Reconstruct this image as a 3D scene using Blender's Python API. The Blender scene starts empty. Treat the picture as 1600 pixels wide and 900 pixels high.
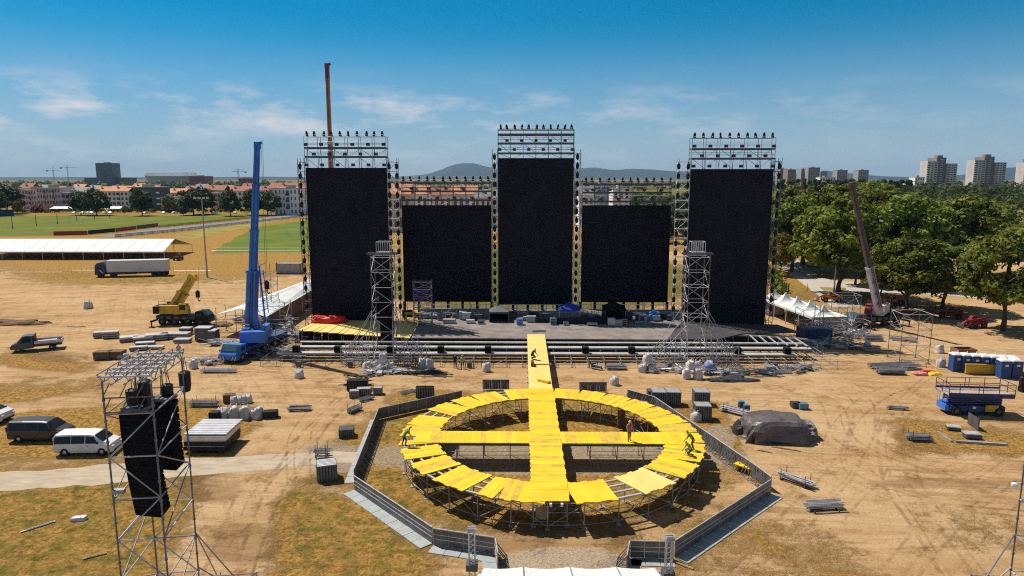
import bpy, bmesh, math, random
import numpy as np
from mathutils import Vector, Matrix, noise as mnoise
random.seed(7)
R_ = math.radians
sc = bpy.context.scene
COL = sc.collection

# ------------------------------------------------------------------ camera, sky, sun, exposure
H = 23.5; F = 1067.0; PITCH = math.atan(172 / F)
cd = bpy.data.cameras.new('camera'); cam = bpy.data.objects.new('camera', cd); COL.objects.link(cam)
cam.location = (0, 0, H); cam.rotation_euler = (math.pi / 2 - PITCH, 0, 0)
cd.lens = 36 * F / 1600; cd.sensor_width = 36; cd.clip_start = 0.5; cd.clip_end = 60000
sc.camera = cam

TOSUN = Vector((-1.05, 0.90, 2.0)).normalized()
SUN_EL = math.asin(TOSUN.z); SUN_AZ = math.atan2(TOSUN.x, TOSUN.y)
w = bpy.data.worlds.new('World'); sc.world = w; w.use_nodes = True
nt = w.node_tree; nt.nodes.clear()
out = nt.nodes.new('ShaderNodeOutputWorld'); bg = nt.nodes.new('ShaderNodeBackground')
sky = nt.nodes.new('ShaderNodeTexSky'); sky.sky_type = 'NISHITA'; sky.sun_disc = False
sky.sun_elevation = SUN_EL; sky.sun_rotation = SUN_AZ; sky.altitude = 100
sky.air_density = 0.75; sky.dust_density = 0.0; sky.ozone_density = 4.0
hsv = nt.nodes.new('ShaderNodeHueSaturation'); hsv.inputs['Saturation'].default_value = 1.5; hsv.inputs['Hue'].default_value = 0.480
nt.links.new(sky.outputs[0], hsv.inputs['Color'])
# thin high clouds in a low band, laid out on the sky's own directions
tc = nt.nodes.new('ShaderNodeTexCoord')
sep = nt.nodes.new('ShaderNodeSeparateXYZ'); nt.links.new(tc.outputs['Generated'], sep.inputs[0])
def wmath(op, a, b=None, clamp=False):
    n = nt.nodes.new('ShaderNodeMath'); n.operation = op; n.use_clamp = clamp
    for i, x in enumerate((a, b)):
        if x is None: continue
        if isinstance(x, (int, float)): n.inputs[i].default_value = x
        else: nt.links.new(x, n.inputs[i])
    return n.outputs[0]
az = wmath('ARCTAN2', sep.outputs[0], sep.outputs[1])
comb = nt.nodes.new('ShaderNodeCombineXYZ')
nt.links.new(wmath('MULTIPLY', az, 5.0), comb.inputs[0]); nt.links.new(wmath('MULTIPLY', sep.outputs[2], 17.0), comb.inputs[1])
cn = nt.nodes.new('ShaderNodeTexNoise'); cn.inputs['Scale'].default_value = 1.5; cn.inputs['Detail'].default_value = 7; cn.inputs['Roughness'].default_value = 0.6
nt.links.new(comb.outputs[0], cn.inputs['Vector'])
cr = nt.nodes.new('ShaderNodeValToRGB'); cr.color_ramp.elements[0].position = 0.47; cr.color_ramp.elements[1].position = 0.66
nt.links.new(cn.outputs['Fac'], cr.inputs[0])
band = nt.nodes.new('ShaderNodeValToRGB')
e = band.color_ramp.elements
e[0].position = 0.0; e[0].color = (.25, .25, .25, 1); e[1].position = 0.16; e[1].color = (0, 0, 0, 1)
for p, c in ((0.055, .4), (0.075, .95), (0.105, .75), (0.128, .08)):
    q = e.new(p); q.color = (c, c, c, 1)
nt.links.new(sep.outputs[2], band.inputs[0])
azr = nt.nodes.new('ShaderNodeMapRange'); azr.inputs[1].default_value = 0.55; azr.inputs[2].default_value = -0.25; azr.inputs[3].default_value = 0.18; azr.inputs[4].default_value = 1.0
nt.links.new(az, azr.inputs[0])
cf = wmath('MULTIPLY', wmath('MULTIPLY', cr.outputs[0], band.outputs[0]), wmath('MULTIPLY', azr.outputs[0], 0.95), True)
mix = nt.nodes.new('ShaderNodeMix'); mix.data_type = 'RGBA'
nt.links.new(cf, mix.inputs[0]); nt.links.new(hsv.outputs[0], mix.inputs[6]); mix.inputs[7].default_value = (8.8, 8.5, 8.8, 1)
hzr = nt.nodes.new('ShaderNodeMapRange'); hzr.interpolation_type = 'SMOOTHSTEP'
for k_, v_ in ((1, 0.0), (2, 0.225), (3, 0.80), (4, 0.0)): hzr.inputs[k_].default_value = v_
nt.links.new(sep.outputs[2], hzr.inputs[0])
mixh = nt.nodes.new('ShaderNodeMix'); mixh.data_type = 'RGBA'; mixh.inputs[7].default_value = (3.8, 5.1, 6.5, 1)
nt.links.new(hzr.outputs[0], mixh.inputs[0]); nt.links.new(hsv.outputs[0], mixh.inputs[6]); nt.links.new(mixh.outputs[2], mix.inputs[6])
zr = nt.nodes.new('ShaderNodeMapRange'); zr.interpolation_type = 'SMOOTHSTEP'
for k_, v_ in ((1, 0.26), (2, 0.55), (3, 1.0), (4, 0.40)): zr.inputs[k_].default_value = v_
nt.links.new(sep.outputs[2], zr.inputs[0])
zen = nt.nodes.new('ShaderNodeHueSaturation'); nt.links.new(zr.outputs[0], zen.inputs['Saturation']); nt.links.new(mix.outputs[2], zen.inputs['Color'])
zv = nt.nodes.new('ShaderNodeMapRange')
for k_, v_ in ((1, 0.26), (2, 0.6), (3, 1.0), (4, 0.85)): zv.inputs[k_].default_value = v_
nt.links.new(sep.outputs[2], zv.inputs[0]); nt.links.new(zv.outputs[0], zen.inputs['Value'])
nt.links.new(zen.outputs[0], bg.inputs[0]); bg.inputs[1].default_value = 0.077
nt.links.new(bg.outputs[0], out.inputs[0])
sd = bpy.data.lights.new('sun', 'SUN'); sun = bpy.data.objects.new('sun', sd); COL.objects.link(sun)
sd.energy = 4.9; sd.angle = R_(0.5); sd.color = (1.0, 0.93, 0.82)
sun.rotation_euler = (-TOSUN).to_track_quat('-Z', 'Y').to_euler(); sun.location = (-60, 40, 120)
sc.view_settings.view_transform = 'Standard'; sc.view_settings.look = 'None'
sc.view_settings.exposure = 0.18; sc.view_settings.gamma = 1; sc.view_settings.use_curve_mapping = False
sc.cycles.max_bounces = 5; sc.cycles.diffuse_bounces = 2; sc.cycles.glossy_bounces = 2
sc.cycles.transparent_max_bounces = 8; sc.cycles.volume_bounces = 0; sc.cycles.transmission_bounces = 3
sc.cycles.caustics_reflective = False; sc.cycles.caustics_refractive = False
sc.cycles.use_denoising = False; sc.cycles.filter_width = 1.1

# ------------------------------------------------------------------ surveying: from photo pixels to places on the ground
CP, SP = math.cos(PITCH), math.sin(PITCH)
def ray(px, py):
    x = (px - 800) / F; y = (450 - py) / F
    return Vector((x, CP + y * SP, -SP + y * CP))
def gp(px, py, z=0.0):
    d = ray(px, py); t = (z - H) / d.z
    return Vector((d.x * t, d.y * t, z))
def at(px, py, Y):
    d = ray(px, py); t = Y / d.y
    return Vector((d.x * t, Y, H + d.z * t))

# ------------------------------------------------------------------ materials
MATS = {}
def pm(name, col, rough=0.65, metal=0.0, var=0.14, scale=1.5, bump=0.0, bscale=12, spec=0.4, col2=None):
    if name in MATS: return MATS[name]
    m = bpy.data.materials.new(name); m.use_nodes = True
    t = m.node_tree; b = t.nodes['Principled BSDF']
    tcn = t.nodes.new('ShaderNodeTexCoord')
    n = t.nodes.new('ShaderNodeTexNoise'); n.inputs['Scale'].default_value = scale; n.inputs['Detail'].default_value = 6; n.inputs['Roughness'].default_value = .65
    t.links.new(tcn.outputs['Object'], n.inputs['Vector'])
    r = t.nodes.new('ShaderNodeValToRGB')
    lo = [max(0, c * (1 - 1.6 * var)) for c in col] if col2 is None else list(col2)
    hi = [min(1, c * (1 + var)) for c in col]
    r.color_ramp.elements[0].position = .32; r.color_ramp.elements[0].color = (*lo, 1)
    r.color_ramp.elements[1].position = .66; r.color_ramp.elements[1].color = (*hi, 1)
    t.links.new(n.outputs['Fac'], r.inputs[0]); t.links.new(r.outputs[0], b.inputs['Base Color'])
    b.inputs['Roughness'].default_value = rough; b.inputs['Metallic'].default_value = metal
    b.inputs['Specular IOR Level'].default_value = spec
    if bump:
        n2 = t.nodes.new('ShaderNodeTexNoise'); n2.inputs['Scale'].default_value = bscale; n2.inputs['Detail'].default_value = 4
        t.links.new(tcn.outputs['Object'], n2.inputs['Vector'])
        bp = t.nodes.new('ShaderNodeBump'); bp.inputs['Strength'].default_value = bump; bp.inputs['Distance'].default_value = .2
        t.links.new(n2.outputs['Fac'], bp.inputs['Height']); t.links.new(bp.outputs[0], b.inputs['Normal'])
    MATS[name] = m
    return m
STEEL = pm('galvanised steel', (.36, .35, .37), .5, .25, .2)
STEELL = pm('bright aluminium', (.58, .57, .60), .42, .3, .12)
POSTM = pm('dark grey tube', (.17, .165, .18), .5, .25, .3)
STEELD = pm('dull dark steel', (.10, .10, .11), .55, .2, .2)
BLACK = pm('black equipment', (.012, .012, .014), .55, 0, .3, spec=.25)
LEDM = pm('black led face', (.0125, .0105, .019), .6, 0, .25, .4, spec=.12)
CLOTH = pm('black cloth', (.008, .008, .010), .9, 0, .3, spec=.1)
RUBBER = pm('tyre rubber', (.022, .021, .02), .85, 0, .3, 4)
YEL = pm('yellow deck boards', (.80, .545, .030), .55, 0, .10, .5, spec=.2)
YELS = [YEL, pm('worn yellow boards', (.70, .47, .06), .6, 0, .14, 1.3, spec=.15, col2=(.50, .33, .06)), pm('fresh yellow boards', (.84, .60, .035), .5, 0, .06, .7, spec=.2)]
YELP = pm('faded yellow deck boards', (.80, .60, .19), .6, 0, .07, .8, spec=.2)
YELD = pm('yellow deck underside', (.42, .30, .10), .7, 0, .1)
WOODDK = pm('weathered stage ply', (.235, .20, .185), .75, 0, .22, .6)
WOODDK2 = pm('dark stage ply', (.060, .052, .062), .75, 0, .3, .6)
TIERM = pm('pale tier boards', (.46, .44, .42), .6, 0, .15, .5)
WHITEP = pm('white paint', (.78, .78, .78), .35, 0, .05)
TENTW = pm('white tent fabric', (.68, .71, .71), .65, 0, .09, .25, .12, 1.2)
BAGM = pm('white woven bag', (.58, .55, .56), .75, 0, .16, 3, .35, 5)
GLASS = pm('dark glazing', (.012, .015, .02), .22, 0, .2, spec=.35)
WINDM = pm('window glazing', (.05, .06, .08), .2, 0, .5, 2, spec=.5)
BLUE = pm('blue crane paint', (.045, .19, .66), .42, 0, .18, .7)
BLUEL = pm('light blue paint', (.10, .30, .46), .42, 0, .1)
BLUED = pm('dark blue lift paint', (.020, .040, .155), .45, 0, .25)
BLUEP = pm('blue plastic', (.025, .075, .25), .5, 0, .1)
YCR = pm('yellow crane paint', (.62, .38, .025), .45, 0, .15)
ORNG = pm('orange crane paint', (.50, .16, .03), .5, 0, .15)
RED = pm('red paint', (.30, .02, .022), .45, 0, .2)
REDT = pm('red tarpaulin', (.62, .012, .010), .5, 0, .12, 2, .3, 3)
BROWNB = pm('brown boom paint', (.10, .060, .055), .5, 0, .2)
TARP = pm('dark grey tarpaulin', (.125, .105, .105), .36, 0, .25, 1.2, .6, 1.6)
WOOD = pm('pale timber', (.42, .29, .15), .75, 0, .25, 3)
WOODB = pm('brown timber', (.17, .095, .05), .8, 0, .3, 2)
PURP = pm('purple cloth', (.16, .04, .30), .6, 0, .2)
HIVIS = pm('yellow green vest', (.32, .52, .05), .6, 0, .1)
VESTR = pm('red vest', (.75, .05, .04), .6, 0, .1)
HELM = pm('yellow helmet', (.80, .50, .03), .35, 0, .05)
SKIN = pm('skin', (.46, .26, .17), .55, 0, .05)
DENIM = pm('dark trousers', (.035, .04, .06), .8, 0, .2)
BRNTR = pm('brown work trousers', (.20, .075, .03), .8, 0, .2)
SHIRTG = pm('grey shirt', (.34, .35, .40), .8, 0, .1)
BOOT = pm('boots', (.03, .02, .015), .7)
HAIR = pm('dark hair', (.02, .014, .01), .7)
GREYC = pm('grey cage panels', (.16, .17, .18), .55, .2, .22)
BARR = pm('barrier steel', (.17, .165, .175), .5, .3, .3, 1.2)
BARP = pm('barrier foot plate', (.40, .43, .44), .45, .2, .1)
CONC = pm('pale concrete', (.42, .38, .34), .85, 0, .15, .3)

# ------------------------------------------------------------------ mesh helpers
class MB:
    def __init__(s): s.v = []; s.f = []; s.m = []
    def face(s, pts, mi=0):
        b = len(s.v); s.v += [tuple(p) for p in pts]; s.f.append(tuple(range(b, b + len(pts)))); s.m.append(mi)
    def hexa(s, b, mi=0):     # 8 points: bottom ring, top ring
        k = len(s.v); s.v += [tuple(p) for p in b]
        for q in ((3, 2, 1, 0), (4, 5, 6, 7), (0, 1, 5, 4), (1, 2, 6, 5), (2, 3, 7, 6), (3, 0, 4, 7)):
            s.f.append(tuple(k + i for i in q)); s.m.append(mi)
    def box(s, c, d, rz=0, mi=0):  # centre, full size
        cx, cy, cz = c; hx, hy, hz = d[0] / 2, d[1] / 2, d[2] / 2; co, si = math.cos(rz), math.sin(rz)
        P = [(cx + x * co - y * si, cy + x * si + y * co, cz + z) for z in (-hz, hz) for x, y in ((-hx, -hy), (hx, -hy), (hx, hy), (-hx, hy))]
        s.hexa(P, mi)
    def bb(s, x0, x1, y0, y1, z0, z1, mi=0): s.box(((x0 + x1) / 2, (y0 + y1) / 2, (z0 + z1) / 2), (x1 - x0, y1 - y0, z1 - z0), 0, mi)
    def bar(s, a, b, w, h=None, mi=0, w2=None, h2=None, up=(0, 0, 1)):
        a = Vector(a); b = Vector(b); h = h or w; w2 = w2 or w; h2 = h2 or h
        d = (b - a)
        if d.length < 1e-6: return
        d.normalize(); u = Vector(up)
        if abs(d.dot(u)) > .98: u = Vector((0, 1, 0))
        x = d.cross(u).normalized(); y = x.cross(d).normalized()
        P = [a - x * w / 2 - y * h / 2, a + x * w / 2 - y * h / 2, a + x * w / 2 + y * h / 2, a - x * w / 2 + y * h / 2]
        Q = [b - x * w2 / 2 - y * h2 / 2, b + x * w2 / 2 - y * h2 / 2, b + x * w2 / 2 + y * h2 / 2, b - x * w2 / 2 + y * h2 / 2]
        s.hexa(P + Q, mi)
    def tube(s, a, b, r, n=5, mi=0, r2=None, cap=True):
        a = Vector(a); b = Vector(b); r2 = r if r2 is None else r2; d = b - a
        if d.length < 1e-6: return
        d.normalize(); u = Vector((0, 0, 1)) if abs(d.z) < .9 else Vector((1, 0, 0))
        x = d.cross(u).normalized(); y = d.cross(x)
        k = len(s.v)
        for P, rr in ((a, r), (b, r2)):
            for i in range(n):
                t = 2 * math.pi * i / n; s.v.append(tuple(P + x * math.cos(t) * rr + y * math.sin(t) * rr))
        for i in range(n):
            j = (i + 1) % n; s.f.append((k + i, k + j, k + n + j, k + n + i)); s.m.append(mi)
        if cap:
            s.f.append(tuple(k + i for i in reversed(range(n)))); s.m.append(mi); s.f.append(tuple(k + n + i for i in range(n))); s.m.append(mi)
    def path(s, pts, r, n=5, mi=0):
        for a, b in zip(pts, pts[1:]): s.tube(a, b, r, n, mi)
    def lathe(s, prof, c=(0, 0, 0), n=12, mi=0, axis='z'):
        k = len(s.v)
        for rr, z in prof:
            for i in range(n):
                t = 2 * math.pi * i / n; x, y = rr * math.cos(t), rr * math.sin(t)
                p = (x, y, z) if axis == 'z' else ((x, z, y) if axis == 'y' else (z, x, y))
                s.v.append((c[0] + p[0], c[1] + p[1], c[2] + p[2]))
        for j in range(len(prof) - 1):
            for i in range(n):
                q = (i + 1) % n; a = k + j * n; s.f.append((a + i, a + q, a + n + q, a + n + i)); s.m.append(mi)
        s.f.append(tuple(k + i for i in reversed(range(n)))); s.m.append(mi)
        a = k + (len(prof) - 1) * n; s.f.append(tuple(a + i for i in range(n))); s.m.append(mi)
    def loft(s, secs, mi=0, cap=True):
        k = len(s.v); n = len(secs[0])
        for q in secs: s.v += [tuple(p) for p in q]
        for j in range(len(secs) - 1):
            for i in range(n):
                a = k + j * n; q = (i + 1) % n
                s.f.append((a + i, a + q, a + n + q, a + n + i)); s.m.append(mi)
        if cap:
            s.f.append(tuple(k + i for i in reversed(range(n)))); s.m.append(mi); a = k + (len(secs) - 1) * n
            s.f.append(tuple(a + i for i in range(n))); s.m.append(mi)
    def prism(s, poly, z0, z1, mi=0):
        n = len(poly); k = len(s.v)
        s.v += [(p[0], p[1], z0) for p in poly] + [(p[0], p[1], z1) for p in poly]
        s.f.append(tuple(k + i for i in reversed(range(n)))); s.m.append(mi); s.f.append(tuple(k + n + i for i in range(n))); s.m.append(mi)
        for i in range(n):
            j = (i + 1) % n; s.f.append((k + i, k + j, k + n + j, k + n + i)); s.m.append(mi)
    def build(s, name, mats, parent=None, smooth=False, world=False, bevel=0, loc=None):
        me = bpy.data.meshes.new(name); V = s.v
        if world and parent is not None:
            M = chain(parent).inverted(); V = [tuple(M @ Vector(p)) for p in V]
        if loc is not None: V = [(p[0] - loc[0], p[1] - loc[1], p[2] - loc[2]) for p in V]
        me.from_pydata(V, [], s.f)
        for m in (mats if isinstance(mats, (list, tuple)) else [mats]): me.materials.append(m)
        me.polygons.foreach_set('material_index', s.m)
        bm = bmesh.new(); bm.from_mesh(me); bmesh.ops.recalc_face_normals(bm, faces=bm.faces)
        if bevel:
            bmesh.ops.remove_doubles(bm, verts=bm.verts, dist=1e-4)
            bmesh.ops.bevel(bm, geom=[e for e in bm.edges if len(e.link_faces) == 2 and e.calc_face_angle(0) > .5], offset=bevel, segments=2, affect='EDGES', profile=.6)
        bm.to_mesh(me); bm.free()
        if smooth: me.polygons.foreach_set('use_smooth', [True] * len(me.polygons))
        me.update()
        o = bpy.data.objects.new(name, me); COL.objects.link(o)
        if parent is not None: o.parent = parent
        if loc is not None: o.location = loc
        return o
def chain(o):
    M = Matrix.LocRotScale(o.location, o.rotation_euler, o.scale)
    return chain(o.parent) @ M if o.parent else M
def tag(o, label, cat, group=None, kind=None):
    if label: o['label'] = label
    if cat: o['category'] = cat
    if group: o['group'] = group
    if kind: o['kind'] = kind
    return o
def T(name, label, cat, loc=(0, 0, 0), rz=0, group=None):
    o = bpy.data.objects.new(name, None); COL.objects.link(o); o.empty_display_size = .3
    o.location = loc; o.rotation_euler = (0, 0, rz)
    return tag(o, label, cat, group)
def inst(o, loc=None, rz=None, label=None, group=None, parent=None, scale=None):
    c = o.copy(); COL.objects.link(c)
    if parent is not None: c.parent = parent
    if loc is not None: c.location = loc
    if rz is not None: c.rotation_euler = (0, 0, rz)
    if scale is not None: c.scale = scale if hasattr(scale, '__len__') else (scale,) * 3
    if label: c['label'] = label
    if group: c['group'] = group
    for ch in list(o.children): inst(ch, parent=c)
    return c
def struct(o): o['kind'] = 'structure'; return o

# ------------------------------------------------------------------ ground
def build_ground():
    ys = list(np.arange(6, 28, 1.0)) + list(np.arange(28, 70, .3)) + list(np.arange(70, 135, .55))
    y = ys[-1]
    while y < 18500: y *= 1.022; ys.append(y)
    ys = np.array(ys); nc = 380
    s = np.linspace(-1, 1, nc)
    X = s[None, :] * (0.95 * ys[:, None] + 22); Y = np.repeat(ys[:, None], nc, 1)
    Z = np.zeros_like(X)
    zc = Y * CP - (Z - H) * SP; yc = Y * SP + (Z - H) * CP
    PX = 800 + F * X / zc; PY = 450 - F * yc / zc
    def ell(cx, cy, rx, ry, a=0, soft=.6):
        dx = PX - cx; dy = PY - cy; co, si = math.cos(R_(a)), math.sin(R_(a))
        u = (dx * co + dy * si) / rx; v = (-dx * si + dy * co) / ry
        return np.clip((1 - np.sqrt(u * u + v * v)) / soft + .5, 0, 1)
    def seg(pts, wid, soft=.6):
        best = np.full(PX.shape, 1e9)
        for (ax, ay, aw), (bx, by, bw) in zip(pts, pts[1:]):
            L = (bx - ax) ** 2 + (by - ay) ** 2
            t = np.clip(((PX - ax) * (bx - ax) + (PY - ay) * (by - ay)) / L, 0, 1)
            d = np.hypot(PX - ax - t * (bx - ax), PY - ay - t * (by - ay)) / (aw + t * (bw - aw))
            best = np.minimum(best, d)
        return np.clip((1 - best) / soft + .5, 0, 1)
    G = np.zeros_like(PX); N = np.zeros_like(PX); D = np.zeros_like(PX); P = np.zeros_like(PX)
    mx = lambda A, B, k=1: np.maximum(A, B * k)
    # dry grass
    for a in ((120, 660, 300, 60), (360, 690, 130, 60), (60, 860, 420, 130), (430, 840, 160, 90), (560, 860, 120, 90), (820, 700, 330, 130, 0, .35),
              (540, 650, 60, 60), (640, 615, 130, 22), (1130, 650, 70, 60, 30), (1470, 690, 200, 62, 6, .5), (1420, 645, 90, 22),
              (60, 425, 330, 20), (330, 395, 200, 40), (100, 560, 100, 20),
              (250, 390, 400, 40), (1240, 430, 60, 40), (1180, 600, 60, 14), (560, 560, 80, 6)):
        G = mx(G, ell(*a))
    for a in ((1120, 850, 120, 60), (1320, 870, 190, 80, 0, 1), (1500, 840, 110, 40, 0, 1), (1180, 850, 260, 50, 0, 1), (1350, 810, 90, 30, 20, 1)):
        G = mx(G, ell(*a), .48)
    G = mx(G, (PY < 392).astype(float) * .9)
    # green in the grass
    for a in ((60, 800, 190, 70), (250, 800, 190, 90), (90, 870, 260, 50), (1060, 870, 40, 50), (1350, 815, 60, 14, 30), (1490, 820, 50, 14), (460, 800, 110, 70), (560, 860, 130, 60), (600, 660, 60, 60), (740, 640, 120, 40), (640, 620, 60, 25),
              (680, 800, 140, 60, 25), (540, 660, 50, 50), (1130, 660, 30, 60, -20), (1060, 790, 140, 50), (830, 700, 240, 12), (40, 345, 500, 26, 0, .4), (170, 330, 400, 14), (1100, 850, 60, 40),
              (60, 430, 130, 9), (240, 440, 110, 8), (90, 556, 50, 10), (640, 600, 40, 6), (1240, 460, 30, 26, 35), (400, 345, 160, 20), (1350, 800, 60, 30), (950, 640, 120, 12)):
        N = mx(N, ell(*a))
    N = mx(N, (PY < 392).astype(float) * .62); N = mx(N, (PY < 330).astype(float)); N = mx(N, ell(840, 440, 270, 56, 0, .3), 1.7); G = mx(G, ell(840, 440, 260, 50, 0, .3)); N = mx(N, (PY < 318).astype(float), 3.0)
    # bare tracks cut the grass again
    tr = seg(((560, 600, 60), (470, 660, 55), (380, 760, 50), (340, 900, 90)), 1)
    tr = np.maximum(tr, seg(((0, 480, 60), (300, 560, 40), (800, 592, 24), (1300, 600, 40), (1600, 640, 40)), 1))
    tr = np.maximum(tr, seg(((1330, 600, 60), (1330, 700, 80), (1250, 760, 60), (1600, 740, 30)), 1))
    tr = np.maximum(tr, seg(((1300, 760, 60), (1450, 880, 60)), 1))
    tr = np.maximum(tr, seg(((0, 640, 8), (200, 615, 16), (460, 590, 22)), 1))
    tr = np.maximum(tr, seg(((1160, 640, 30), (1200, 700, 34), (1215, 760, 30)), 1) * .9)
    G = G * (1 - .93 * tr); N = N * (1 - .95 * tr)
    # dark churned soil
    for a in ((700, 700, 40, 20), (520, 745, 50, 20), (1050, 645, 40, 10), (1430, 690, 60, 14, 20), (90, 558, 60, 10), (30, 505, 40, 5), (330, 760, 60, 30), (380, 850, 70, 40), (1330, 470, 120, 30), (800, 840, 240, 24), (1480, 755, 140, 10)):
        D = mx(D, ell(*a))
    # pale stony gravel
    for a in ((885, 878, 100, 24, 0, .2), (860, 715, 320, 28, 0, .5), (1120, 690, 30, 26, -30), (520, 715, 60, 24)):
        P = mx(P, ell(*a))
    me = bpy.data.meshes.new('ground'); nr = len(ys)
    co = np.stack([X, Y, Z], -1).reshape(-1, 3).astype(np.float32)
    i = np.arange((nr - 1) * nc).reshape(nr - 1, nc)[:, :-1].ravel()
    fa = np.stack([i, i + 1, i + nc + 1, i + nc], -1).astype(np.int32)
    me.vertices.add(len(co)); me.vertices.foreach_set('co', co.ravel())
    me.loops.add(fa.size); me.loops.foreach_set('vertex_index', fa.ravel())
    me.polygons.add(len(fa)); me.polygons.foreach_set('loop_start', np.arange(0, fa.size, 4, dtype=np.int32))
    me.update(calc_edges=True)
    ca = me.color_attributes.new('zones', 'FLOAT_COLOR', 'POINT')
    ca.data.foreach_set('color', np.stack([G, N, D, P], -1).reshape(-1).astype(np.float32))
    o = bpy.data.objects.new('ground', me); COL.objects.link(o); o['kind'] = 'structure'
    m = bpy.data.materials.new('dry ground'); m.use_nodes = True; t = m.node_tree; b = t.nodes['Principled BSDF']
    b.inputs['Roughness'].default_value = .95; b.inputs['Specular IOR Level'].default_value = .05
    geo = t.nodes.new('ShaderNodeNewGeometry')
    at_ = t.nodes.new('ShaderNodeVertexColor'); at_.layer_name = 'zones'
    sp = t.nodes.new('ShaderNodeSeparateColor'); t.links.new(at_.outputs['Color'], sp.inputs[0])
    def nz(scale, det=5, sx=1, sy=1, rough=.6, rot=0, dist=0):
        mp = t.nodes.new('ShaderNodeMapping'); mp.inputs['Scale'].default_value = (sx, sy, 1); mp.vector_type = 'TEXTURE' if False else 'POINT'
        src = geo.outputs['Position']
        if rot:
            m0 = t.nodes.new('ShaderNodeMapping'); m0.inputs['Rotation'].default_value = (0, 0, R_(rot)); t.links.new(src, m0.inputs[0]); src = m0.outputs[0]
        t.links.new(src, mp.inputs[0])
        n = t.nodes.new('ShaderNodeTexNoise'); n.inputs['Scale'].default_value = scale; n.inputs['Detail'].default_value = det; n.inputs['Roughness'].default_value = rough; n.inputs['Distortion'].default_value = dist
        t.links.new(mp.outputs[0], n.inputs['Vector']); return n.outputs['Fac']
    def ramp(x, a, c):
        r = t.nodes.new('ShaderNodeMapRange'); r.interpolation_type = 'SMOOTHSTEP'; r.inputs[1].default_value = a; r.inputs[2].default_value = c
        t.links.new(x, r.inputs[0]); return r.outputs[0]
    def mth(op, a, c):
        n = t.nodes.new('ShaderNodeMath'); n.operation = op
        for k, x in enumerate((a, c)):
            if isinstance(x, (int, float)): n.inputs[k].default_value = x
            else: t.links.new(x, n.inputs[k])
        return n.outputs[0]
    def mx_(f, a, c):
        n = t.nodes.new('ShaderNodeMix'); n.data_type = 'RGBA'
        if isinstance(f, (int, float)): n.inputs[0].default_value = f
        else: t.links.new(f, n.inputs[0])
        for k, x in ((6, a), (7, c)):
            if isinstance(x, tuple): n.inputs[k].default_value = (*x, 1)
            else: t.links.new(x, n.inputs[k])
        return n.outputs[2]
    fine = nz(2.3, 7, rough=.75); mid = nz(.34, 7, rough=.66); big = nz(.05, 5); track = nz(.5, 6, .10, 1.0, .65); grit = nz(6, 6, rough=.85)
    def lines(rot, sc_, thin):        # tyre lines: thin contours of a long drawn-out noise
        n = nz(sc_, 3, .045, 1.0, .5, rot, .25); d = mth('ABSOLUTE', mth('SUBTRACT', n, .5), 0)
        return mth('SUBTRACT', 1.0, ramp(d, 0.0, thin))
    l1, l2, l3 = lines(8, .75, .035), lines(62, .6, .035), lines(-35, .55, .030)
    dirt = mx_(ramp(track, .36, .66), (0.524, 0.349, 0.185), (0.422, 0.256, 0.120))
    dirt = mx_(mth('MULTIPLY', ramp(big, .42, .68), .6), dirt, (0.563, 0.400, 0.232))
    dirt = mx_(mth('MULTIPLY', ramp(mid, .48, .66), .6), dirt, (0.349, 0.200, 0.086))
    tl = mth('MULTIPLY', mth('ADD', l1, mth('MULTIPLY', mth('ADD', l2, l3), .5)), mth('ADD', .12, mth('MULTIPLY', ramp(nz(.09, 3), .40, .62), .45)))
    dirt = mx_(mth('MINIMUM', tl, .55), dirt, (0.242, 0.135, 0.060))
    dry = mx_(ramp(fine, .36, .60), (0.215, 0.117, 0.026), (0.485, 0.288, 0.080))
    dry = mx_(mth('MULTIPLY', ramp(mid, .46, .62), .55), dry, (0.400, 0.211, 0.065))
    dry = mx_(mth('MULTIPLY', ramp(track, .56, .7), .45), dry, (0.550, 0.356, 0.137))
    dry = mx_(mth('MULTIPLY', ramp(nz(1.1, 6, rough=.7), .54, .64), .6), dry, (0.170, 0.090, 0.020))
    grn = mx_(ramp(fine, .38, .62), (.070, .085, .013), (.165, .165, .030))
    gf = ramp(mth('ADD', mth('ADD', sp.outputs[0], mth('MULTIPLY', mth('SUBTRACT', mid, .5), 1.8)), mth('MULTIPLY', mth('SUBTRACT', fine, .5), 1.5)), .22, .80)
    nf = ramp(mth('ADD', mth('ADD', mth('MULTIPLY', sp.outputs[1], .62), mth('MULTIPLY', mth('SUBTRACT', nz(.8, 7, rough=.7), .5), 2.4)), mth('MULTIPLY', mth('SUBTRACT', fine, .5), 1.6)), .52, .90)
    c = mx_(gf, dirt, dry); c = mx_(mth('MULTIPLY', nf, mth('ADD', mth('MULTIPLY', gf, .8), .05)), c, grn)
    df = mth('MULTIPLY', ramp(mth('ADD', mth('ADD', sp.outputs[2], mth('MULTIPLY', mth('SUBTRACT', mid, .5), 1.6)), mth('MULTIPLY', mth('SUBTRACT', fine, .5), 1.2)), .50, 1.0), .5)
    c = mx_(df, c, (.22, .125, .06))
    gvl = mx_(ramp(grit, .42, .58), (.53, .44, .33), (.24, .18, .125))
    pf = ramp(mth('ADD', mth('ADD', at_.outputs['Alpha'], mth('MULTIPLY', mth('SUBTRACT', mid, .5), 1.2)), mth('MULTIPLY', mth('SUBTRACT', fine, .5), .8)), .44, .70)
    c = mx_(mth('MULTIPLY', pf, .85), c, gvl)
    sv = t.nodes.new('ShaderNodeHueSaturation'); t.links.new(c, sv.inputs['Color'])      # stones, clods and straw: value speckle
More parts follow.
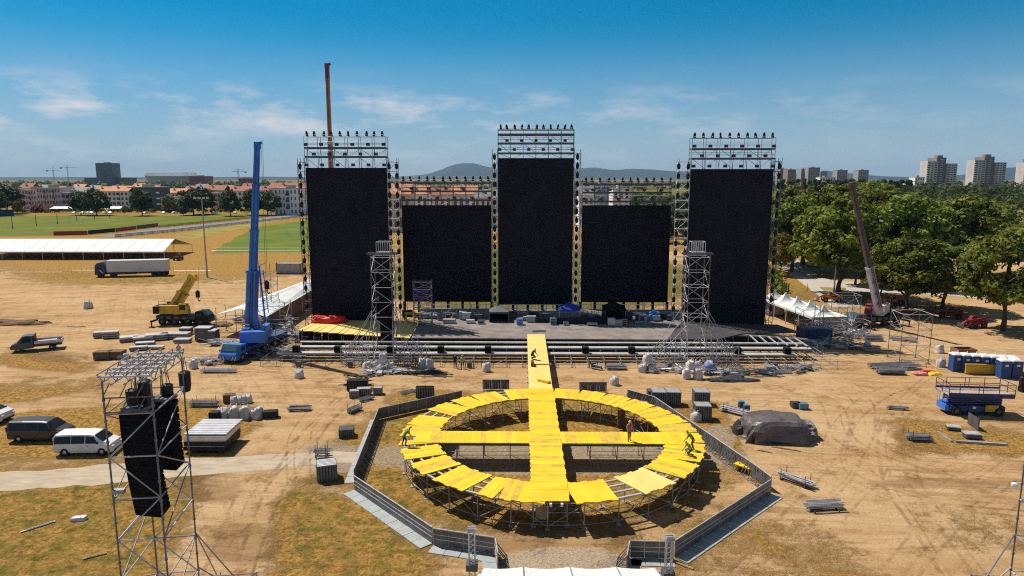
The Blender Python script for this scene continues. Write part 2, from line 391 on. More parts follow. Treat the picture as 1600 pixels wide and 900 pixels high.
    t.links.new(mth('ADD', 1.0, mth('MULTIPLY', mth('SUBTRACT', mth('ADD', mth('MULTIPLY', grit, .65), mth('MULTIPLY', fine, .35)), .5), mth('ADD', 1.7, mth('MULTIPLY', gf, 1.5)))), sv.inputs['Value']); c = sv.outputs[0]
    t.links.new(c, b.inputs['Base Color'])
    bp = t.nodes.new('ShaderNodeBump'); bp.inputs['Strength'].default_value = .8; bp.inputs['Distance'].default_value = .35
    hgt = mth('ADD', mth('MULTIPLY', fine, mth('ADD', .35, mth('MULTIPLY', gf, .9))), mth('ADD', mth('MULTIPLY', grit, .25), mth('MULTIPLY', track, .6)))
    t.links.new(hgt, bp.inputs['Height']); t.links.new(bp.outputs[0], b.inputs['Normal'])
    me.materials.append(m)
build_ground()

def ground_mat(name, c1, c2, scale, c3=None, sx=1, sy=1, bump=.3):
    m = bpy.data.materials.new(name); m.use_nodes = True; t = m.node_tree; b = t.nodes['Principled BSDF']
    b.inputs['Roughness'].default_value = .95; b.inputs['Specular IOR Level'].default_value = .05
    g = t.nodes.new('ShaderNodeNewGeometry'); mp = t.nodes.new('ShaderNodeMapping'); mp.inputs['Scale'].default_value = (sx, sy, 1); t.links.new(g.outputs['Position'], mp.inputs[0])
    n = t.nodes.new('ShaderNodeTexNoise'); n.inputs['Scale'].default_value = scale; n.inputs['Detail'].default_value = 7; n.inputs['Roughness'].default_value = .68
    t.links.new(mp.outputs[0], n.inputs['Vector'])
    r = t.nodes.new('ShaderNodeValToRGB'); r.color_ramp.elements[0].position = .34; r.color_ramp.elements[0].color = (*c1, 1)
    r.color_ramp.elements[1].position = .66; r.color_ramp.elements[1].color = (*c2, 1)
    if c3: q = r.color_ramp.elements.new(.52); q.color = (*c3, 1)
    t.links.new(n.outputs['Fac'], r.inputs[0]); t.links.new(r.outputs[0], b.inputs['Base Color'])
    bp = t.nodes.new('ShaderNodeBump'); bp.inputs['Strength'].default_value = bump; bp.inputs['Distance'].default_value = .1
    t.links.new(n.outputs['Fac'], bp.inputs['Height']); t.links.new(bp.outputs[0], b.inputs['Normal'])
    return m
def sheet(name, pix, z, m, rag=0.0, step=2.0):
    pts = [gp(*p) for p in pix]; o_ = []
    for a, b in zip(pts, pts[1:] + pts[:1]):
        n = max(1, int((b - a).length / step)) if rag else 1
        for i in range(min(n, 60)):
            p = a.lerp(b, i / n)
            if rag: p += Vector((random.uniform(-rag, rag), random.uniform(-rag, rag), 0))
            o_.append((p.x, p.y, z))
    mb = MB(); mb.face(o_); return struct(mb.build(name, m))
GRAV = ground_mat('path gravel', (.36, .29, .215), (.52, .435, .33), 1.6, None, .35, 1)
sheet('gravel_path', [(-60, 740), (100, 733), (180, 724), (300, 716), (470, 708), (556, 706), (556, 722), (480, 728), (330, 742), (180, 755), (60, 764), (-60, 774)], .006, GRAV, .28, 1.2)
PITCH1 = ground_mat('pitch grass', (.105, .135, .019), (.195, .195, .042), .06, (.14, .16, .028))
PITCH2 = ground_mat('bright pitch grass', (.095, .145, .022), (.165, .19, .04), .05)
sheet('football_pitch', [(-120, 337), (300, 337), (440, 333), (330, 346), (180, 362), (100, 368), (-120, 371)], .03, PITCH1, 1.5, 6)
sheet('football_pitch', [(400, 355), (475, 345), (560, 340), (560, 390), (470, 394), (330, 396), (345, 384)], .03, PITCH2, .8, 5)
sheet('football_pitch', [(300, 374), (400, 352), (440, 346), (420, 342), (300, 360), (270, 372)], .02, ground_mat('worn pitch', (.20, .19, .05), (.36, .27, .08), .1), 1.0, 5)
ASPH = ground_mat('pale asphalt', (.19, .18, .19), (.27, .255, .26), .5, None, .2, 1)
ROADPIX = [(150, 369), (250, 357), (360, 346), (470, 334), (560, 326), (560, 329), (470, 339), (360, 351.5), (260, 363), (180, 371)]
sheet('road', ROADPIX, .05, ASPH)
PAVE = ground_mat('park paving', (.40, .35, .30), (.52, .46, .40), .4)
sheet('path', [(1205, 388), (1228, 386), (1262, 420), (1330, 455), (1352, 478), (1300, 480), (1250, 440), (1215, 415)], .02, PAVE, .3, 3)
sheet('path', [(1255, 402), (1345, 404), (1345, 426), (1268, 424)], .028, PAVE, .3, 3)
sheet('path', [(1500, 432), (1720, 440), (1720, 458), (1500, 446)], .02, PAVE, .3, 3)
sheet('path', [(1262, 436), (1440, 446), (1620, 458), (1620, 474), (1480, 462), (1330, 456)], .036, PAVE, .3, 3)
GVER = ground_mat('park verge', (.16, .15, .03), (.34, .25, .08), .3)
for q in ([(1264, 428), (1340, 430), (1340, 434), (1270, 434)], [(1280, 449), (1322, 450), (1322, 454), (1286, 454)], [(1250, 413), (1300, 414), (1300, 418), (1256, 418)]):
    sheet('verge', q, .05, GVER, .15, 2)
FIELD = ground_mat('stubble field', (.48, .34, .16), (.60, .44, .24), .05)
sheet('field', [(1215, 303), (1245, 303), (1245, 310), (1215, 310)], .1, FIELD)
sheet('field', [(1395, 309), (1450, 309), (1480, 316), (1560, 317), (1560, 322), (1400, 320)], .1, FIELD)
sheet('field', [(1205, 318), (1236, 318), (1236, 336), (1205, 336)], .08, FIELD)

# wheel ruts: pairs of broken dark strips pressed into the dirt
def rut_mat():
    m = ground_mat('wheel rut soil', (.17, .10, .048), (.33, .205, .10), 1.5); t = m.node_tree; b = t.nodes['Principled BSDF']
    g = t.nodes.new('ShaderNodeNewGeometry'); n = t.nodes.new('ShaderNodeTexNoise'); n.inputs['Scale'].default_value = .55; n.inputs['Detail'].default_value = 8; n.inputs['Roughness'].default_value = .75; t.links.new(g.outputs['Position'], n.inputs['Vector'])
    r = t.nodes.new('ShaderNodeMapRange'); r.inputs[1].default_value = .44; r.inputs[2].default_value = .60; r.inputs[4].default_value = .30; t.links.new(n.outputs['Fac'], r.inputs[0])
    tr = t.nodes.new('ShaderNodeBsdfTransparent'); mx = t.nodes.new('ShaderNodeMixShader'); t.links.new(r.outputs[0], mx.inputs[0]); t.links.new(tr.outputs[0], mx.inputs[1]); t.links.new(b.outputs[0], mx.inputs[2]); t.links.new(mx.outputs[0], t.nodes['Material Output'].inputs[0]); return m
RUT = rut_mat()
def rut(pix, gauge=1.9, wd=.38, z=.012):
    P = [gp(*p) for p in pix]; P = [P[0] * 2 - P[1]] + P + [P[-1] * 2 - P[-2]]; pts = []
    for i in range(1, len(P) - 2):
        a, b, c, d = P[i - 1:i + 3]; n = max(4, int((c - b).length / 1.2))
        for k in range(n): t = k / n; pts.append(.5 * ((2 * b) + (c - a) * t + (2 * a - 5 * b + 4 * c - d) * t * t + (3 * b - a - 3 * c + d) * t ** 3))
    mb = MB()
    for sd_ in (-gauge / 2, gauge / 2):
        L = []
        for i, p in enumerate(pts):
            d = (pts[min(i + 1, len(pts) - 1)] - pts[max(i - 1, 0)]).normalized(); nn = Vector((-d.y, d.x, 0)); o_ = sd_ + .06 * math.sin(i * .7 + sd_); L.append((p + nn * (o_ - wd / 2), p + nn * (o_ + wd / 2)))
        for (a, b), (c, d) in zip(L, L[1:]): mb.face([(a.x, a.y, z), (b.x, b.y, z), (d.x, d.y, z), (c.x, c.y, z)])
    return struct(mb.build('wheel_track', RUT))
for i_, q_ in enumerate(([(530, 930), (470, 770), (480, 660), (570, 604), (760, 590)], [(330, 930), (400, 760), (485, 680), (545, 615)], [(380, 930), (420, 800), (470, 700), (520, 640)], [(-20, 622), (200, 603), (420, 590), (640, 600), (800, 603)], [(-20, 592), (180, 592), (420, 577), (700, 592)],
        [(1620, 765), (1450, 742), (1325, 690), (1290, 625), (1180, 600)], [(1620, 810), (1430, 785), (1305, 725), (1335, 645), (1420, 602), (1570, 612)], [(1140, 930), (1250, 805), (1325, 720), (1350, 635), (1300, 592)], [(1520, 930), (1440, 815), (1395, 735), (1400, 650), (1460, 590)], [(990, 594), (1200, 602), (1400, 612), (1620, 645)],
        [(-20, 545), (150, 522), (300, 556), (440, 584)], [(-20, 474), (150, 462), (330, 450), (440, 468)], [(1290, 585), (1450, 542), (1620, 548)], [(1250, 855), (1400, 845), (1620, 832)], [(60, 500), (200, 485), (330, 520)], [(1380, 930), (1470, 820), (1620, 700)])):
    rut(q_, 1.9, .20 + .05 * (i_ % 3), .012 + .004 * i_)
    rut([(x_ + 14 + 9 * (i_ % 4), y_ + 5 - 3 * (i_ % 3)) for x_, y_ in q_], 2.1, .17, .080 * 0 + .078 + .004 * i_)

# hills on the horizon
def hill(name, prof, Y, depth, seed, col):
    mb = MB(); xs = np.linspace(prof[0][0], prof[-1][0], 90); nd = 14; rows = []
    px = [p[0] for p in prof]; py = [p[1] for p in prof]
    for j in range(nd + 1):
        t = j / nd; row = []
        for x in xs:
            h0 = at(x, np.interp(x, px, py), Y).z; X = at(x, 278, Y).x
            k = math.sin(math.pi * min(1, t)) ** 1.2
            nn = mnoise.fractal(Vector((X / 900 + seed, t * 4, seed)), 1, 2, 5)
            row.append((X * (1 + (t - .5) * depth / Y), Y + (t - .5) * depth, max(-2, h0 * k * (1 + .16 * nn) - 2)))
        rows.append(row)
    k = len(xs); mb.v = [p for r in rows for p in r]
    for j in range(nd):
        for i in range(k - 1): mb.f.append((j * k + i, j * k + i + 1, (j + 1) * k + i + 1, (j + 1) * k + i)); mb.m.append(0)
    return struct(mb.build(name, pm(name + ' woods', col, .95, 0, .3, .004), smooth=True))
hill('hills', [(560, 279), (640, 275), (668, 272), (690, 264), (706, 258), (722, 255), (742, 256), (760, 261), (790, 266), (850, 266), (905, 262), (930, 261), (960, 265), (1000, 264), (1050, 267), (1100, 270), (1200, 274), (1290, 277)], 11500, 3200, 3, (.012, .028, .034))
hill('hills', [(1180, 279), (1240, 272), (1290, 267), (1330, 271), (1380, 275), (1440, 277), (1490, 274), (1530, 269), (1560, 264), (1590, 262), (1640, 260), (1720, 266), (1800, 278)], 9000, 2600, 9, (.02, .035, .03))
hill('hills', [(-200, 279), (-60, 277), (100, 276.5), (300, 277), (420, 275.5), (520, 277), (620, 279)], 9500, 1500, 5, (.012, .028, .034))

# ------------------------------------------------------------------ stage frame: u across, v away, slightly turned
YAW = -0.0147
def sroot(name, label, cat, group=None): return T(name, label, cat, (1.965, 0, 0), YAW, group)
def toS(p):
    q = Matrix.Rotation(-YAW, 3, 'Z') @ (Vector(p) - Vector((1.965, 0, 0))); return q
def sgp(px, py, z=0): return toS(gp(px, py, z))
def sat(px, py, v):
    q = toS(at(px, py, v)); return toS(at(px, py, v + (v - q.y)))
def W(u, v, z=0): return Matrix.Rotation(YAW, 3, 'Z') @ Vector((u, v, z)) + Vector((1.965, 0, 0))
DK = 2.05

stage = sroot('stage', 'long low concert stage with grey ply floor and pale stepped front below the black screens', 'stage')
def pl(pixs, z=DK): return [(lambda q: (q.x, q.y))(sgp(*p, z)) for p in pixs]
mb = MB(); mb.prism(pl([(643, 527.5), (1042, 530.5), (1064, 503), (655, 502)]), 1.87, DK); mb.build('deck', WOODDK, stage)
mb = MB(); mb.prism(pl([(655, 501.8), (1064, 502.8), (1064, 484), (658, 482)]), 1.86, DK - .01); mb.build('rear_deck', WOODDK, stage)
# yellow left wing: planks whose front edge steps
mb = MB()
fr = [(463, 516), (500, 518.5), (540, 521.5), (590, 525), (641, 527.8)]; bk = [(497, 500), (655, 501.5)]
n = 22
for i in range(n):
    t0, t1 = i / n, (i + 1) / n
    xb0, xb1 = 497 + 158 * t0, 497 + 158 * t1; xf0, xf1 = 465 + 176 * t0, 465 + 176 * t1
    yf = np.interp((xf0 + xf1) / 2, [p[0] for p in fr], [p[1] for p in fr]); yf = round(yf * 1.0, 0)
    a = sgp(xf0, yf, DK); b = sgp(xf1, yf, DK); c = sgp(xb1, 500.8, DK); d = sgp(xb0, 500.8, DK)
    mb.prism([(a.x, a.y), (b.x - .02, b.y), (c.x - .02, c.y), (d.x, d.y)], DK - .1, DK + .005 * (i % 2), 0)
mb.build('wing_deck', YELP, stage)
mb = MB()
for (xa, ya), (xb, yb) in zip(fr, fr[1:]):
    a = sgp(xa + 2, ya, DK); b = sgp(xb, yb, DK); mb.hexa([(a.x, a.y + .5, .4), (b.x, b.y + .5, .4), (b.x, b.y + .55, .4), (a.x, a.y + .55, .4), (a.x, a.y + .5, 1.93), (b.x, b.y + .5, 1.93), (b.x, b.y + .55, 1.93), (a.x, a.y + .55, 1.93)])
mb.build('wing_shade_sheet', CLOTH, stage)  # black sheet added below the wing edge as its dark shade
for i in range(9):
    a = sgp(470 + i * 21, 519 + i * 1.0, 0); mb = MB(); q = sgp(470 + i * 21, 516 + i * 1.4, DK); mb.tube((q.x, q.y + .2, 0), (q.x, q.y + .2, DK - .1), .04, 5); mb.tube((q.x, q.y + .2, .5), (q.x + 2, q.y, 1.6), .03, 4); mb.tube((q.x, q.y + .2, 1.1), (q.x + 2, q.y, 1.1), .03, 4); mb.build('wing_leg', STEEL, stage)
mb = MB(); mb.prism(pl([(1043, 530), (1065, 503), (1215, 507), (1248, 518), (1160, 521), (1120, 530)]), 1.86, DK - .004); mb.build('wing_deck', WOODDK2, stage)
def tier(px0, px1, py, z, dep, th):
    a = sgp(px0, py, z); b = sgp(px1, py, z); c = sgp(850, py, z)
    mb = MB(); x = a.x
    while x < b.x - .1:
        x2 = min(x + 2.05, b.x); mb.bb(x, x2 - .012, c.y - dep / 2, c.y + dep / 2, z - th, z + .004 * random.random()); x = x2
    mb.build('step_board', TIERM, stage); return c.y, a.x, b.x
def shade_riser(py, z0, z1, px0, px1, dv):  # black boards added behind the steps, standing in for the shade there
    a = sgp(px0, py, z1); b = sgp(px1, py, z1); mb = MB(); mb.bb(a.x, b.x, a.y + dv, a.y + dv + .04, z0, z1 - .03); mb.build('shade_riser', BLACK, stage)
shade_riser(534.5, .9, 1.62, 470, 1240, .32); shade_riser(542, .75, 1.25, 458, 1255, .5); shade_riser(528.5, 1.0, 1.86, 643, 1130, .12); shade_riser(551.5, .45, .88, 436, 1232, .52)
t1 = tier(468, 1250, 534.5, 1.78, .55, .16); t2 = tier(455, 1264, 542, 1.45, .95, .2); t3 = tier(432, 1240, 551.5, 1.08, 1.0, .2)
mb = MB(); mb.bb(-24, 25, 93.2, 93.3, 0, 1.86); mb.build('skirt_or_shade', CLOTH, stage)  # black sheet added below the deck to stand in for under-stage shade
for k in range(18):   # supporting bays
    u = -35 + k * 4.14; mb = MB()
    for uu in (u, u + 2.07):
        for v, z in ((83.2, 1.0), (85.3, .95), (87.6, 1.3), (t1[0], 1.6), (92, 1.85)):
            mb.tube((uu, v, 0), (uu, v, z), .035, 5); mb.box((uu, v, .02), (.3, .3, .04))
        for z in (.35, .85): mb.tube((uu, 83.2, z), (uu, 92, z), .028, 4)
    for v in (83.2, 87.6):
        for z in (.35, .9): mb.tube((u, v, z), (u + 4.14, v, z), .028, 4)
        mb.tube((u, v, .1), (u + 2.07, v, 1.0), .025, 4)
    mb.build('scaffold_bay', STEEL, stage)
mb = MB()
for i in range(6):
    a = sgp(1172 + i * 14, 524 + i * .8, 1.9); b = sgp(1186 + i * 15, 537 + i * .7, 1.7); mb.bar(a, b, .18, .12)
a = sgp(1150, 523, 1.8); b = sgp(1262, 530, 1.8); mb.bar(a, b, .2, .2); mb.build('open_joists', STEELL, stage)
for k in range(6):   # base frames at ground in front
    u = (-30.5, -24, -9, 6.5, 16, 29)[k]; mb = MB()
    for x in (0, 1.0, 2.0): mb.tube((u + x, 82.6, 0), (u + x, 82.6, .95), .03, 4); mb.tube((u + x, 83.1, 0), (u + x, 83.1, .95), .03, 4)
    mb.tube((u, 82.6, .9), (u + 2, 82.6, .9), .03, 4); mb.bb(u + .2, u + .8, 82.62, 83.0, .1, .75); mb.build('equipment_frame', STEELD, stage)

sp_ = MB(); sp_.box((0, 0, .4), (.85, .7, .8)); sp_.box((0, -.352, .4), (.72, .02, .66), 0, 1)
spk = None
for i, px in enumerate((467, 531, 612, 690, 763, 914, 986, 1151, 1229)):
    q = sgp(px, 549.5 + (px - 850) * .007, 1.08); p = W(q.x, t3[0] + .1, 1.084)
    if spk is None: spk = sp_.build('stage_speaker', [BLACK, CLOTH]); spk.location = p; o = spk
    else: o = inst(spk, p)
    where = ('at the far left end of the lowest step', 'second from the left end of the lowest step', 'behind the scaffold tower with the left cluster of white bags', 'left of the two hi-vis workers',
             'nearest on the left of the yellow runway', 'nearest on the right of the yellow runway', 'beside the scaffold tower with the right cluster of white bags', 'second from the right end of the lowest step', 'at the far right end of the lowest step')[i]
    tag(o, 'black speaker box ' + where, 'speaker', 'speaker boxes along the stage front')

# ------------------------------------------------------------------ video walls
def scaff_col(mb, u0, u1, v0, v1, z0, z1, step, r=.05):
    for u in (u0, u1):
        for v in (v0, v1): mb.tube((u, v, z0), (u, v, z1), r, 5)
    z = z0 + .3; k = 0
    while z < z1:
        for v in (v0, v1): mb.tube((u0, v, z), (u1, v, z), r * .8, 4)
        for u in (u0, u1): mb.tube((u, v0, z), (u, v1, z), r * .8, 4)
        if z + step < z1:
            if k % 2: mb.tube((u0, v0, z), (u1, v0, z + step), r * .7, 4); mb.tube((u0, v0, z), (u0, v1, z + step), r * .7, 4)
            else: mb.tube((u1, v0, z), (u0, v0, z + step), r * .7, 4); mb.tube((u1, v1, z), (u1, v0, z + step), r * .7, 4)
        z += step; k += 1
def light_proto():
    mb = MB(); mb.box((0, 0, .1), (.42, .36, .2)); mb.box((-.2, 0, .42), (.06, .2, .5)); mb.box((.2, 0, .42), (.06, .2, .5))
    mb.lathe([(.1, .32), (.17, .4), (.19, .72), (.15, .95)], (0, -.02, 0), 8)
    return mb.build('moving_light', BLACK)
def lamp_proto():
    mb = MB(); mb.lathe([(.06, -.62), (.27, -.45), (.34, 0), (.27, .42), (.08, .56)], (0, 0, 0), 8); mb.box((0, .18, .5), (.12, .3, .5)); return mb.build('mast_lamp', BLACK)
def flood_proto():
    mb = MB(); mb.box((0, -.05, .22), (.50, .34, .42)); mb.box((0, .2, .3), (.08, .3, .08)); mb.box((0, -.225, .22), (.42, .02, .34), 0, 1); return mb.build('floodlight', [BLACK, pm('dark red lens', (.10, .015, .015), .4)])
PROT = {}
def put(kind, p, label, group):
    if kind not in PROT:
        o = {'m': light_proto, 'l': lamp_proto, 'f': flood_proto}[kind](); PROT[kind] = o; o.location = p
    else: o = inst(PROT[kind], p)
    if kind != 'f': o.scale = (.8, .8, .8)
    o.rotation_euler = (random.uniform(-.25, .25), random.uniform(-.12, .12), random.uniform(-1.4, 1.4)) if kind == 'm' else (0, 0, YAW)
    tag(o, label, {'m': 'stage light', 'l': 'lamp', 'f': 'floodlight'}[kind], group)
def led_tower(nm, name, label, v, u0, u1, z0, z1, cats, ztop, nb, ntop, rows, masts, skirt_or_shade=True):
    root = T(name, label, 'video wall', W((u0 + u1) / 2, v, 0), YAW); c = (u0 + u1) / 2; a, b = u0 - c, u1 - c
    mb = MB(); mb.bb(a, b, -.12, .12, z0, z1)
    nx = max(6, int((b - a) / 1.0)); nz = int((z1 - z0) / 1.0)
    for i in range(1, nx): x = a + (b - a) * i / nx; mb.bb(x - .008, x + .008, -.124, -.118, z0, z1, 1)
    for j in range(1, nz): z = z0 + (z1 - z0) * j / nz; mb.bb(a, b, -.125, -.119, z - .008, z + .008, 1)
    mb.build('screen', [LEDM, BLACK], root)
    n = max(3, int((b - a) / 3))
    for i in range(n + 1):                       # rear support ladder frames
        x = a + .1 + (b - a - .2) * i / n; mb = MB()
        mb.tube((x, .5, 0), (x, .5, z1), .05); mb.tube((x, 2.6, 0), (x, 2.6, z1), .05)
        z = 1.0; k = 0
        while z < z1 - 2: mb.tube((x, .5, z), (x, 2.6, z), .04, 4); mb.tube((x, .5 if k % 2 else 2.6, z), (x, 2.6 if k % 2 else .5, z + 2), .035, 4); z += 2; k += 1
        mb.build('support_frame', STEEL, root)
    mb = MB()
    z = 2.0
    while z < z1: mb.tube((a, .55, z), (b, .55, z), .04, 4); mb.tube((a, 2.6, z), (b, 2.6, z), .04, 4); z += 2
    for y in (2, 5): mb.tube((a, 2.6, 0), (a + 4, y + 3, 0), .01, 3)
    mb.build('cross_rails', STEEL, root)
    if skirt_or_shade:
        mb = MB(); mb.bb(a, b, -.04, .06, 0, z0 - .01); mb.build('skirt_or_shade', CLOTH, root)
    else:
        k = int((b - a) / 2.4)
        for i in range(k + 1):
            mb = MB(); x = a + (b - a) * i / k; mb.bb(x - .22, x + .22, 0, .35, 0, z0 - .01); mb.build('foot_post', BLACK, root)
    # light rig above the screen
    for i in range(nb + 1):
        x = a + (b - a) * i / nb; mb = MB()
        for y in (-.25, 1.3): mb.tube((x, y, z1), (x, y, ztop), .045, 5)
        for z in cats: mb.tube((x, -.25, z), (x, 1.3, z), .04, 4)
        mb.tube((x, -.25, z1), (x, 1.3, cats[-1]), .03, 4)
        mb.build('rig_post', STEEL, root)
    for z in cats:
        mb = MB(); mb.bar((a, -.25, z), (b, -.25, z), .12, .26); mb.bar((a, 1.3, z), (b, 1.3, z), .12, .26); mb.bb(a, b, -.2, 1.25, z - .05, z, 0)
        mb.tube((a, -.3, z + .55), (b, -.3, z + .55), .04, 4, 1); mb.tube((a, 1.3, z + .95), (b, 1.3, z + .95), .04, 4, 1)
        mb.build('catwalk', [STEELD, STEELL], root)
    mb = MB(); lv = sorted(cats)
    for z0_, z1_ in zip([z1] + lv[:-1], lv):
        for i in range(nb):
            x0, x1 = a + (b - a) * i / nb, a + (b - a) * (i + 1) / nb
            if i % 2: mb.tube((x0, 1.3, z0_), (x1, 1.3, z1_), .035, 4)
            else: mb.tube((x1, -.25, z0_), (x0, -.25, z1_), .035, 4)
    for y in (-.25, 1.3): mb.tube((a, y, ztop), (b, y, ztop), .05, 4)
    mb.tube((a, -.25, ztop - 1), (b, -.25, ztop - 1), .035, 4)
    mb.build('rig_braces', STEEL, root)
    M = chain(root)
    for i in range(ntop):
        x = a + .4 + (b - a - .8) * i / (ntop - 1) + random.uniform(-.12, .12)
        put('m', M @ Vector((x, -.1, ztop + .03)), 'black moving light in the top row on %s' % nm, 'moving lights along the top of ' + nm)
    for z, k in rows:
        for i in range(k):
            x = a + .3 + (b - a - .6) * (i + (.5 if k == 5 else 0)) / (k - (0 if k == 5 else 1))
            put('f', M @ Vector((x, -.38, z)), 'small floodlight on a lower catwalk rail above %s' % nm, 'floodlights on the rails above ' + nm)
    for (m0, m1, zt, lamps, plain) in masts:
        mb = MB(); scaff_col(mb, m0 - c, m1 - c, -.2, 1.2, 0, zt, 1.42, .05); mb.build('mast', STEELL if plain else STEELD, root)
        for lx in lamps:
            z = zt - 1.2; 
            while z > 3.0:
                put('l', M @ Vector((lx - c, -.55, z)), 'black lamp pod in the column on the %s mast of %s' % ('left' if m0 < c else 'right', nm), 'lamp pods on the masts of ' + nm); z -= 1.42
    return root
def zz(py, Y): return at(800, py, Y).z
LT = led_tower('the tall left screen tower', 'video_wall', 'tall black video wall at the left end of the stage behind the yellow wing', 104, -34.6, -22.35, 1.75, 25.0,
    [zz(245, 104), zz(231, 104)], zz(213, 104), 6, 10, [(25.2, 6), (zz(243, 104), 5), (zz(228, 104), 6)], [(-35.75, -34.75, zz(247, 104), (-35.3,), 0), (-22.2, -20.8, zz(247, 104), (-21.9, -20.75), 1)])
CT = led_tower('the centre screen tower', 'video_wall', 'tallest black video wall in the middle of the stage behind the yellow runway', 110, -5.8, 6.2, 3.0, 26.6,
    [zz(239.5, 110), zz(224, 110), zz(210, 110)], zz(202.5, 110), 6, 11, [(zz(236, 110), 6), (zz(222, 110), 5)], [(-6.75, -5.9, zz(233, 110), (-6.35,), 1), (6.3, 7.3, zz(233, 110), (6.75,), 1)], skirt_or_shade=False)
ML = led_tower('the low left screen', 'video_wall', 'low wide black video wall between the left and centre towers', 112, -21.6, -7.0, 3.1, 19.1,
    [zz(313, 112), zz(299, 112), zz(286, 112)], zz(283, 112), 7, 12, [(zz(311, 112), 6), (zz(296.5, 112), 5)], [], skirt_or_shade=False)
MR = led_tower('the low right screen', 'video_wall', 'low wide black video wall between the centre and right towers', 112, 7.8, 22.2, 3.1, 19.1,
    [zz(315, 112), zz(301, 112), zz(288, 112)], zz(285, 112), 7, 12, [(zz(313, 112), 6), (zz(298.5, 112), 5)], [], skirt_or_shade=False)
RT = led_tower('the tall right screen tower', 'video_wall', 'tall black video wall at the right end of the stage near the white pagoda tents', 103, 23.0, 35.2, 1.3, 24.8,
    [zz(248, 103), zz(233, 103)], zz(216, 103), 6, 10, [(25.0, 6), (zz(246, 103), 5), (zz(231, 103), 6)], [(21.2, 22.85, zz(247, 103), (21.1, 22.5), 1), (35.3, 36.3, zz(247, 103), (35.85,), 0)])

# ------------------------------------------------------------------ scaffold towers
def tower(name, label, loc, rz, wx, wy, ztop, step=2.0, r=.05, outrig=True, first=4.6, group=None, reach=2.6, braces=True, m=STEEL, outs=((-1, -1), (1, -1), (1, 1), (-1, 1))):
    root = T(name, label, 'scaffold tower', loc, rz, group); a, b = wx / 2, wy / 2
    for x, y in ((-a, -b), (a, -b), (a, b), (-a, b)):
        mb = MB(); mb.tube((x, y, .06), (x, y, ztop), r, 6); mb.box((x, y, .04), (.35, .35, .08))
        z = .5
        while z < ztop: mb.tube((x, y, z - .05), (x, y, z + .05), r * 1.6, 6); z += 1
        mb.build('post', POSTM, root)
    z = .4; k = 0
    while z < ztop + .01:
        mb = MB()
        for y in (-b, b): mb.tube((-a, y, z), (a, y, z), r * .9, 5)
        for x in (-a, a): mb.tube((x, -b, z), (x, b, z), r * .9, 5)
        mb.build('ledger_frame', STEELL if k % 2 else m, root)
        if braces and z + step < ztop + .2:
            mb = MB(); s = 1 if k % 2 else -1
            mb.tube((-a * s, -b, z), (a * s, -b, z + step), r * .8, 5); mb.tube((a * s, b, z), (-a * s, b, z + step), r * .8, 5)
            mb.tube((-a, b * s, z), (-a, -b * s, z + step), r * .8, 5); mb.tube((a, -b * s, z), (a, b * s, z + step), r * .8, 5)
            mb.build('brace_set', m, root)
        z += step; k += 1
    if outrig:
        for sx, sy in outs:
            mb = MB(); x, y = sx * a, sy * b; X, Y = sx * (a + reach), sy * (b + reach * .35)
            for zz_ in (first, first - 2): mb.tube((x, y, zz_), (X, y, .25 if zz_ == first else .3), r * .95, 5)
            mb.tube((X, y, 0), (X, y, 2.2), r, 5); mb.tube((x, y, 2.1), (X, y, 2.1), r * .8, 5); mb.tube((x, y, .3), (X, y, .3), r * .8, 5)
            mb.tube((x, y, .3), (X, y, 2.1), r * .8, 5); mb.tube((x, y, first), (x + sx * .4, Y + sy * 1.2, .25), r * .9, 5); mb.tube((x + sx * .4, Y + sy * 1.2, 0), (x + sx * .4, Y + sy * 1.2, 1.0), r, 5)
            mb.tube((X, y, .3), (x + sx * .4, Y + sy * 1.2, .3), r * .8, 5); mb.box((X, y, .03), (.4, .4, .06))
            mb.build('outrigger', m, root)
    return root
def cage(root, x, y, z, lx, ly, lz, m=STEELL):
    mb = MB(); r = .04
    for sx in (-1, 1):
        for sy in (-1, 1): mb.tube((x + sx * lx / 2, y + sy * ly / 2, z), (x + sx * lx / 2, y + sy * ly / 2, z + lz), r, 5)
    for q in (z, z + lz):
        for sy in (-1, 1): mb.tube((x - lx / 2, y + sy * ly / 2, q), (x + lx / 2, y + sy * ly / 2, q), r, 5)
        for sx in (-1, 1): mb.tube((x + sx * lx / 2, y - ly / 2, q), (x + sx * lx / 2, y + ly / 2, q), r, 5)
    n = 7
    for i in range(n):
        t = x - lx / 2 + lx * i / (n - 1)
        for sy in (-1, 1): mb.bar((t, y + sy * ly / 2, z), (t, y + sy * ly / 2, z + lz), .05, .05)
    mb.bb(x - lx / 2, x + lx / 2, y - ly / 2, y + ly / 2, z - .1, z - .04)
    mb.build('top_cage', m, root)
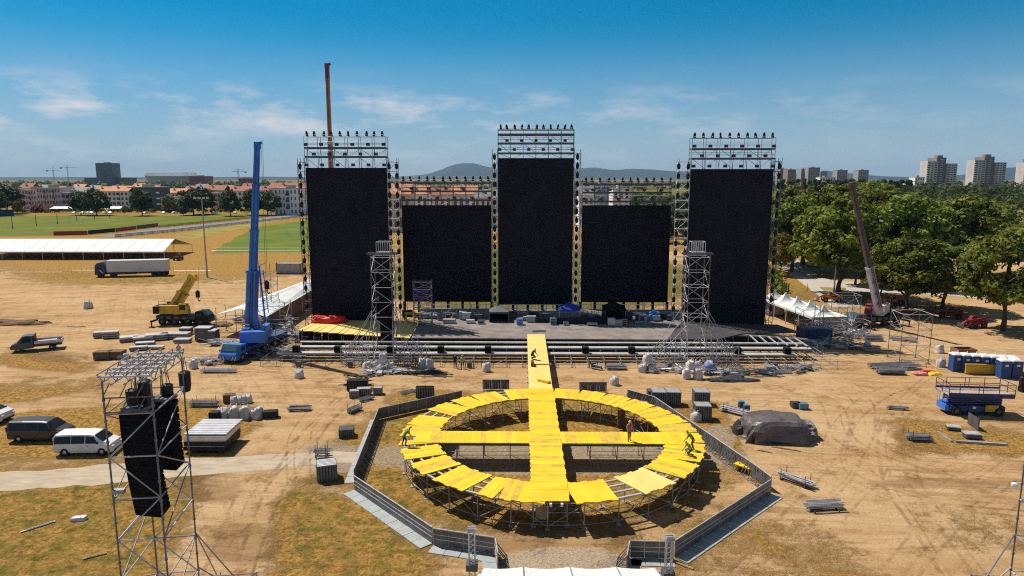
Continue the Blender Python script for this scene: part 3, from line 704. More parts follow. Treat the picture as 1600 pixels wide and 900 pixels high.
for lab, px, Y, rz, cl in (('slim scaffold tower with a flared base in front of the tall left screen', 603, 86, 0, True), ('slim scaffold tower with a flared base in front of the tall right screen', 1082, 86, 0, False)):
    p = at(px, 575, Y); zt = at(px, 396, Y).z
    tw = tower('scaffold_tower', lab, (p.x, Y, 0), 0, 2.57, 2.57, zt, 1.9, .05, True, 7.0, None, 4.2)
    cage(tw, .1, .6, zt + .15, 1.7, 1.4, 1.3)
    mb = MB(); mb.tube((0, 0, zt - 3), (0, 0, zt + .1), .04); mb.bar((-1.9, .3, zt), (1.9, .3, zt), .25, .25); mb.bar((-1.9, -.6, zt), (1.9, -.6, zt), .2, .2); mb.build('head_beam', STEELD, tw)
    if cl:
        mb = MB(); mb.bb(-.55, 1.2, -.2, -.1, 3.2, zt - 3.5); mb.build('hanging_drape', CLOTH, tw)
    for i in range(3):
        mb = MB()
        for sx in (-1, 1):
            for k in (0, 1): mb.tube((sx * (1.3 + i * 1.35), -1.3 + k * 2.6, 0), (sx * (1.3 + i * 1.35), -1.3 + k * 2.6, 4.4 - i * 1.1), .045, 5)
            for z in (1.0, 2.6): mb.tube((sx * (1.3 + i * 1.35), -1.3, z - .3 * i), (sx * (1.3 + i * 1.35), 1.3, z - .3 * i), .04, 4); mb.tube((sx * 1.3, -1.3, z), (sx * (1.3 + (i + 1) * 1.35), -1.3, z - .4), .04, 4)
            mb.tube((sx * (1.3 + i * 1.35), -1.3, .2), (sx * (1.3 + (i + 1) * 1.35), -1.3, 2.4), .04, 4); mb.tube((sx * (1.3 + (i + 1) * 1.35), -1.3, .2), (sx * (1.3 + i * 1.35), -1.3, 3), .04, 4)
        mb.build('base_bay', STEELL, tw)
# small shelf tower on the stage
p = at(661, 488, 99); tw = tower('scaffold_tower', 'small scaffold tower with purple sheeting on the stage in front of the low left screen', (p.x, 99, DK), 0, 2.6, 1.4, at(661, 437, 99).z - DK, 1.0, .045, False)
for z in (3.9, 4.9): mb = MB(); mb.bb(-1.25, .9, -.5, .5, z, z + .25); mb.build('purple_sheeting', PURP, tw)
# front-left delay tower
A = at(165, 590, 30)
FT = tower('scaffold_tower', 'tall lattice scaffold tower holding two black line arrays beside the white van', (-17.8, 32, 0), R_(7), 2.1, 4.0, 14.4, 2.07, .042, True, 4.7, None, 3.0, True, STEEL, ((1, -1), (1, 1)))
mb = MB()
for i in range(7): y = -2.1 + i * .7; mb.bar((-1.15, y, 14.62), (1.15, y, 14.62), .07, .09)
mb.build('roof_beams', STEELL, FT)
for i in range(5):
    mb = MB(); x = -1.1 + i * .55; mb.tube((x, -2.3, 14.78), (x, 2.3, 14.78), .035, 5); mb.tube((x, -2.3, 14.3), (x, 2.3, 14.3), .035, 5)
    for k in range(8): mb.tube((x, -2.3 + k * .575, 14.3 if k % 2 else 14.78), (x, -2.3 + (k + 1) * .575, 14.78 if k % 2 else 14.3), .03, 4)
    mb.build('lattice_beam', STEEL, FT)
for z in (13.6, 12.9):
    mb = MB(); mb.tube((-1.1, -2, z), (1.1, -2, z), .035, 5)
    for k in range(6): mb.tube((-1.1 + k * .37, -2, z), (-1.1 + (k + 1) * .37, -2, z + (.7 if k % 2 == 0 else 0)), .025, 4)
    mb.build('edge_truss', STEELD, FT)
mb = MB(); mb.box((-.75, -2.05, 9.1), (.5, .25, .2)); mb.build('winch_box', STEEL, FT)
FT2 = tower('scaffold_tower', 'scaffold tower with a small white camera at the right edge', (at(1578, 820, 34).x + 1.28, 32, 0), R_(-6), 2.1, 4.0, 14.4, 2.07, .042, True, 4.7, None, 2.0, False, STEEL, ((-1, 1),))
mb = MB(); mb.lathe([(.02, .14), (.14, .1), (.15, -.02), (.10, -.14), (.02, -.18)], (-1.42, 2.0, 7.4), 10); mb.tube((-1.42, 2, 7.53), (-1.05, 2, 7.55), .03); mb.build('dome_camera', [WHITEP], FT2)
# tilted line arrays
def line_array(label, top, n, wd, ht, tilt):
    root = T('line_array', label, 'loudspeaker array', top, R_(-10)); root['group'] = 'line arrays on the front tower'
    mb = MB(); mb.box((0, 0, .12), (wd * .8, .9, .16)); mb.tube((0, 0, .1), (0, 0, 1.7), .03); mb.tube((.4, .3, .1), (.1, .1, 1.7), .02); mb.tube((-.4, .3, .1), (-.1, .1, 1.7), .02); mb.build('flying_bar', STEELD, root)
    y = 0; z = 0; ang = tilt * .1
    pr = MB(); pr.hexa([(-wd / 2, -.42, -ht + .01), (wd / 2, -.42, -ht + .01), (wd * .42, .42, -ht + .05), (-wd * .42, .42, -ht + .05), (-wd / 2, -.42, 0), (wd / 2, -.42, 0), (wd * .42, .42, -.03), (-wd * .42, .42, -.03)])
    pr.box((-.03, -.425, -ht / 2), (.015, .012, ht * .9), 0, 1); pr.box((0, -.424, -ht + .02), (wd * .98, .01, .02), 0, 1)
    first = pr.build('speaker_cabinet', [CLOTH, BLACK], root); 
    for i in range(n):
        o = first if i == 0 else inst(first, parent=root)
        ang = R_(tilt * (i / n)); o.location = (0, y, z); o.rotation_euler = (ang, 0, 0)
        z -= ht * math.cos(ang); y += ht * math.sin(ang)
    return root
line_array('black line array hung nearest and lowest on the front scaffold tower', (at(216, 640, 30.9).x, 30.9, at(216, 640, 30.9).z), 14, 1.42, .385, 11)
line_array('black line array hung behind and higher on the front scaffold tower', (at(256, 625, 33.2).x, 33.2, at(256, 625, 33.2).z), 9, 1.15, .40, 6)
for i, (px, py, Y, l, lab) in enumerate(((226, 607, 31, .9, 'black chain hoist bag hung under the roof at the front of the tower'), (261, 610, 33.4, .7, 'small black hoist bag inside the tower roof'), (289, 595, 34.6, 1.1, 'large black hoist bag hung outside the rear of the tower'),
        (207, 620, 30.6, .8, 'black hoist motor hung low above the nearest line array'), (224, 628, 31.4, 1.2, 'tall black cable bundle above the nearest line array'), (232, 634, 32, 1.0, 'black hoist motor between the two line arrays'))):
    p = at(px, py, Y); root = T('chain_hoist', lab, 'hoist', p, .3 * i)
    mb = MB(); mb.lathe([(.15, l * .5), (.3, l * .42), (.29, -.2 * l), (.24, -.5 * l), (.1, -.55 * l)], (0, 0, 0), 8); mb.build('bag', BLACK, root)
    mb = MB(); mb.tube((0, 0, l * .4), (0, 0, 14.3 - p.z), .02); mb.tube((.15, 0, l * .4), (.05, 0, 14.3 - p.z), .015); mb.build('chain', STEELD, root)

# ------------------------------------------------------------------ yellow ring walkway
CX, CY = 3.25, 55.35
ring = T('ring_walkway', 'bright yellow round walkway crossed by a runway, on scaffolding inside the barriers', 'walkway', (CX, CY, 0), 0)
RI, RO = 9.55, 12.6
def pol(a, r): return (r * math.cos(R_(a)), r * math.sin(R_(a)))
secs = [(85, 47, 0), (47, 12, 0), (12, -10, 0), (-10, -29, 0), (-30, -44.5, 0), (-47.5, -63, 1), (-71, -86, 0), (-94, -110, 0), (-110.7, -117, 0), (-121, -136, 0), (-139.5, -151, 0), (-154, -165, 0), (-168, -172.5, 0),
        (183, 158, 0), (152, 139, 0), (137, 127, 0), (126, 112.5, 0), (109.5, 95, 0)]
for a0, a1, pale in secs:
    mb = MB(); n = max(2, round(abs(a0 - a1) * math.pi / 180 * 11.3 / .42)); sub = max(1, round(abs(a0 - a1) / 13))
    for i in range(n):
        a = a0 + (a1 - a0) * (i + .5) / n; g = int(i * sub / n); am = a0 + (a1 - a0) * (g + .5) / sub
        d = Vector(pol(am, 1)); t = Vector((-d.y, d.x)); c = Vector(pol(a, (RI + RO) / 2)); wq = .445 / max(.6, math.cos(R_(a - am))) * .52
        L = (RO - RI) / 2 + (.12 if i % 3 == 0 else 0)
        P = [c + d * L + t * wq, c - d * L + t * wq, c - d * L - t * wq, c + d * L - t * wq]
        z = DK + .012 * (i % 2) + random.uniform(0, .006)
        mb.prism([(p.x, p.y) for p in P], z - .07, z, random.choice((0, 0, 0, 1, 2)))
    mb.build('deck_section', [YELP, YELP, YELP] if pale else YELS, ring)
RU0 = 1.965 + YAW * -1
def axis_x(y): return 1.965 + .0147 * (y + CY) - CX
mb = MB(); y = -12.35; i = 0
while y < 12.3:
    xx = axis_x(y); y2 = y + .42; mb.bb(xx - 1.27 - .05 * (i % 2), xx + 1.27 + .05 * ((i // 2) % 2), y, y2 - .012, DK - .03, DK + .045 + .004 * (i % 3), random.choice((0, 0, 0, 1, 2))); y = y2; i += 1
mb.build('runway_deck', YELS, ring)
mb = MB(); y = 12.3; i = 0
while y < 36.9:
    xx = axis_x(y); y2 = y + .62; mb.bb(xx - 1.22, xx + 1.22, y, y2 - .01, DK - .03, DK + .04 + .003 * (i % 2)); y = y2; i += 1
mb.build('runway_deck', YELP, ring)
for x0, x1 in ((-11.3, axis_x(0) - 1.28), (axis_x(0) + 1.28, 11.6)):
    mb = MB(); x = x0; i = 0
    while x < x1 - .05:
        x2 = min(x + .42, x1); yy = -.95 - .0147 * x; mb.bb(x, x2 - .01, yy - 1.3, yy + 1.3, DK - .035, DK + .035 + .004 * (i % 3), random.choice((0, 0, 0, 2, 3))); x = x2; i += 1
    mb.bar((x0, -2.26 - .0147 * x0, DK - .12), (x1, -2.26 - .0147 * x1, DK - .12), .08, .16, 1)
    mb.build('cross_arm', [YEL, STEELD] + YELS[1:], ring)
for (a0, a1) in ((-29, -31), (-44.5, -48), (-62.5, -72), (-109.8, -111), (-116.5, -121.5), (-135.5, -140), (-150.5, -154.5), (-164.5, -178), (159, 151), (139.5, 136.5), (127.5, 125.5), (113, 109)):
    mb = MB()
    for r in (9.8, 10.6, 11.5, 12.35): p = Vector((*pol(a0, r), DK - .12)); q = Vector((*pol(a1, r), DK - .12)); mb.bar(p, q, .16, .1)
    mb.build('open_joists', STEELL, ring)
angs = [80 - i * 11.6 for i in range(31)]
for k, (a0, a1) in enumerate(zip(angs, angs[1:] + angs[:1])):
    if 82 < a0 % 360 < 98: continue
    mb = MB()
    for r in (9.75, 12.35):
        x, y = pol(a0, r); mb.tube((x, y, 0), (x, y, DK - .1), .04, 5); mb.box((x, y, .03), (.32, .32, .06)); X, Y = pol(a1, r)
        for z in ((.3, 1.2) if r > 10 else (.4,)): mb.tube((x, y, z), (X, Y, z), .03, 4)
        mb.tube((x, y, DK - .18), (X, Y, DK - .18), .04, 4)
        mb.tube((x, y, .2 if k % 2 else DK - .3), (X, Y, DK - .3 if k % 2 else .2), .03, 4)
    a, b = pol(a0, 9.75), pol(a0, 12.35)
    mb.tube((*a, .3), (*b, .3), .03, 4); mb.tube((*a, .3), (*b, DK - .2), .03, 4); mb.tube((*a, DK - .18), (*b, DK - .18), .04, 4)
    mb.build('scaffold_bay', STEEL, ring)
y = -11.9; k = 0
while y < 34:
    mb = MB(); x = axis_x(y); 
    for s in (-1, 1):
        mb.tube((x + s * 1.15, y, 0), (x + s * 1.15, y, DK - .05), .04, 5); mb.box((x + s * 1.15, y, .06), (.35, .35, .12))
        mb.tube((x + s * 1.15, y, .35), (x + s * 1.15, y + 2.07, 1.8 if k % 2 else .35), .03, 4); mb.tube((x + s * 1.15, y, 1.0), (x + s * 1.15, y + 2.07, 1.0), .03, 4)
        mb.tube((x + s * 1.15, y, DK - .15), (x + s * 1.15, y + 2.07, DK - .15), .04, 4)
    mb.tube((x - 1.15, y, .35), (x + 1.15, y, 1.8), .03, 4); mb.tube((x - 1.15, y, .35), (x + 1.15, y, .35), .03, 4); mb.build('scaffold_bay', STEEL, ring); y += 2.07; k += 1
for x in [-10 + 2.2 * i for i in range(10)]:
    if abs(x) < 1.6: continue
    mb = MB()
    for yy in (-2.1, .2): mb.tube((x, yy, 0), (x, yy, DK - .05), .04, 5); mb.tube((x, yy, 1), (x + 2.2, yy, 1), .03, 4); mb.tube((x, yy, .35), (x + 2.2, yy, .35), .03, 4)
    mb.tube((x, -2.1, .3), (x, .2, 1.7), .03, 4); mb.build('scaffold_bay', STEEL, ring)
mb = MB()
for s in (-.8, 0, .75): mb.bar((axis_x(-12) + s, -12.6, DK - .18), (axis_x(-12) + s, -9, DK - .18), .16, .2)
mb.build('nose_beams', WHITEP, ring)
mb = MB(); xx = axis_x(-11.6); mb.bb(xx - 1.0, xx - .1, -11.9, -11.85, .5, 1.5); mb.build('ply_sheet', WOOD, ring)
mb = MB(); x, y = pol(42, 9.5); mb.box((x, y, 1.1), (.8, .1, 1.7), R_(20)); mb.build('brown_panel', WOODB, ring)

# ------------------------------------------------------------------ crowd barriers
def barrier(label, p0, p1, plate=0, brace=0, h=1.2, back=False):
    a = gp(*p0); b = gp(*p1); d = b - a; L = d.length; d.normalize(); nrm = Vector((-d.y, d.x, 0))
    if (nrm.dot(Vector((CX, CY, 0)) - (a + b) / 2)) < 0: nrm = -nrm        # towards the ring
    root = T('crowd_barrier', label, 'barrier', (a + b) / 2, 0, 'barriers round the yellow ring')
    n = max(1, round(L / 1.05)); o0 = (a + b) / 2
    for i in range(n):
        s = a + d * L * i / n - o0; e = a + d * L * (i + 1) / n - o0; s = s + d * .02; e = e - d * .02
        mb = MB(); off = Vector((0, 0, 0))
        P = [s - nrm * .03, e - nrm * .03, e + nrm * .03, s + nrm * .03]
        mb.hexa([p + Vector((0, 0, .08)) for p in P] + [p + Vector((0, 0, h - .06)) for p in P], 0)
        mb.tube(s + Vector((0, 0, h - .02)), e + Vector((0, 0, h - .02)), .045, 6, 1); mb.tube(s, s + Vector((0, 0, h)), .035, 5, 1)
        for q in (.5, .8): mb.bar(s - nrm * .04 + Vector((0, 0, q)), e - nrm * .04 + Vector((0, 0, q)), .02, .05, 1)
        pn = mb.build('barrier_panel', [BARR, STEELL], root)
        if plate:
            mb = MB(); o = -nrm * plate
            Q = [s, e, e + o, s + o]; zt = .05 + .008 * (i % 2)
            mb.hexa([p + Vector((0, 0, 0)) for p in Q] + [p + Vector((0, 0, zt)) for p in Q]); mb.build('foot_plate', BARP, root)
        if brace:
            mb = MB(); t = nrm * brace
            for q in (s + d * .15, e - d * .15): mb.tube(q + Vector((0, 0, h - .15)), q + t + Vector((0, 0, .05)), .035, 5); mb.tube(q + Vector((0, 0, .08)), q + t + Vector((0, 0, .08)), .03, 4)
            mb.tube(s + t + Vector((0, 0, .05)), e + t + Vector((0, 0, .05)), .03, 4)
            mb.build('brace', BARR, root)
    return root
barrier('grey barrier run behind the ring on its far left side', (722, 627), (592, 656), 0, 0)
barrier('grey barrier run down the left side of the ring with braces inside', (592, 656), (554, 755), .8, .8)
barrier('long grey barrier run at lower left of the ring with a pale foot strip', (554, 766), (676, 850), .95, 0)
barrier('short grey barrier run beside the left truss mast', (677, 852), (773, 867), .95, 0)
barrier('tiny barrier return beside the bottom white roof on its left corner', (774, 868), (778, 892), .9, .7)
barrier('short grey barrier run at the back right of the ring', (980, 625), (1022, 637), 0, 1.0)
barrier('long grey barrier run down the right side of the ring past the stacked cages', (1022, 637), (1181, 750), 0, .65)
barrier('tiny barrier return at the right corner of the ring enclosure', (1181, 750), (1204, 768), 0, .6)
barrier('long grey barrier run at lower right of the ring with a pale foot strip', (1204, 772), (1054, 872), .95, 0)
barrier('short grey barrier run beside the right truss mast', (1052, 874), (984, 872), .9, 0)
barrier('tiny barrier return beside the bottom white roof on its right corner', (983, 873), (979, 896), .8, .7)
barrier('lone barrier piece behind the ring on the left of the runway', (754, 609), (796, 609), 0, 1.0)
barrier('lone barrier piece behind the ring on the right of the runway', (905, 613), (948, 613), 0, 1.0)

# front truss masts and white front roof
for lab, px, py in (('square aluminium truss mast at the left of the bottom white roof', 737, 830), ('square aluminium truss mast at the right of the bottom white roof', 1046, 843)):
    p = at(px, py, 32.6); root = T('truss_mast', lab, 'truss mast', (p.x, 32.6, 0)); zt = p.z
    for sx in (-.15, .15):
        for sy in (-.15, .15): mb = MB(); mb.tube((sx, sy, 0), (sx, sy, zt), .03, 6); mb.build('chord', STEELL, root)
    z = .2; mb = MB(); k = 0
    while z < zt - .3:
        for a, b in (((-.15, -.15), (.15, -.15)), ((.15, -.15), (.15, .15)), ((.15, .15), (-.15, .15)), ((-.15, .15), (-.15, -.15))):
            mb.tube((*a, z), (*b, z + .3), .014, 4)
        z += .3
    mb.build('lacing', STEELL, root)
    mb = MB(); mb.box((0, 0, zt + .1), (.42, .5, .12)); mb.tube((-.2, -.2, zt + .2), (.2, -.2, zt + .2), .07); mb.tube((-.2, .1, zt + .16), (.2, .1, zt + .16), .05); mb.build('head_block', STEEL, root)
    mb = MB(); mb.box((0, 0, zt - 1.9), (.6, .6, .35)); mb.build('sleeve_block', STEELD, root)
pL = at(745, 886, 31.5); pR = at(1035, 892, 31.5)
roof = T('canopy_roof', 'white fabric roof at the bottom edge between the two truss masts', 'roof', ((pL.x + pR.x) / 2, 28, 0))
mb = MB(); N = 4; wd = pR.x - pL.x
secs_ = []
for i in range(N * 6 + 1):
    t = i / (N * 6); x = -wd / 2 + wd * t; sag = .10 * abs(math.sin(t * N * math.pi)); ed = .5 * (max(0, .03 - min(t, 1 - t)) / .03)
    secs_.append([(x, 3.5, pL.z - sag - ed), (x, 0, pL.z + 1.0 - sag * .6 - ed), (x, -4, pL.z + 1.0 - sag - ed), (x, -8, pL.z - ed), (x, -8, pL.z - .12 - ed), (x, 3.5, pL.z - .12 - ed)])
mb.loft(secs_); mb.build('fabric', TENTW, roof, smooth=False)
for i in range(1, N):
    x = -wd / 2 + wd * i / N; mb = MB(); mb.path([(x, 3.5, pL.z + .03), (x, 0, pL.z + 1.03), (x, -4, pL.z + 1.03)], .035); mb.build('roof_rib', STEEL, roof)
for x in (-wd / 2 + .2, wd / 2 - .2):
    for y in (3.3, -7.5): mb = MB(); mb.tube((x, y, 0), (x, y, pL.z - .1), .06); mb.build('leg', STEEL, roof)

# ------------------------------------------------------------------ vehicles
def wheel(parent, x, y, r=.36, wd=.24, rim=STEELL):
    mb = MB(); mb.lathe([(r * .62, -wd / 2), (r * .94, -wd / 2), (r, -wd * .3), (r, wd * .3), (r * .94, wd / 2), (r * .62, wd / 2)], (0, 0, 0), 16, 0, 'y')
    t = mb.build('wheel', RUBBER, parent); t.location = (x, y, r)
    mb = MB(); mb.lathe([(r * .2, -wd / 2 - .012), (r * .58, -wd / 2 + .01), (r * .6, wd / 2 - .01), (r * .2, wd / 2 + .012)], (0, 0, 0), 12, 0, 'y'); mb.build('rim', rim, t)
    return t
def van(label, loc, rz, paint, L=5.2, hh=1.92, grp=None):
    root = T('parked_van', label, 'van', loc, rz); wb, wr = .98, .80   # belt / roof half width
    st = [(-L / 2, .42, .98, 1.0, .86), (-L / 2 + .04, .3, 1.05, hh - .2, .93), (-L / 2 + .22, .28, 1.06, hh - .03, .97), (-1.2, .26, 1.06, hh, 1), (.55, .26, 1.06, hh - .02, 1), (.98, .26, 1.05, hh - .1, 1), (1.72, .26, 1.04, 1.22, 1.0), (2.28, .27, .94, 1.0, .97), (L / 2 - .08, .3, .72, .78, .86), (L / 2, .36, .6, .62, .78)]
    secs = []
    for x, zb, zm, zt, k in st:
        w, u = wb * k, (wr if zt > 1.3 else .86) * k
        secs.append([(x, -w * .94, zb), (x, -w, zb + .2), (x, -w, zm), (x, -u, zt - .07 * (zt > 1.3)), (x, -u * .8, zt), (x, u * .8, zt), (x, u, zt - .07 * (zt > 1.3)), (x, w, zm), (x, w, zb + .2), (x, w * .94, zb)])
    mb = MB(); mb.loft(secs); mb.build('body', paint, root, bevel=.02)
    def side(x0, x1, s, inset=.03):
        def P(x, t):
            zt = np.interp(x, [q[0] for q in st], [q[3] for q in st]); y = wb + (wr - wb) * t; return (x, s * (y + .006), 1.09 + (zt - .1 - 1.09) * t)
        return [P(x0, .04), P(x1, .04), P(x1 - (.35 if x1 > .9 else 0), .9), P(x0, .9)]
    for s in (-1, 1):
        for x0, x1 in ((-2.3, -.95), (-.9, .2), (.28, 1.3)):
            mb = MB(); q = side(x0, x1, s); mb.hexa([q[0], q[1], q[2], q[3]] + [(p[0], p[1] + s * .008, p[2]) for p in q]); mb.build('side_window', GLASS, root)
        mb = MB(); mb.bb(1.2, 1.36, s * .99 - .08, s * .99 + .08 + s * .1, 1.08, 1.28); mb.build('wing_mirror', paint if s > 0 else BLACK, root)
        mb = MB(); mb.bb(.3, .5, s * .985, s * 1.0, .88, .93); mb.build('door_handle', BLACK, root)
        mb = MB(); mb.hexa([(2.3, s * .62, .72), (2.5, s * .5, .66), (2.46, s * .80, .66), (2.2, s * .93, .72), (2.3, s * .62, .90), (2.5, s * .5, .80), (2.46, s * .80, .80), (2.2, s * .95, .92)]); mb.build('headlight', pm('headlamp glass', (.6, .62, .65), .15, 0, .1), root)
        mb = MB(); mb.bb(-L / 2 - .012, -L / 2 + .06, s * .84 - .08, s * .84 + .08, .98, 1.42); mb.build('tail_light', RED, root)
        wheel(root, -1.52, s * .86); wheel(root, 1.55, s * .86)
        mb = MB(); mb.lathe([(.44, -.02), (.44, .02)], (-1.52, s * .93, .38), 14, 0, 'y'); mb.lathe([(.44, -.02), (.44, .02)], (1.55, s * .93, .38), 14, 0, 'y'); mb.build('wheel_arch', BLACK, root)
    mb = MB(); mb.hexa([(1.66, -.86, 1.24), (1.66, .86, 1.24), (1.0, .72, hh - .13), (1.0, -.72, hh - .13), (1.70, -.86, 1.26), (1.70, .86, 1.26), (1.04, .72, hh - .11), (1.04, -.72, hh - .11)]); mb.build('windscreen', GLASS, root)
    mb = MB(); mb.bb(L / 2 - .1, L / 2 + .015, -.72, .72, .3, .48); mb.build('bumper', BLACK, root)
    return root
pg = gp(131, 711.5); vg = gp(58, 690.5)
WV = pm('white van paint', (.74, .74, .76), .3, 0, .05); GV = pm('grey van paint', (.075, .068, .066), .3, .2, .1)
van('white passenger van parked on dry grass beside the lattice scaffold tower', (pg.x, pg.y + .8, 0), R_(3), WV, 4.95)
van('dark grey passenger van parked behind the white van', (vg.x, vg.y + .8, 0), R_(2), GV)
pw = gp(-4, 661); van('white car partly cut off by the left edge behind the grey van', (pw.x - 1.6, pw.y + .6, 0), R_(-4), WV, 4.8, 1.6)
# flatbed pickup
def flatbed(label, loc, rz):
    r = T('flatbed_truck', label, 'truck', loc, rz); dk = pm('slate cab paint', (.10, .11, .13), .35, .1, .1)
    mb = MB(); secs = []
    for x, zb, zm, zt in ((.2, .45, 1.2, 2.1), (.9, .4, 1.2, 2.2), (1.4, .4, 1.2, 2.12), (2.05, .4, 1.2, 1.3), (2.7, .42, .95, 1.05), (2.85, .5, .7, .75)):
        u = .98 if zt < 1.4 else .8; secs.append([(x, -.98, zb), (x, -1.0, zm), (x, -u, zt), (x, u, zt), (x, 1.0, zm), (x, .98, zb)])
    mb.loft(secs); mb.build('cab', dk, r, bevel=.03)
    mb = MB(); mb.hexa([(2.0, -.86, 1.32), (2.0, .86, 1.32), (1.42, .72, 2.06), (1.42, -.72, 2.06), (2.05, -.86, 1.34), (2.05, .86, 1.34), (1.47, .72, 2.08), (1.47, -.72, 2.08)]); mb.build('windscreen', pm('sunlit windscreen', (.10, .14, .16), .15, 0, .2), r)
    for s in (-1, 1):
        mb = MB(); mb.hexa([(.45, s * .985, 1.25), (1.7, s * .985, 1.25), (1.3, s * .84, 2.0), (.45, s * .84, 2.0), (.45, s * 1.0, 1.25), (1.7, s * 1.0, 1.25), (1.3, s * .855, 2.0), (.45, s * .855, 2.0)]); mb.build('side_window', GLASS, r)
        mb = MB(); mb.bb(2.72, 2.84, s * .72 - .2, s * .72 + .2, .78, .95); mb.build('headlight', WHITEP, r)
        wheel(r, 1.95, s * .85); wheel(r, -1.9, s * .85)
        mb = MB(); mb.bb(-3.1, .05, s * 1.06 - .03, s * 1.06 + .03, 1.0, 1.4); mb.build('drop_side', STEELL, r)
    mb = MB(); mb.bb(-3.1, .05, -1.05, 1.05, .85, 1.0); mb.bb(-3.0, .3, -.4, .4, .5, .85); mb.build('load_bed', STEELD, r)
    mb = MB(); mb.bb(-3.13, -3.08, -1.03, 1.03, 1.0, 1.38); mb.build('tailgate', STEELL, r)
    mb = MB(); mb.bb(.06, .14, -1.0, 1.0, 1.0, 2.2); mb.build('headboard', BLACK, r)
    mb = MB(); mb.box((-1.4, .2, 1.15), (2.2, .9, .28), .2); mb.build('loaded_planks', STEEL, r)
p = gp(50, 549); flatbed('dark flatbed pickup truck standing alone on the bare dirt at left', (p.x, p.y + 1.0, 0), R_(205))
# articulated lorry
a = gp(152, 432.5); b = gp(262, 430); r = T('articulated_lorry', 'articulated lorry with dark blue cab and long white box trailer below the open white tent', 'lorry', ((a.x + b.x) / 2, a.y + 1.5, 0), math.atan2(a.y - b.y, a.x - b.x))
NAVY = pm('navy cab paint', (.022, .05, .14), .35, 0, .15)
mb = MB(); mb.loft([[(x, -1.2, .6), (x, -1.2, zt - .2), (x, -1.0, zt), (x, 1.0, zt), (x, 1.2, zt - .2), (x, 1.2, .6)] for x, zt in ((5.7, 3.6), (6.2, 3.7), (7.5, 3.4), (7.9, 2.9), (8.05, 1.2))]); mb.build('cab', NAVY, r, bevel=.05)
mb = MB(); mb.hexa([(7.93, -1.05, 1.75), (7.93, 1.05, 1.75), (7.80, 1.0, 2.85), (7.80, -1.0, 2.85), (8.02, -1.05, 1.75), (8.02, 1.05, 1.75), (7.93, 1.0, 2.85), (7.93, -1.0, 2.85)]); mb.build('windscreen', GLASS, r)
for s in (-1, 1):
    mb = MB(); mb.bb(6.7, 7.55, s * 1.2 - .015, s * 1.2 + .015, 1.8, 2.6); mb.build('side_window', GLASS, r)
    mb = MB(); mb.hexa([(6.0, s * 1.21, 1.0), (6.3, s * 1.21, 1.0), (7.0, s * 1.21, 1.7), (6.7, s * 1.21, 1.7), (6.0, s * 1.22, 1.0), (6.3, s * 1.22, 1.0), (7.0, s * 1.22, 1.7), (6.7, s * 1.22, 1.7)]); mb.build('cab_stripe', WHITEP, r)
    for x in (7.0, 4.2, -5.0, -6.3, -7.4): wheel(r, x, s * 1.05, .5, .34, STEELD)
mb = MB(); mb.bb(-8.2, 5.3, -1.26, 1.26, 1.15, 3.95); mb.build('trailer_box', pm('white trailer side', (.66, .64, .68), .45, 0, .07, .4), r, bevel=.03)
mb = MB(); mb.bb(-8.1, 6.9, -.5, .5, .6, 1.14); mb.bb(-1, 3, -1.2, 1.2, .55, .95); mb.build('chassis', STEELD, r)
mb = MB(); mb.bb(-8.24, -8.2, -1.2, 1.2, 1.2, 3.9); mb.build('rear_doors', STEELL, r)
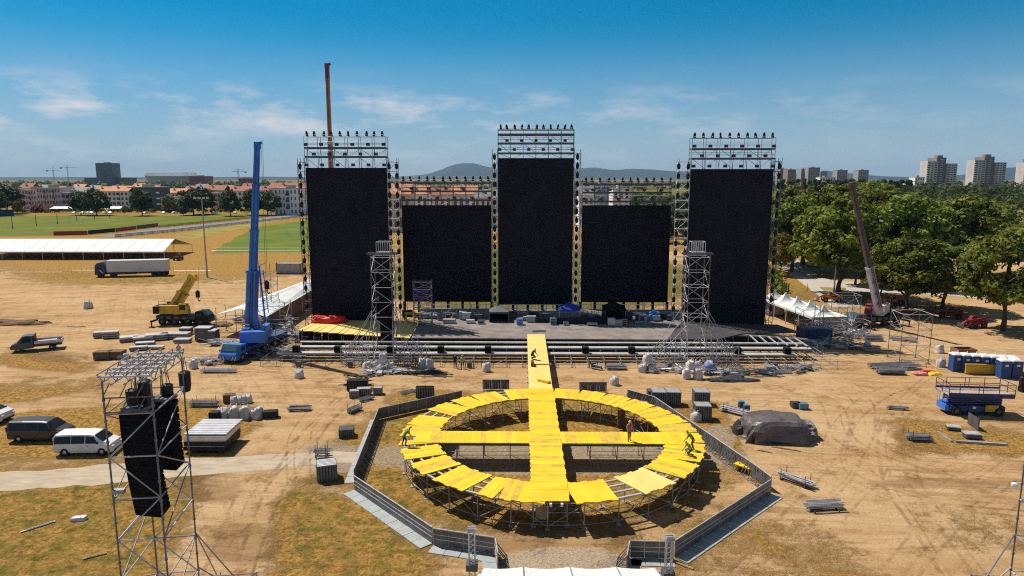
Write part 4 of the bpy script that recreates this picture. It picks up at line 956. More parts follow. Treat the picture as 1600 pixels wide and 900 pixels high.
# mobile cranes
def crane(label, loc, rz, P, P2, L=11.5, naxle=5, superrot=0.0, cabside=1, cabP=None, boom=None, hookat=None, frontstripes=False, dcab=None, sus=1.0):
    r = T('mobile_crane', label, 'crane', loc, rz); cabP = cabP or P
    mb = MB(); mb.bb(-L / 2, L / 2 - 2.1, -1.3, 1.3, 1.0, 1.62); mb.bb(-L / 2 + .2, L / 2 - .3, -.6, .6, .6, 1.0); mb.build('chassis', P2, r, bevel=.04)
    mb = MB(); mb.loft([[(x, -1.3, .5), (x, -1.3, zt - .15), (x, -1.15, zt), (x, 1.15, zt), (x, 1.3, zt - .15), (x, 1.3, .5)] for x, zt in ((L / 2 - 2.1, 2.3), (L / 2 - 1.0, 2.35), (L / 2 - .3, 1.55), (L / 2, 1.2))]); mb.build('driving_cab', dcab or P, r, bevel=.04)
    mb = MB(); x0, x1 = L / 2 - .98, L / 2 - .32; mb.hexa([(x0, -1.12, 2.27), (x1, -1.15, 1.6), (x1, 1.15, 1.6), (x0, 1.12, 2.27), (x0 + .05, -1.12, 2.36), (x1 + .06, -1.15, 1.66), (x1 + .06, 1.15, 1.66), (x0 + .05, 1.12, 2.36)]); mb.build('windscreen', pm('sunlit cab glass', (.05, .10, .12), .12, 0, .3), r)
    for s in (-1, 1):
        mb = MB(); mb.bb(L / 2 - 1.9, L / 2 - 1.05, s * 1.3 - .012, s * 1.3 + .012, 1.5, 2.12); mb.build('side_window', GLASS, r)
        for i in range(naxle): wheel(r, -L / 2 + .9 + (L - 2.2) * i / (naxle - 1), s * 1.1, .62, .42, STEELD if P2 is BLACK else STEEL)
        for x in (-L / 2 + .1, L / 2 - 2.6):
            mb = MB(); mb.bar((x, s * 1.2, .95), (x, s * 2.9, .95), .3, .26); mb.tube((x, s * 2.8, .95), (x, s * 2.8, .1), .1); mb.box((x, s * 2.8, .06), (.6, .6, .12)); mb.build('outrigger', P2, r)
    if frontstripes:
        for s in (-1, 1):
            for k in range(5): mb = MB(); y = s * (.35 + k * .2); mb.hexa([(L / 2 + .01, y, .5), (L / 2 + .01, y + .1, .5), (L / 2 + .01, y + .1 + s * .2, 1.0), (L / 2 + .01, y + s * .2, 1.0), (L / 2 + .03, y, .5), (L / 2 + .03, y + .1, .5), (L / 2 + .03, y + .1 + s * .2, 1.0), (L / 2 + .03, y + s * .2, 1.0)]); mb.build('warning_stripe', WHITEP if k % 2 else RED, r)
    su = bpy.data.objects.new('superstructure', None); COL.objects.link(su); su.parent = r; su.location = (-1.2, 0, 1.65); su.rotation_euler = (0, 0, superrot); su.scale = (sus, sus, sus)
    mb = MB(); mb.lathe([(1.0, 0), (1.0, .25)], (0, 0, 0), 16); mb.bb(-2.6, 1.2, -1.15, 1.15, .25, .9); mb.bb(-2.6, .6, .45, 1.1, .9, 1.7); mb.bb(-2.6, .6, -1.1, -.45, .9, 1.6); mb.build('turntable', P, su, bevel=.05)
    mb = MB(); mb.bb(-3.5, -2.62, -1.3, 1.3, .3, 1.5); mb.build('counterweight', P if P2 is not BLACK else P2, su, bevel=.05)
    mb = MB(); mb.lathe([(.42, -.5), (.42, -.44), (.3, -.42), (.3, .42), (.42, .44), (.42, .5)], (-1.9, 0, 1.25), 12, 0, 'y'); mb.path([(-2.6, -1.1, .9), (-2.6, -1.1, 2.3), (.5, -1.1, 2.3), (.5, -1.1, .9)], .03, 4); mb.path([(-2.6, 1.1, .9), (-2.6, 1.1, 2.3), (.5, 1.1, 2.3), (.5, 1.1, .9)], .03, 4); mb.tube((-.4, .8, 1.7), (-.4, .8, 2.5), .07); mb.box((-1.4, .8, 1.8), (1.2, .5, .25)); mb.build('winch_gear', STEELD, su)
    mb = MB()
    for k in range(5): mb.bb(-L / 2 + .4 + k * 1.3, -L / 2 + 1.2 + k * 1.3, -1.33, -1.28, 1.05, 1.5); mb.bb(-L / 2 + .4 + k * 1.3, -L / 2 + 1.2 + k * 1.3, 1.28, 1.33, 1.05, 1.5)
    mb.build('side_lockers', STEELD, r)
    mb = MB(); c = cabside; mb.loft([[(x, c * .55, .3), (x, c * .55, zt), (x, c * 1.45, zt), (x, c * 1.5, .3)] for x, zt in ((.6, 1.9), (1.7, 1.9), (2.1, 1.3), (2.15, .4))]); mb.build('operator_cab', cabP, su, bevel=.06)
    mb = MB(); mb.bb(.75, 1.65, c * 1.0 - .52, c * 1.0 + .52, .95, 1.7); mb.hexa([(2.06, c * .62, .7), (2.06, c * 1.38, .7), (1.74, c * 1.38, 1.82), (1.74, c * .62, 1.82), (2.2, c * .62, .7), (2.2, c * 1.38, .7), (1.86, c * 1.38, 1.82), (1.86, c * .62, 1.82)]); mb.build('cab_glazing', GLASS, su)
    if boom:
        foot, tip, secs = boom
        foot = Vector(foot); tip = Vector(tip); d = (tip - foot); Lb = d.length; d.normalize(); pos = 0
        for i, (fr, w0, mt) in enumerate(secs):
            a = foot + d * (Lb * pos - (.4 if i else 0)); b = foot + d * (Lb * fr)
            mb = MB(); hz = d.copy(); mb.bar(a, b, w0, w0 * 1.15, 0, w0 * .96, w0 * 1.1)
            mb.bar(b - d * .35, b, w0 * 1.1, w0 * 1.25, 0)
            mb.build('boom_section', mt, r, world=True); pos = fr
        w0 = secs[-1][1]; mb = MB(); mb.bar(tip - d * .2, tip + d * .5, w0 * 1.12, w0 * 1.2); h = Vector((.55, -.2, .1)); 
        mb.bar(tip + d * .2, tip + d * .3 + h * 1.1, .25, .35); mb.build('boom_head', secs[-1][2], r, world=True)
        side = Vector((0, -1, 0)); q = foot + d * 1.0 + side * (secs[0][1] * .66)
        mb = MB(); mb.tube(q, tip + side * (w0 * .7), .05, 4); mb.tube(q + Vector((.3, 0, 0)), foot + d * (Lb * secs[0][0]) + side * (secs[0][1] * .66) + Vector((.25, 0, 0)), .07, 5)
        for t_ in (.08, .16, .25): mb.box(foot + d * (Lb * t_) + side * (secs[0][1] * .62), (.5, .12, .3))
        mb.build('boom_line', STEELD, r, world=True)
        side = d.cross(Vector((0, 1, 0))).normalized()
        mid = foot + d * (Lb * secs[0][0] * .55); base = chain(su) @ Vector((1.0, 0, .6))
        mb = MB(); mb.tube(base, base.lerp(mid, .55), .22, 8); mb.tube(base.lerp(mid, .5), mid, .15, 8); mb.build('lift_ram', STEELL, r, world=True)
        if hookat is not None:
            hk = Vector(hookat); top = tip + d * .6 + h * 1.2; mb = MB()
            for k in (-.1, .1): mb.tube(top + Vector((k, 0, 0)), hk + Vector((k, 0, .5)), .02, 4)
            mb.build('hoist_rope', STEELD, r, world=True)
            mb = MB(); mb.box(hk, (.55, .4, 1.0)); mb.lathe([(.1, -.3), (.3, 0), (.1, .3)], hk + Vector((0, 0, .4)), 8); mb.path([hk + Vector((0, 0, -.5)), hk + Vector((0, 0, -.9)), hk + Vector((.2, 0, -1.15)), hk + Vector((.35, 0, -.9))], .07, 6); mb.build('hook_block', BLACK, r, world=True)
    return r
# blue crane
a = gp(416, 541); b = gp(358, 566); c = (a + b) / 2; hd = math.atan2(b.y - a.y, b.x - a.x)
bc = crane('big blue mobile crane with its boom raised high left of the stage', (c.x + .6, c.y + 1, 0), hd, BLUE, pm('blue chassis', (.03, .07, .22), .5, 0, .3), 12.5, 5, R_(200), 1, None,
      (at(392, 520, 91), at(402, 228, 92.5), [(.34, 1.25, BLUE), (.56, .86, BLUE), (.8, .74, BLUE), (1.0, .62, BLUE)]), at(417, 446, 90.5), True, None, 1.25)
mb = MB(); q0 = at(404, 500, 91); q1 = at(399, 415, 91.5)
mb.path([q0 + Vector((.9, 0, 0)), q1 + Vector((.5, 0, 0))], .12, 6); mb.path([q0 + Vector((1.4, 0, 1)), q1 + Vector((1.0, 0, -.6))], .07, 5)
for k in range(7): t = k / 6; mb.tube(q0.lerp(q1, t) + Vector((.6, 0, 0)), q0.lerp(q1, t) + Vector((1.4, 0, .4)), .05, 4)
mb.build('folded_jib', BLUE, bc, world=True)
a = gp(252, 509); b = gp(326, 506)
crane('yellow mobile crane with a short raised boom and hanging hook in the dirt field', ((a.x + b.x) / 2, a.y + 1.3, 0), R_(-4), YCR, BLACK, 8.6, 4, R_(8), -1, None,
      (at(270, 484, 109.5), at(301, 434, 109.5), [(.55, 1.35, YCR), (1.0, 1.0, YCR)]), at(309, 460, 109.2), False, BLACK)
a = gp(1352, 514)
wc = crane('white mobile crane with red operator cab and brown upper boom near the trees', (a.x + 2.2, a.y + 2.5, 0), R_(200), pm('white crane paint', (.62, .60, .64), .4, 0, .1), BLACK, 10, 4, R_(28), -1, RED,
      (at(1374, 489, 106.5), at(1331, 290, 105.5), [(.37, .85, pm('pale boom paint', (.50, .42, .46), .45, 0, .15)), (.66, .66, BROWNB), (1.0, .56, BROWNB)]), None, False, STEELD)
crane('orange telescopic crane boom with red tip rising behind the left screen tower', (-31.0, 124, 0), R_(80), ORNG, BLACK, 11, 4, 0, 1, None,
      ((-31.6, 121, 3), at(511, 104, 120), [(.3, 1.1, ORNG), (.5, .85, ORNG), (.68, .72, ORNG), (.95, .58, ORNG), (1.0, .62, RED)]))
# scissor lift
p = gp(1530, 651); sl = T('scissor_lift', 'dark blue scissor lift with a large railed platform at the right edge', 'scissor lift', (p.x, p.y + 1.2, 0), R_(-5))
mb = MB(); mb.bb(-2.6, 2.6, -1.0, 1.0, .45, 1.0); mb.bb(-.9, .1, -1.12, -1.0, .35, 1.1); mb.build('chassis', BLUED, sl, bevel=.03)
mb = MB(); mb.bb(.7, 1.9, -1.1, -1.0, .5, 1.15); mb.build('engine_cover', YCR, sl)
mb = MB(); mb.bb(-.55, -.25, -1.14, -1.12, .75, 1.0); mb.build('notice', WHITEP, sl)
for x in (-2.0, 2.0):
    for s in (-1, 1): wheel(sl, x, s * .95, .48, .36, STEELD)
for k in range(4):
    mb = MB(); z = 1.1 + k * .24
    for s in (-.7, .7): mb.bar((-2.4, s, z), (2.4, s, z + .2), .08, .14); mb.bar((-2.4, s + .1, z + .2), (2.4, s + .1, z), .08, .14)
    mb.build('scissor_arms', BLUED, sl)
mb = MB(); mb.bb(-3.0, 3.2, -1.25, 1.25, 2.1, 2.22); mb.bb(-3.0, 3.2, -1.28, -1.25, 1.95, 2.4, 1); mb.bb(-3.0, 3.2, 1.25, 1.28, 1.95, 2.4, 1); mb.build('platform', [pm('platform floor', (.42, .33, .28), .7), BLUED], sl)
for s in (-1.26, 1.26):
    mb = MB()
    for x in (-3.0, -2.0, -.2, .2, 1.7, 3.2): mb.tube((x, s, 2.2), (x, s, 3.3), .035, 5)
    for z in (2.75, 3.3): mb.tube((-3.0, s, z), (3.2, s, z), .035, 5)
    mb.build('side_rail', BLUED, sl)
for x in (-3.0, 3.2):
    mb = MB()
    for z in (2.75, 3.3): mb.tube((x, -1.26, z), (x, 1.26, z), .035, 5)
    mb.tube((x, 0, 2.2), (x, 0, 3.3), .035, 5); mb.build('end_rail', BLUED, sl)
mb = MB(); mb.bb(-3.0, -2.62, -.8, .8, .4, 1.0); mb.bar((-2.8, -.5, 1.0), (-2.65, -.5, 2.0), .12); mb.bar((-2.8, .2, 1.0), (-2.65, .2, 2.0), .12); mb.bb(-2.95, -2.7, -.7, .1, 1.25, 1.4); mb.build('end_step', BLUE, sl)
mb = MB(); mb.tube((-2.9, 1.0, .4), (-2.9, 1.0, 2.1), .04); mb.tube((-2.9, .6, .4), (-2.9, .6, 2.1), .04)
for k in range(5): mb.tube((-2.9, .6, .6 + k * .3), (-2.9, 1.0, .6 + k * .3), .03)
mb.build('ladder', STEELL, sl)
p = gp(1592, 612); mb = MB(); mb.lathe([(.3, -.6), (.42, -.5), (.42, .5), (.3, .6)], (0, 0, 1.15), 12); mb.box((0, 0, 2.0), (.5, .45, .5)); mb.box((0, 0, .3), (.7, .6, .6)); o = mb.build('standing_tank', BLACK); o.location = (p.x + .4, p.y, 0); tag(o, 'black upright machine cut off by the right edge behind the scissor lift', 'machine')
# machines under the trees
def telehandler(label, loc, rz, P, name='telehandler', cat='loader'):
    r = T(name, label, cat, loc, rz); r.scale = (.78,) * 3
    mb = MB(); mb.bb(-2.2, 2.0, -.7, .7, .7, 1.3); mb.bb(-2.4, -1.2, -.9, .9, .9, 1.7); mb.build('body', P, r, bevel=.06)
    mb = MB(); mb.loft([[(x, -.95, .9), (x, -.9, zt), (x, -.1, zt), (x, -.1, .9)] for x, zt in ((-.8, 2.3), (.3, 2.4), (.7, 1.5))]); mb.build('cab', P, r)
    mb = MB(); mb.bb(-.6, .2, -.975, -.06, 1.5, 2.2); mb.build('cab_glazing', GLASS, r)
    mb = MB(); mb.bar((-2.2, .35, 1.9), (2.3, .35, 1.5), .35, .4); mb.bar((2.2, .35, 1.55), (3.2, .35, .9), .28, .3); mb.build('boom', P, r)
    mb = MB(); mb.bb(3.1, 3.25, -.7, .9, .2, 1.1); mb.bb(3.2, 4.2, -.4, -.28, .2, .3); mb.bb(3.2, 4.2, .5, .62, .2, .3); mb.build('fork', STEELD, r)
    for x in (-1.5, 1.5):
        for s in (-1, 1): wheel(r, x, s * .95, .62, .4, P)
telehandler('red telehandler parked in the shade under the trees at right', (gp(1528, 514).x, gp(1528, 514).y + 1, 0), R_(190), RED)
telehandler('second red telehandler parked behind the first at the foot of a tree', (gp(1508, 505).x, gp(1508, 503).y + 3, 0), R_(150), RED)
telehandler('orange digger parked under the trees behind the white crane', (gp(1398, 478).x, gp(1398, 478).y + 1, 0), R_(10), ORNG, 'digger', 'digger')
telehandler('orange digger parked beside the paved path near the pagoda tents', (gp(1302, 473).x, gp(1302, 473).y + 1, 0), R_(170), ORNG, 'digger', 'digger')
telehandler('dark red forklift standing at the right end of the open white tent', (gp(276, 407).x, gp(276, 407).y + 1, 0), R_(95), pm('dark red paint', (.20, .03, .025), .5), 'forklift', 'forklift')
# containers
def container(label, loc, rz, L, hh, P, wd=2.4, name='container', cat='container'):
    r = T(name, label, cat, loc, rz); mb = MB(); n = int(L / .3); secs = []
    mb.bb(-L / 2 + .05, L / 2 - .05, -wd / 2 + .05, wd / 2 - .05, .12, hh - .05)
    for i in range(n):
        x = -L / 2 + L * (i + .5) / n
        for s in (-1, 1): mb.bb(x - .08, x + .08, s * (wd / 2 - .05) - .03, s * (wd / 2 - .05) + .03, .2, hh - .12)
    mb.build('walls', P, r)
    mb = MB()
    for x in (-L / 2, L / 2):
        for y in (-wd / 2, wd / 2): mb.box((x, y, hh / 2), (.14, .14, hh))
    for z in (.08, hh - .07):
        for y in (-wd / 2, wd / 2): mb.bb(-L / 2, L / 2, y - .06, y + .06, z - .07, z + .07)
        for x in (-L / 2, L / 2): mb.bb(x - .06, x + .06, -wd / 2 + .07, wd / 2 - .07, z - .07, z + .07)
    mb.build('corner_frame', STEELD, r)
    mb = MB(); mb.bb(L / 2 - .04, L / 2 + .02, -wd / 2 + .1, -.02, .2, hh - .2); mb.bb(L / 2 - .04, L / 2 + .02, .02, wd / 2 - .1, .2, hh - .2); mb.build('doors', P, r)
    return r
p = gp(451, 428); container('pale grey container standing alone behind the left screen tower', (p.x, p.y + 1.2, 0), 0, 6.0, 2.6, pm('pale grey container paint', (.42, .40, .42), .5))
p = gp(1211, 493); container('pale pink grey cabin beside the foot of the right screen tower', (p.x, p.y + 1.2, .1), R_(90), 3.6, 2.9, pm('pinkish cabin paint', (.40, .32, .34), .55), 2.5, 'site_cabin', 'cabin')
p = gp(1276, 533); container('dark blue low container among the scaffolding right of the stage', (p.x, p.y + 1, 0), R_(5), 4.2, 1.9, pm('deep blue container paint', (.02, .05, .15), .5), 2.2)
# portable toilets
def toilet():
    r = T('portable_toilet', None, 'portable toilet'); r['group'] = 'row of portable toilets'
    mb = MB(); mb.bb(-.55, .55, -.55, .55, .1, 2.05); mb.bb(-.58, .58, -.58, .58, 0, .1)
    for s in (-1, 1): mb.bb(s * .5 - .06, s * .5 + .06, -.58, -.5, .1, 2.05)
    mb.build('cabin', BLUEP, r)
    mb = MB(); mb.bb(-.42, .42, -.575, -.552, .15, 1.95); mb.build('door', pm('toilet door', (.022, .062, .22), .5), r)
    mb = MB(); mb.bb(-.16, .22, -.584, -.576, 1.45, 1.7); mb.build('door_notice', WHITEP, r)
    mb = MB(); mb.loft([[(-.6, -.6, 2.05), (.6, -.6, 2.05), (.6, .6, 2.05), (-.6, .6, 2.05)], [(-.58, -.58, 2.15), (.58, -.58, 2.15), (.58, .58, 2.15), (-.58, .58, 2.15)], [(-.3, -.4, 2.3), (.3, -.4, 2.3), (.3, .4, 2.3), (-.3, .4, 2.3)]]); mb.build('roof', WHITEP, r)
    mb = MB(); mb.tube((.42, .42, 2.1), (.42, .42, 2.45), .05); mb.build('vent_pipe', WHITEP, r)
    return r
t0 = toilet(); a = gp(1495, 581); b = gp(1590, 588)
ords = ('first', 'second', 'third', 'fourth', 'fifth', 'sixth', 'seventh')
for i in range(7):
    p = a.lerp(b, (i + .1) / 6.4); o = t0 if i == 0 else inst(t0); o.location = (p.x, p.y + .6, 0); o.rotation_euler = (0, 0, R_(-3)); o['label'] = 'blue portable toilet with white roof, %s from the left in the long back row' % ords[i]
for i, px in enumerate((1571, 1589)):
    p = gp(px, 591.5); o = inst(t0, (p.x, p.y + .5, 0), R_(-6), 'blue portable toilet in the front pair, the one %s' % ('beside the yellow board' if i == 0 else 'nearer the right edge'))
p = gp(1536, 585); mb = MB(); mb.bb(-2.1, 2.1, -.1, .1, .1, 1.15); mb.bb(-2.15, 2.15, -.14, .14, 1.15, 1.28); o = mb.build('yellow_board', YCR); o.location = p; o.rotation_euler = (0, 0, R_(-4)); tag(o, 'long yellow board standing in front of the portable toilets', 'board')

# ------------------------------------------------------------------ tents
def legs(root, pts, hh, r=.06):
    for x, y in pts: mb = MB(); mb.tube((x, y, 0), (x, y, hh), r, 6); mb.build('leg', STEELL, root)
# big open tent left
eL, eR = gp(-70, 407.5), gp(257, 406); zE = 3.6; zR = 6.6
b0 = at(256, 394, eR.y); 
q = T('open_tent', 'long open-sided white ridge tent on thin posts beside the football pitch', 'tent', ((eL.x + eR.x) / 2, eR.y, 0)); Lx = eR.x - eL.x; Dp = 22
zE = at(150, 393.5, eR.y).z; zR = at(150, 373.5, eR.y + Dp / 2).z; SK = at(273, 373, eR.y + Dp / 2).x - eR.x
mb = MB(); N = 16; th = .08
for i in range(N):
    x0 = -Lx / 2 + Lx * i / N; x1 = -Lx / 2 + Lx * (i + 1) / N - .03; sk = .0
    yr = Dp / 2
    mb.hexa([(x0, 0, zE), (x1, 0, zE), (x1 + SK, yr, zR), (x0 + SK, yr, zR), (x0, 0, zE + th), (x1, 0, zE + th), (x1 + SK, yr, zR + th), (x0 + SK, yr, zR + th)])
    mb.hexa([(x0 + SK, yr + .02, zR), (x1 + SK, yr + .02, zR), (x1 + SK, Dp, zE), (x0 + SK, Dp, zE), (x0 + SK, yr + .02, zR + th), (x1 + SK, yr + .02, zR + th), (x1 + SK, Dp, zE + th), (x0 + SK, Dp, zE + th)])
mb.build('roof_fabric', TENTW, q)
mb = MB(); mb.bb(-Lx / 2, Lx / 2, -.05, 0, zE - .25, zE); mb.build('valance', TENTW, q)
for i in range(N + 1):
    x0 = -Lx / 2 + Lx * i / N; mb = MB(); mb.path([(x0, -.05, zE + .1), (x0 + SK, Dp / 2, zR + .1), (x0 + SK, Dp, zE + .1)], .045, 4); mb.build('roof_rib', TENTW, q)
for i in range(11):
    x = -Lx / 2 + Lx * i / 10
    for y in (.1, Dp - .2): mb = MB(); xx = x + (SK if y > 1 else 0); mb.tube((xx, y, 0), (xx, y, zE), .09, 5); mb.build('post', STEELL, q)
for i in range(5):
    p = gp(30 + i * 48, 401 - i * .3); mb = MB(); mb.box((0, 0, .45), (5.5, .9, .1)); 
    for x in (-2.4, 2.4): mb.box((x, 0, .2), (.2, .8, .4))
    o = mb.build('long_table', WOODB); o.location = p; tag(o, 'brown trestle bench in the shade under the open white tent', 'bench', 'benches under the open white tent')
# white marquee behind the blue crane
mb = MB(); q = T('white_marquee', 'white flat marquee roof behind the blue crane beside the left screen tower', 'marquee', (gp(420, 490).x, gp(420, 490).y, 0))
zt = 3.2; P = [gp(345, 489, zt), gp(418, 493, zt), gp(478, 455, zt), gp(478, 436, zt), gp(440, 444, zt)]
rid = [gp(380, 480, zt + 1.2), gp(478, 437, zt + 1.4)]
f0, f1, f2, f3 = gp(336, 492, zt), gp(416, 495, zt), gp(500, 446, zt), gp(500, 432, zt)
mid0 = f0.lerp(f1, .5) + Vector((0, 0, 1.1)); mid1 = f3.lerp(f2, .5) + Vector((0, 0, 1.1)); dn = Vector((0, 0, -.07))
mb.hexa([f0 + dn, mid0 + dn, mid1 + dn, f3 + dn, f0, mid0, mid1, f3]); mb.hexa([mid0 + dn * 1.1, f1 + dn, f2 + dn, mid1 + dn * 1.1, mid0 + dn * .1, f1, f2, mid1 + dn * .1]); mb.build('roof_fabric', TENTW, q, world=True)
for t in (0, .2, .4, .6, .8, 1):
    for A_, B_ in ((f0, f3), (f1, f2)):
        p = A_.lerp(B_, t); mb = MB(); mb.tube((p.x, p.y, 0), (p.x, p.y, zt - .05), .06); mb.build('leg', STEELL, q, world=True)
mb = MB(); p0 = f1.lerp(f2, .08); p1 = f1.lerp(f2, 1); mb.bar((p0.x - .4, p0.y + .3, 1.5), (p1.x - .4, p1.y + .3, 1.5), .08, 3.0); mb.build('side_wall', pm('brown marquee wall', (.16, .095, .07), .8), q, world=True)
# pagoda tents
a = gp(1203, 486); b = gp(1300, 524); ws = ('nearest the right screen tower', 'second from the right screen tower', 'third from the right screen tower', 'fourth from the right screen tower', 'farthest from the right screen tower')
pq = None
for i in range(5):
    p = a.lerp(b, (i + .3) / 5.0); 
    if pq is None:
        pq = T('pagoda_tent', '', 'tent', p, math.atan2(b.y - a.y, b.x - a.x)); hw = (b - a).length / 10 + .05; hd_ = 2.9; secs = []
        for t in np.linspace(0, 1, 9):
            k = (1 - t) ** 1.0; z = 2.7 + 1.5 * t ** 1.9; kk = max(.03, 1 - t ** .55)
            secs.append([(-hw * kk, -hd_ * kk, z), (hw * kk, -hd_ * kk, z), (hw * kk, hd_ * kk, z), (-hw * kk, hd_ * kk, z)])
        mb = MB(); mb.loft(secs); mb.build('roof_fabric', TENTW, pq)
        mb = MB(); 
        for y in (-hd_, hd_): mb.bb(-hw, hw, y - .02, y + .02, 2.4, 2.7)
        mb.build('valance', TENTW, pq); legs(pq, [(-hw, -hd_), (hw, -hd_), (hw, hd_), (-hw, hd_)], 2.7)
        mb = MB(); mb.bb(-hw + .05, hw - .05, hd_ - .06, hd_ - .02, .1, 2.4); mb.build('rear_wall', TENTW, pq); o = pq
    else: o = inst(pq, p)
    o['label'] = 'white pointed pagoda tent right of the stage, ' + ws[i]; o['group'] = 'row of pagoda tents'
def canopy(label, px, py, v, wpx, hh, P, side=None, peak=.9):
    c = sat(px, py, v); base = W(c.x, v, DK); s = wpx / 10.1 / 2; r = T('pop_up_canopy', label, 'canopy', base, 0)
    mb = MB(); mb.loft([[(-s, -s, hh - .25), (s, -s, hh - .25), (s, s, hh - .25), (-s, s, hh - .25)], [(-s, -s, hh), (s, -s, hh), (s, s, hh), (-s, s, hh)], [(-s * .45, -s * .45, hh + peak * .5), (s * .45, -s * .45, hh + peak * .5), (s * .45, s * .45, hh + peak * .5), (-s * .45, s * .45, hh + peak * .5)], [(-.05, -.05, hh + peak), (.05, -.05, hh + peak), (.05, .05, hh + peak), (-.05, .05, hh + peak)]]); mb.build('roof_fabric', P, r)
    legs(r, [(-s + .05, -s + .05), (s - .05, -s + .05), (s - .05, s - .05), (-s + .05, s - .05)], hh - .2, .04)
    if side:
        mb = MB(); mb.bb(-s, s, s - .06, s - .02, 0, hh - .3); mb.bb(s - .06, s - .02, -s, s - .08, 0, hh - .3); mb.bb(-s + .02, -s + .06, -s, s - .08, 0, hh - .3); mb.build('side_wall', side, r)
canopy('bright blue pop-up canopy at the back of the stage', 889, 495, 102, 32, 2.0, pm('royal blue canopy', (.02, .05, .42), .6))
canopy('black pop-up canopy with side walls at the back of the stage', 959, 502, 101, 32, 2.3, CLOTH, CLOTH)
canopy('black pop-up canopy with grey top at the back of the stage by the centre screen', 780, 499, 102, 30, 1.6, pm('grey canopy', (.12, .12, .13), .7), CLOTH, .7)
# back rail fence, blue low screen, and clutter on the stage back
mb = MB(); root = sroot('rail_fence', 'scaffold rail fence with grey clutter along the back of the stage', 'fence')
for k in range(12):
    mb = MB(); u = -18 + k * 3.5
    for i in range(3): mb.tube((u + i * 1.17, 104.6, 0), (u + i * 1.17, 104.6, DK + 2.0), .04, 4)
    for z in (.7, 1.3, 2.0): mb.tube((u, 104.6, DK + z), (u + 3.5, 104.6, DK + z), .035, 4)
    mb.tube((u, 104.6, DK), (u + 2.3, 104.6, DK + 2), .03, 4); mb.build('rail_bay', STEELL, root)
def ssolid(name, mats, fn, px, py, v, label, cat, rz=0, group=None, z=DK):
    c = sat(px, py, v); mb = MB(); fn(mb); o = mb.build(name, mats); o.location = W(c.x, v, z); o.rotation_euler = (0, 0, rz); return tag(o, label, cat, group)
ssolid('cloth_screen', pm('navy cloth', (.012, .018, .045), .85), lambda m: (m.bb(-4, 4, -.05, .05, 0, 1.0), m.bb(-4, -3.9, -.3, .3, 0, .1), m.bb(3.9, 4, -.3, .3, 0, .1)), 902, 505, 99.6, 'long low navy cloth screen across the stage below the blue canopy', 'screen')
ssolid('cloth_screen', pm('navy cloth', (.012, .018, .045), .85), lambda m: (m.bb(-1.5, 1.5, -.05, .05, 0, .8), m.bb(-1.5, -1.4, -.3, .3, 0, .1), m.bb(1.4, 1.5, -.3, .3, 0, .1)), 852, 503, 100.5, 'short low navy cloth screen on the stage behind the blue drum case', 'screen')
def case_fn(w, d, h):
    def f(m):
        m.bb(-w / 2, w / 2, -d / 2, d / 2, .12, h)
        for x in (-w / 2, w / 2):
            for y in (-d / 2, d / 2): m.box((x, y, h / 2 + .06), (.06, .06, h - .1), 0, 1); m.lathe([(.06, -.03), (.06, .03)], (x * .85, y * .85, .06), 6, 1, 'y')
        for z in (.14, h - .02, h * .62):
            for y in (-d / 2, d / 2): m.bb(-w / 2, w / 2, y - .015, y + .015, z - .03, z + .03, 1)
    return f
items = [(812, 508, 99, .9, .8, .9, BLUE, 'blue drum case on the stage left of the runway head'), (864, 508, 99.2, .8, .8, 1.0, pm('teal case', (.03, .14, .16), .5), 'teal flight case on the stage right of the runway head'),
    (955, 510, 98.6, 1.0, .8, 1.1, STEELL, 'pale stacked flight case in front of the black canopy'), (966, 510, 98.4, .9, .8, .9, pm('grey case', (.3, .3, .32), .5), 'grey flight case in front of the black canopy, right of the pale one'),
    (830, 501, 101, 1.4, .9, .9, STEEL, 'grey machine with white cover behind the blue drum case'), (735, 507, 100, 1.2, .8, .5, STEELL, 'low pale case at the left of the stage back'), (702, 506, 100, 1.8, .9, .6, pm('beige case', (.35, .30, .27), .7), 'low beige case at the far left of the stage back'),
    (1000, 508, 99.5, 1.6, 1.0, .5, BLUED, 'low navy case right of the black canopy'), (975, 506, 99.5, .7, .7, .8, RED, 'small red case right of the black canopy'), (752, 508, 99.5, .9, .7, .6, BLACK, 'low black case left of the grey topped canopy'),
    (884, 511, 98.8, .7, .6, .5, BLACK, 'small black case on the stage below the blue canopy'), (925, 511, 98.8, 1.5, .6, .4, STEEL, 'low grey case on the stage between blue and black canopies'), (842, 521, 94.2, 1.9, .5, .15, BLACK, 'flat black strip case near the runway head'),
    (1003, 503, 102, 1.2, 1.0, 1.0, STEEL, 'grey crate below the blue tarpaulin at stage right'), (690, 498, 102.4, 1.3, 1.0, 1.1, GREYC, 'grey cage at the back left of the stage'), (724, 497, 103, 1.2, .9, 1.2, STEEL, 'grey crate by the back rail left of the centre screen')]
for px, py, v, w_, d_, h_, m_, lab in items: ssolid('flight_case', [m_, STEELL], case_fn(w_, d_, h_), px, py, v, lab, 'flight case', random.uniform(-.1, .1))
cls = [BLACK, STEELD, GREYC, STEEL, NAVY, pm('case brown', (.12, .08, .06), .7), pm('olive box', (.10, .11, .04), .7), STEELL]
for i in range(34):
    px = 640 + i * 12.3 + random.uniform(-4, 4); v = random.uniform(101.6, 104.0); w_, d_, h_ = random.uniform(.4, 1.5), random.uniform(.4, .8), random.uniform(.4, 1.25)
    if abs(px - 780) < 18 or abs(px - 889) < 18 or abs(px - 959) < 18: continue
    ssolid('equipment_case', [cls[i % 8], cls[(i * 3 + 1) % 4]], case_fn(w_, d_, h_), px, 500, v, 'small equipment case in the cluttered row along the back rail of the stage', 'equipment case', random.uniform(-.5, .5), 'equipment along the back rail')
